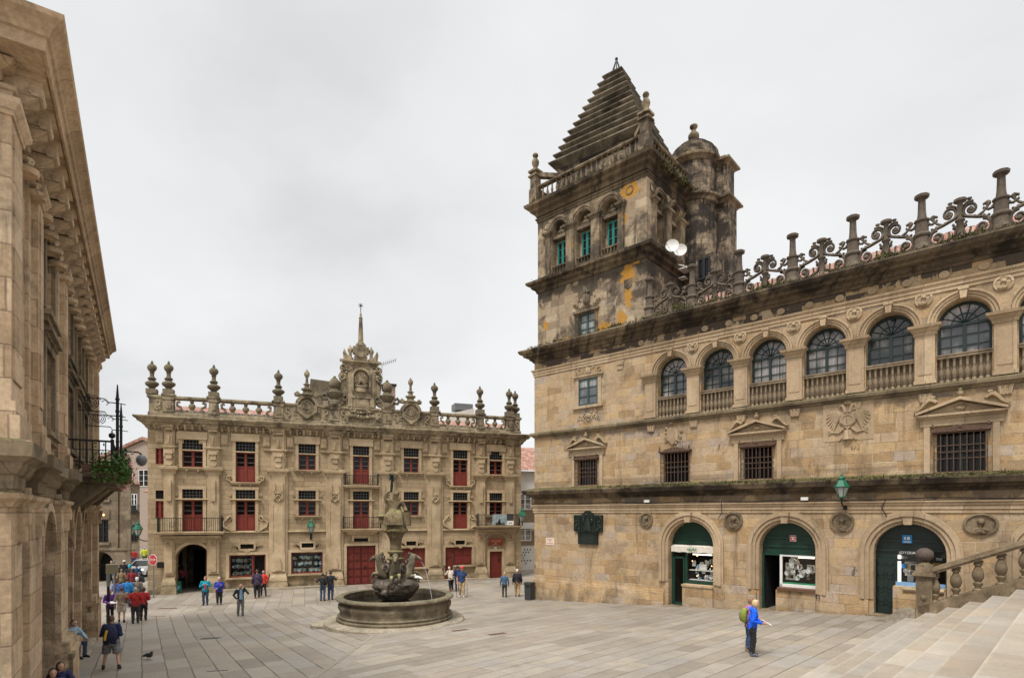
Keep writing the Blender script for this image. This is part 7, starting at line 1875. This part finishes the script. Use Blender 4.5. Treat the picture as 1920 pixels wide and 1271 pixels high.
def person(px, py, hp, yaw, label, top, bottom, shoe=(.03, .03, .03), hair=('short', (.05, .035, .025)), arms=('down', 'down'), shorts=False, sleeves=True, stride=0., spread=0., fat=1., at=None, sit=False, turn=0., hood=False, lean=0., group='people on the square'):
    if at is None: X, Y, Z = spot(px, py); h = (py-hp)/F_PX*Y
    else: X, Y, Z = at; h = hp
    s = h/1.76
    if not sit: yaw -= math.degrees(math.atan2(X, Y))
    o = thing('person', label, 'person', (X, Y, Z), math.radians(yaw), group); o.scale = (s, s, s)
    dz = -.46 if sit else 0
    hip = []; legs = []
    for q in (-1, 1):
        if sit: legs.append([(q*.1, 0, .49), (q*.13, -.44, .5), (q*.13, -.42, .09), (q*.13, -.55, .04)])
        else:
            st = q*stride; legs.append([(q*.095, 0, .92), (q*(.1+spread*.5), -.03-st*.45, .5), (q*(.1+spread), .03-st*.9+(.06 if st < 0 else 0), .09+(.05 if st < -.1 else 0)), (q*(.115+spread), -.12-st*.9, .035+(.0 if st < -.1 else 0))])
    def tw(p):   # lean the upper body
        k = max(0, p[2]-(.5 if sit else .95)); return (p[0], p[1]-lean*k, p[2])
    A = []
    for q, a in zip((-1, 1), arms):
        e, w = ARMS[a]; z0 = dz if a != 'knees' else 0
        A.append([tw((q*.185, .015, 1.41+dz)), tw((q*e[0], e[1], e[2]+z0)), tw((q*w[0], w[1], w[2]+z0))])
    hc = tw((0, -.015, 1.635+dz))
    m = MB()
    hd = MB(); hd.ball((0, 0, 0), (.076, .095, .112), 3); hd.ball((0, -.03, -.06), (.055, .06, .055), 2); hd.ball((0, -.098, -.012), (.014, .022, .025), 1)
    for q in (-1, 1): hd.ball((q*.077, .005, -.01), (.012, .022, .032), 1)
    hd.ball((0, -.09, -.062), (.024, .012, .008), 1)
    hd.move(Matrix.Translation(hc) @ Matrix.Rotation(math.radians(turn), 4, 'Z')); m.add(hd.v, hd.f)
    m.tube([tw((0, .01, 1.44+dz)), tw((0, .005, 1.56+dz))], [.058, .052], 8)
    loft(m, [(0, 0, .86+dz, .13, .09), tw((0, 0, 1.05+dz))+(.12, .085), tw((0, 0, 1.3+dz))+(.15, .1), tw((0, .01, 1.42+dz))+(.15, .07), tw((0, .01, 1.47+dz))+(.06, .05)], 12)
    for L in legs: m.tube(L[:3], [.08, .056, .04], 8); m.ball(L[2], .045, 1); m.tube([L[2], L[3]], [.042, .034], 6)
    for q, a in zip((-1, 1), A):
        m.tube(a, [.048, .04, .03], 8)
        d = (Vector(a[2])-Vector(a[1])).normalized(); w = Vector(a[2]); side = d.cross(Vector((0, 1, 0)) if abs(d.y) < .8 else Vector((1, 0, 0))).normalized(); nrm = d.cross(side)
        c = w+d*.05; m.tube([w, c, c+d*.04], [(.03, .02), (.04, .018), (.038, .016)], 8)
        for k in range(4):
            b = c+d*.035+side*(-.03+.02*k); ln = (.062, .075, .072, .055)[k]; m.tube([b, b+d*ln*.5+nrm*.006, b+d*ln*.95+nrm*.024], [.0105, .0095, .008], 6)
        b = w+d*.03+side*.035; m.tube([b, b+side*.025+d*.03, b+side*.03+d*.062], [.013, .011, .009], 6)
    near = Y < 22
    link('body', fuse(m, 'body', SKIN, .0085 if near else .012, 1), o)
    eye = MB()
    for q in (-1, 1): eye.ball((q*.031, -.088, .012), (.011, .006, .007), 1)
    eye.move(Matrix.Translation(hc) @ Matrix.Rotation(math.radians(turn), 4, 'Z')); eye.build('eyes', plain('eye_dark', (.02, .015, .012), .3), o)
    # jacket or shirt
    m = MB(); f = fat
    loft(m, [(0, .0, .84+dz, .178*f, .128*f), (0, -.005, .95+dz, .172*f, .128*f), tw((0, -.005, 1.1+dz))+(.162*f, .12*f), tw((0, -.005, 1.28+dz))+(.18*f, .128*f), tw((0, .01, 1.39+dz))+(.175, .1), tw((0, .012, 1.46+dz))+(.1, .07), tw((0, .01, 1.5+dz))+(.066, .06)], 16)
    for a in A:
        if sleeves: e = [Vector(a[0]), Vector(a[1]), Vector(a[1]).lerp(Vector(a[2]), .93)]; m.tube(e, [.082, .066, .05], 9); m.ball(a[1], .066, 1)
        else: m.tube([Vector(a[0]), Vector(a[0]).lerp(Vector(a[1]), .7)], [.082, .07], 9)
        m.ball(a[0], .083, 2)
    if hood: m.ball(tw((0, .085, 1.47+dz)), (.11, .075, .08), 2)
    link('jacket' if sleeves else 'shirt', fuse(m, 'jacket', cloth(top), .016 if near else .02, 2), o)
    # trousers or shorts
    m = MB()
    loft(m, [(0, 0, .80+dz, .165*f, .12*f), (0, 0, .9+dz, .165*f, .12*f), (0, 0, 1.0+dz, .155*f, .115*f)], 14)
    for L in legs:
        if shorts: m.tube([Vector(L[0]), Vector(L[0]).lerp(Vector(L[1]), .95)], [.105*f, .095*f], 10)
        else: m.tube([Vector(L[0]), Vector(L[1]), Vector(L[2])], [.105*f, .075*f, .062], 10); m.ball(L[1], .075*f, 1)
    link('shorts' if shorts else 'trousers', fuse(m, 'trousers', cloth(bottom), .016 if near else .02, 2), o)
    for L in legs:
        m = MB(); a, b = Vector(L[2]), Vector(L[3]); m.tube([a+Vector((0, .05, -.045)), a+Vector((0, 0, -.04)), (a+b)/2, b, b+Vector((0, -.05, -.005))], [(.038, .038), (.048, .05), (.047, .042), (.045, .032), (.028, .02)], 10); m.tube([a+Vector((0, .01, 0)), a+Vector((0, 0, .05))], .05, 8)
        m.build('shoe', cloth(shoe), o, 180)
    # hair or hat
    st, col = hair; m = MB()
    if st in ('short', 'bob', 'bun', 'long', 'cap', 'hat', 'wool'):
        vs, fs = ico_data(3); keep = []
        for fc in fs:
            c = sum((vs[i] for i in fc), Vector())/len(fc)
            if c.z > .12+(.42 if c.y < -.25 else 0)+(.25 if c.y < -.6 else 0) or (c.y > .1 and c.z > (-.35 if st == 'short' else -.7)) or (st in ('bob', 'long') and abs(c.x) > .55 and c.y > -.35 and c.z > -.8): keep.append(fc)
        k = 1.1 if st != 'bob' else 1.22
        m.add([(v.x*.08*k, v.y*.1*k+.004, v.z*.116*k*(1+.05*mnoise.noise(v*4))) for v in vs], keep)
        if st == 'long': m.tube([(0, .08, -.02), (0, .12, -.14), (0, .11, -.28)], [(.07, .06), (.085, .05), (.05, .03)], 8)
        if st == 'bun': m.ball((0, .12, .06), .05, 2, .2, 3, 1)
        mm = MB()
        hb = m
    if st == 'bald':
        vs, fs = ico_data(3); keep = [fc for fc in fs if (lambda c: c.y > .05 and -.4 < c.z < .3)(sum((vs[i] for i in fc), Vector())/len(fc))]
        m.add([(v.x*.084, v.y*.104+.003, v.z*.118) for v in vs], keep)
    T = Matrix.Translation(hc) @ Matrix.Rotation(math.radians(turn), 4, 'Z')
    m.move(T)
    hcol = col if st not in ('cap', 'hat') else (.12, .1, .09)
    m.build('hair', plain('hair_%02x%02x%02x' % tuple(int(255*q) for q in hcol), hcol, .7, var=.35, scale=30), o, 180)
    if st in ('cap', 'hat', 'wool'):
        m = MB(); m.lathe([(.093, .035), (.098, .06), (.085, .11), (.05, .138), (0, .145)], n=16, sy=1.2)
        if st == 'cap': m.lathe([(.085, .04), (.085, .05)], (0, -.07, 0), 14, sx=.95, sy=1.1)
        if st == 'hat': m.lathe([(.155, .045), (.16, .05), (.09, .06)], n=18, sy=1.1)
        m.move(T); m.build('hat', cloth(col), o, 180)
    return o
def carried(name, label, cat, p, off, mat, build, rz=0.):
    M = Matrix.Rotation(p.rotation_euler.z, 4, 'Z'); s = p.scale[0]; v = M @ Vector([q*s for q in off])
    o = thing(name, label, cat, Vector(p.location)+v, p.rotation_euler.z+rz); k = .78 if 'lime' in label else 1.; o.scale = (s*k, s*k, s*k); build(o); return o
def pack(c1, c2):
    def f(o):
        m = MB(); loft(m, [(0, .07, -.3, .15, .06), (0, .1, -.24, .19, .13), (0, .11, 0, .195, .135), (0, .08, .2, .165, .11), (0, .05, .3, .08, .06)], 14); m.build('bag', cloth(c1), o, 60)
        m = MB(); m.tube([(.06, .225, .12), (.1, .235, -.05), (.12, .22, -.2)], [(.035, .02)]*3, 6); m.build('pocket', cloth(c2), o, 60)
        m = MB()
        for s in (-1, 1): m.tube([(s*.1, .0, .22), (s*.115, -.1, .27), (s*.12, -.22, .18), (s*.13, -.23, -.02), (s*.16, -.02, -.2)], [(.03, .012)]*5, 6)
        m.build('straps', cloth(tuple(q*.6 for q in c1)), o, 60)
    return f
def paper(w, h):
    def f(o): m = MB(); m.box(-w/2, w/2, -h/2, h/2, -.004, .004); m.move(Matrix.Rotation(.5, 4, 'X')); m.build('sheet', 'white_paint', o)
    return f
NAVY = (.012, .018, .07); DEN = (.035, .06, .12); BLK = (.012, .012, .015); KH = (.3, .2, .1); GRY = (.16, .16, .17)
GREYH = (.32, .31, .3); BROWN = (.06, .035, .02); BLOND = (.5, .37, .2); WHITEH = (.6, .57, .52); GINGER = (.24, .1, .04)
a = person(209, 1254, 1153, 170, 'burly man in navy top and grey shorts walking away with a navy and yellow rucksack', NAVY, (.17, .165, .17), BLK, ('short', (.09, .05, .03)), ('hold', 'hold'), shorts=True, stride=.16, spread=.14, fat=1.32)
carried('rucksack', 'navy rucksack with a yellow stripe on the back of the burly man in shorts', 'rucksack', a, (0, .13, 1.22), None, pack((.012, .016, .05), (.6, .38, .03)))
person(228, 1166, 1100, 180, 'man in a beige jacket and white shorts seen from behind near the arcade', (.26, .2, .14), (.55, .5, .44), BLK, ('short', BROWN), ('down', 'down'), shorts=True, stride=.1)
person(254, 1168, 1100, 180, 'grey-haired man in a red jacket and dark trousers seen from behind', (.36, .018, .016), (.03, .03, .033), BLK, ('short', GREYH), ('hold', 'around'), fat=1.12)
a = person(269, 1163, 1100, 172, 'dark-haired woman in a red and white jacket beside the man in red', (.36, .018, .024), BLK, BLK, ('bob', BROWN), ('hold', 'out'), fat=1.05)
carried('paper_bag', 'folded white paper held by the woman in the red and white jacket', 'paper', a, (.53, -.3, .98), None, paper(.2, .16))
a = person(206, 1167, 1104, 25, 'woman in a purple top and black trousers reading a paper beside the black post', (.13, .03, .26), BLK, BLK, ('bun', GINGER), ('hold', 'hold'), turn=15)
carried('paper_map', 'white paper in the hands of the woman in purple', 'paper', a, (0, -.36, 1.1), None, paper(.3, .2))
person(219, 1141, 1086, 190, 'person in a light blue jacket behind the man in beige', (.1, .16, .45), DEN, BLK, ('short', BROWN), ('down', 'hold'), turn=-40)
person(239, 1138, 1083, 175, 'person in a bright blue jacket and navy trousers in the middle of the crowd', (.02, .2, .5), NAVY, BLK, ('short', BLK), ('down', 'down'), fat=1.1)
person(257, 1136, 1082, 180, 'person in a brown-grey jacket with a white woollen hat in the crowd', (.16, .13, .12), BLK, BLK, ('wool', (.65, .62, .58)), ('down', 'down'))
person(228, 1113, 1066, 180, 'man in a tan jacket walking into the narrow street', (.22, .16, .09), (.1, .08, .06), BLK, ('short', (.16, .11, .07)), ('hold', 'hold'))
person(243, 1108, 1058, 180, 'person in a black jacket with a turquoise hood in the crowd', (.015, .015, .02), BLK, BLK, ('wool', (.02, .42, .55)), ('down', 'down'), fat=1.15)
person(256, 1104, 1057, 180, 'person in a dark blue jacket walking behind the white car', (.02, .07, .18), BLK, BLK, ('short', BLK), ('down', 'down'))
person(261, 1122, 1072, 170, 'person in a black jacket at the right edge of the crowd', BLK, (.05, .045, .04), BLK, ('short', (.1, .07, .05)), ('hold', 'down'))
person(247, 1114, 1066, 185, 'person in a dark red jacket deep in the crowd', (.22, .02, .03), BLK, BLK, ('short', BROWN), ('down', 'down'))
person(233, 1098, 1050, 180, 'person with a white cap and black coat at the back of the crowd', BLK, BLK, BLK, ('cap', (.6, .58, .55)), ('down', 'down'))
person(219, 1102, 1056, 20, 'person in a dark grey coat facing out from the passage', (.05, .05, .05), BLK, BLK, ('short', GREYH), ('down', 'hold'))
person(209, 1094, 1050, 10, 'shadowed person in black near the arched passage of the street house', (.03, .03, .03), BLK, BLK, ('short', BROWN), ('down', 'down'))
person(251, 1062, 1029, 180, 'distant walker in a red jacket with a blue rucksack far down the street', (.4, .02, .02), (.03, .06, .16), BLK, ('short', BROWN), ('down', 'down'), stride=.15)
person(271, 1058, 1025, 180, 'distant walker in a yellow vest and black trousers beyond the car', (.5, .55, .02), BLK, BLK, ('short', GREYH), ('down', 'down'), stride=.12)
person(281, 1052, 1024, 0, 'distant pale-clad walker beside the house corner', (.4, .36, .36), (.3, .3, .3), BLK, ('short', BROWN), ('down', 'down'))
person(343, 1102, 1060, 180, 'person in a pinkish red top walking into the passage arch', (.3, .06, .07), BLK, BLK, ('long', BROWN), ('down', 'down'), stride=.1)
person(334, 1098, 1056, 90, 'person in dark clothes in the shade of the passage arch', (.05, .07, .05), BLK, BLK, ('short', BLK), ('down', 'down'))
a = person(385, 1134, 1080, -8, 'ginger woman in a turquoise jacket and jeans eating beside the passage arch', (.0, .26, .36), (.03, .05, .09), BLK, ('bob', GINGER), ('chest', 'chest'), fat=1.1)
carried('pink_scarf', 'pink scarf hanging at the front of the woman in turquoise', 'scarf', a, (.03, -.15, 1.1), None, lambda o: MB().box(-.05, .05, -.02, .01, -.12, .2).build('scarf', cloth((.5, .06, .09)), o))
a = person(411, 1133, 1082, 4, 'white-haired woman in a royal blue jacket and black trousers with a camera', (.025, .04, .32), BLK, (.05, .05, .06), ('bob', WHITEH), ('hold', 'chest'), fat=1.2)
carried('camera', 'black camera hanging in front of the woman in royal blue', 'camera', a, (0, -.2, 1.05), None, lambda o: (MB().box(-.07, .07, -.04, .04, -.05, .05).build('case', 'iron', o), MB().tube([(0, -.03, 0), (0, -.12, 0)], .035, 10).build('lens', 'iron', o)))
a = person(451, 1154, 1094, 10, 'balding man in a dark jacket and grey trousers walking while on the phone', (.015, .02, .025), (.14, .14, .145), (.05, .045, .04), ('bald', GREYH), ('pocket', 'phone'), stride=.07)
m = MB(); m.prism([(-.055, 1.46), (.055, 1.46), (.085, .92), (-.085, .92)], -.155, -.11); m.build('shirt_front', cloth((.2, .36, .5)), a)
person(482, 1121, 1067, 185, 'person in a dark purple jacket looking into the shop window of the house', (.05, .035, .07), BLK, (.3, .06, .05), ('short', BROWN), ('down', 'down'), fat=1.15)
person(494, 1117, 1069, 195, 'person in a bright orange-red top beside the one in purple at the shop door', (.7, .05, .03), BLK, BLK, ('short', (.3, .22, .15)), ('down', 'down'), stride=.16)
person(605, 1126, 1074, 165, 'dark-haired woman in a black jacket and jeans held by the man beside the fountain', BLK, DEN, (.06, .03, .03), ('short', BLK), ('hold', 'around'))
person(620, 1124, 1070, 175, 'dark-haired man in a black jacket and jeans with an arm round the woman', BLK, DEN, BLK, ('short', BLK), ('around', 'down'), fat=1.1)
person(846, 1108, 1062, 215, 'person in a hunched cream jacket and black leggings behind the fountain', (.55, .48, .4), BLK, (.4, .2, .12), ('short', (.5, .42, .34)), ('down', 'reach'), fat=1.25, lean=.35)
person(858, 1108, 1060, 190, 'person in navy almost hidden behind the man with the red cap', NAVY, NAVY, BLK, ('short', BLK), ('down', 'hold'))
a = person(866, 1119, 1062, 0, 'man with a red cap, navy shirt and khaki trousers walking with poles', (.015, .04, .12), (.4, .29, .16), (.45, .43, .4), ('cap', (.6, .015, .04)), ('down', 'down'), sleeves=False, stride=.1, fat=1.12)
for s in (-1, 1):
    carried('walking_pole', 'thin dark walking pole in the '+('right' if s < 0 else 'left')+' hand of the man in the red cap', 'walking pole', a, (s*.3, -.16, 0), None, lambda o: MB().tube([(0, 0, .82), (0, -.05, 0)], .012, 5).build('pole', 'iron', o))
person(946, 1119, 1072, 185, 'sandy-haired woman in a blue denim jacket walking away towards the gap', (.06, .12, .2), (.04, .04, .035), BLK, ('short', (.42, .28, .14)), ('down', 'down'), stride=.08)
person(970, 1118, 1066, 180, 'white-haired man in a black jacket and tan trousers walking away beside the woman in denim', (.018, .014, .022), (.36, .24, .11), (.08, .05, .04), ('short', WHITEH), ('down', 'down'), stride=.14, fat=1.15)
b = person(1404, 1221, 1120, 108, 'brown-haired woman in a lilac top and jeans half hidden behind the blue jacket', (.35, .14, .42), DEN, (.35, .2, .14), ('short', (.2, .1, .05)), ('hold', 'hold'), lean=.1)
a = person(1411, 1229, 1124, 98, 'blonde woman in a bright blue hooded jacket holding a white sheet', (.0, .1, .75), BLK, (.1, .11, .14), ('bob', BLOND), ('hold', 'hold'), hood=True, lean=.12, turn=-8)
carried('rucksack', 'lime green and grey rucksack on the back of the women at the front', 'rucksack', b, (-.04, .1, 1.2), None, pack((.2, .25, .03), (.2, .2, .19)))
carried('paper_map', 'white folded sheet in the hands of the woman in bright blue', 'paper', a, (.05, -.42, 1.06), None, paper(.22, .34))
# seated on the arcade plinths
q = FL.w(10.0, .0, 1.0)
person(0, 0, 1.72, 85, 'man in a pale blue shirt sitting on the arcade steps behind the pier', (.28, .4, .5), DEN, BLK, ('short', (.14, .08, .04)), ('hold', 'knees'), at=(q.x, q.y, .78), sit=True, lean=.2)
q = FL.w(4.45, -.25, 0)
person(0, 0, 1.68, 50, 'girl with tied-back brown hair in navy, sitting at the foot of the near arch', NAVY, NAVY, BLK, ('long', BROWN), ('knees', 'knees'), at=(q.x, q.y, .66), sit=True, lean=.3, turn=15)
q = FL.w(3.55, -.2, 0)
person(0, 0, 1.68, 50, 'dark-haired girl in a navy top sitting at the bottom left edge beside her friend', NAVY, DEN, BLK, ('long', BLK), ('knees', 'knees'), at=(q.x, q.y, .72), sit=True, lean=.3)
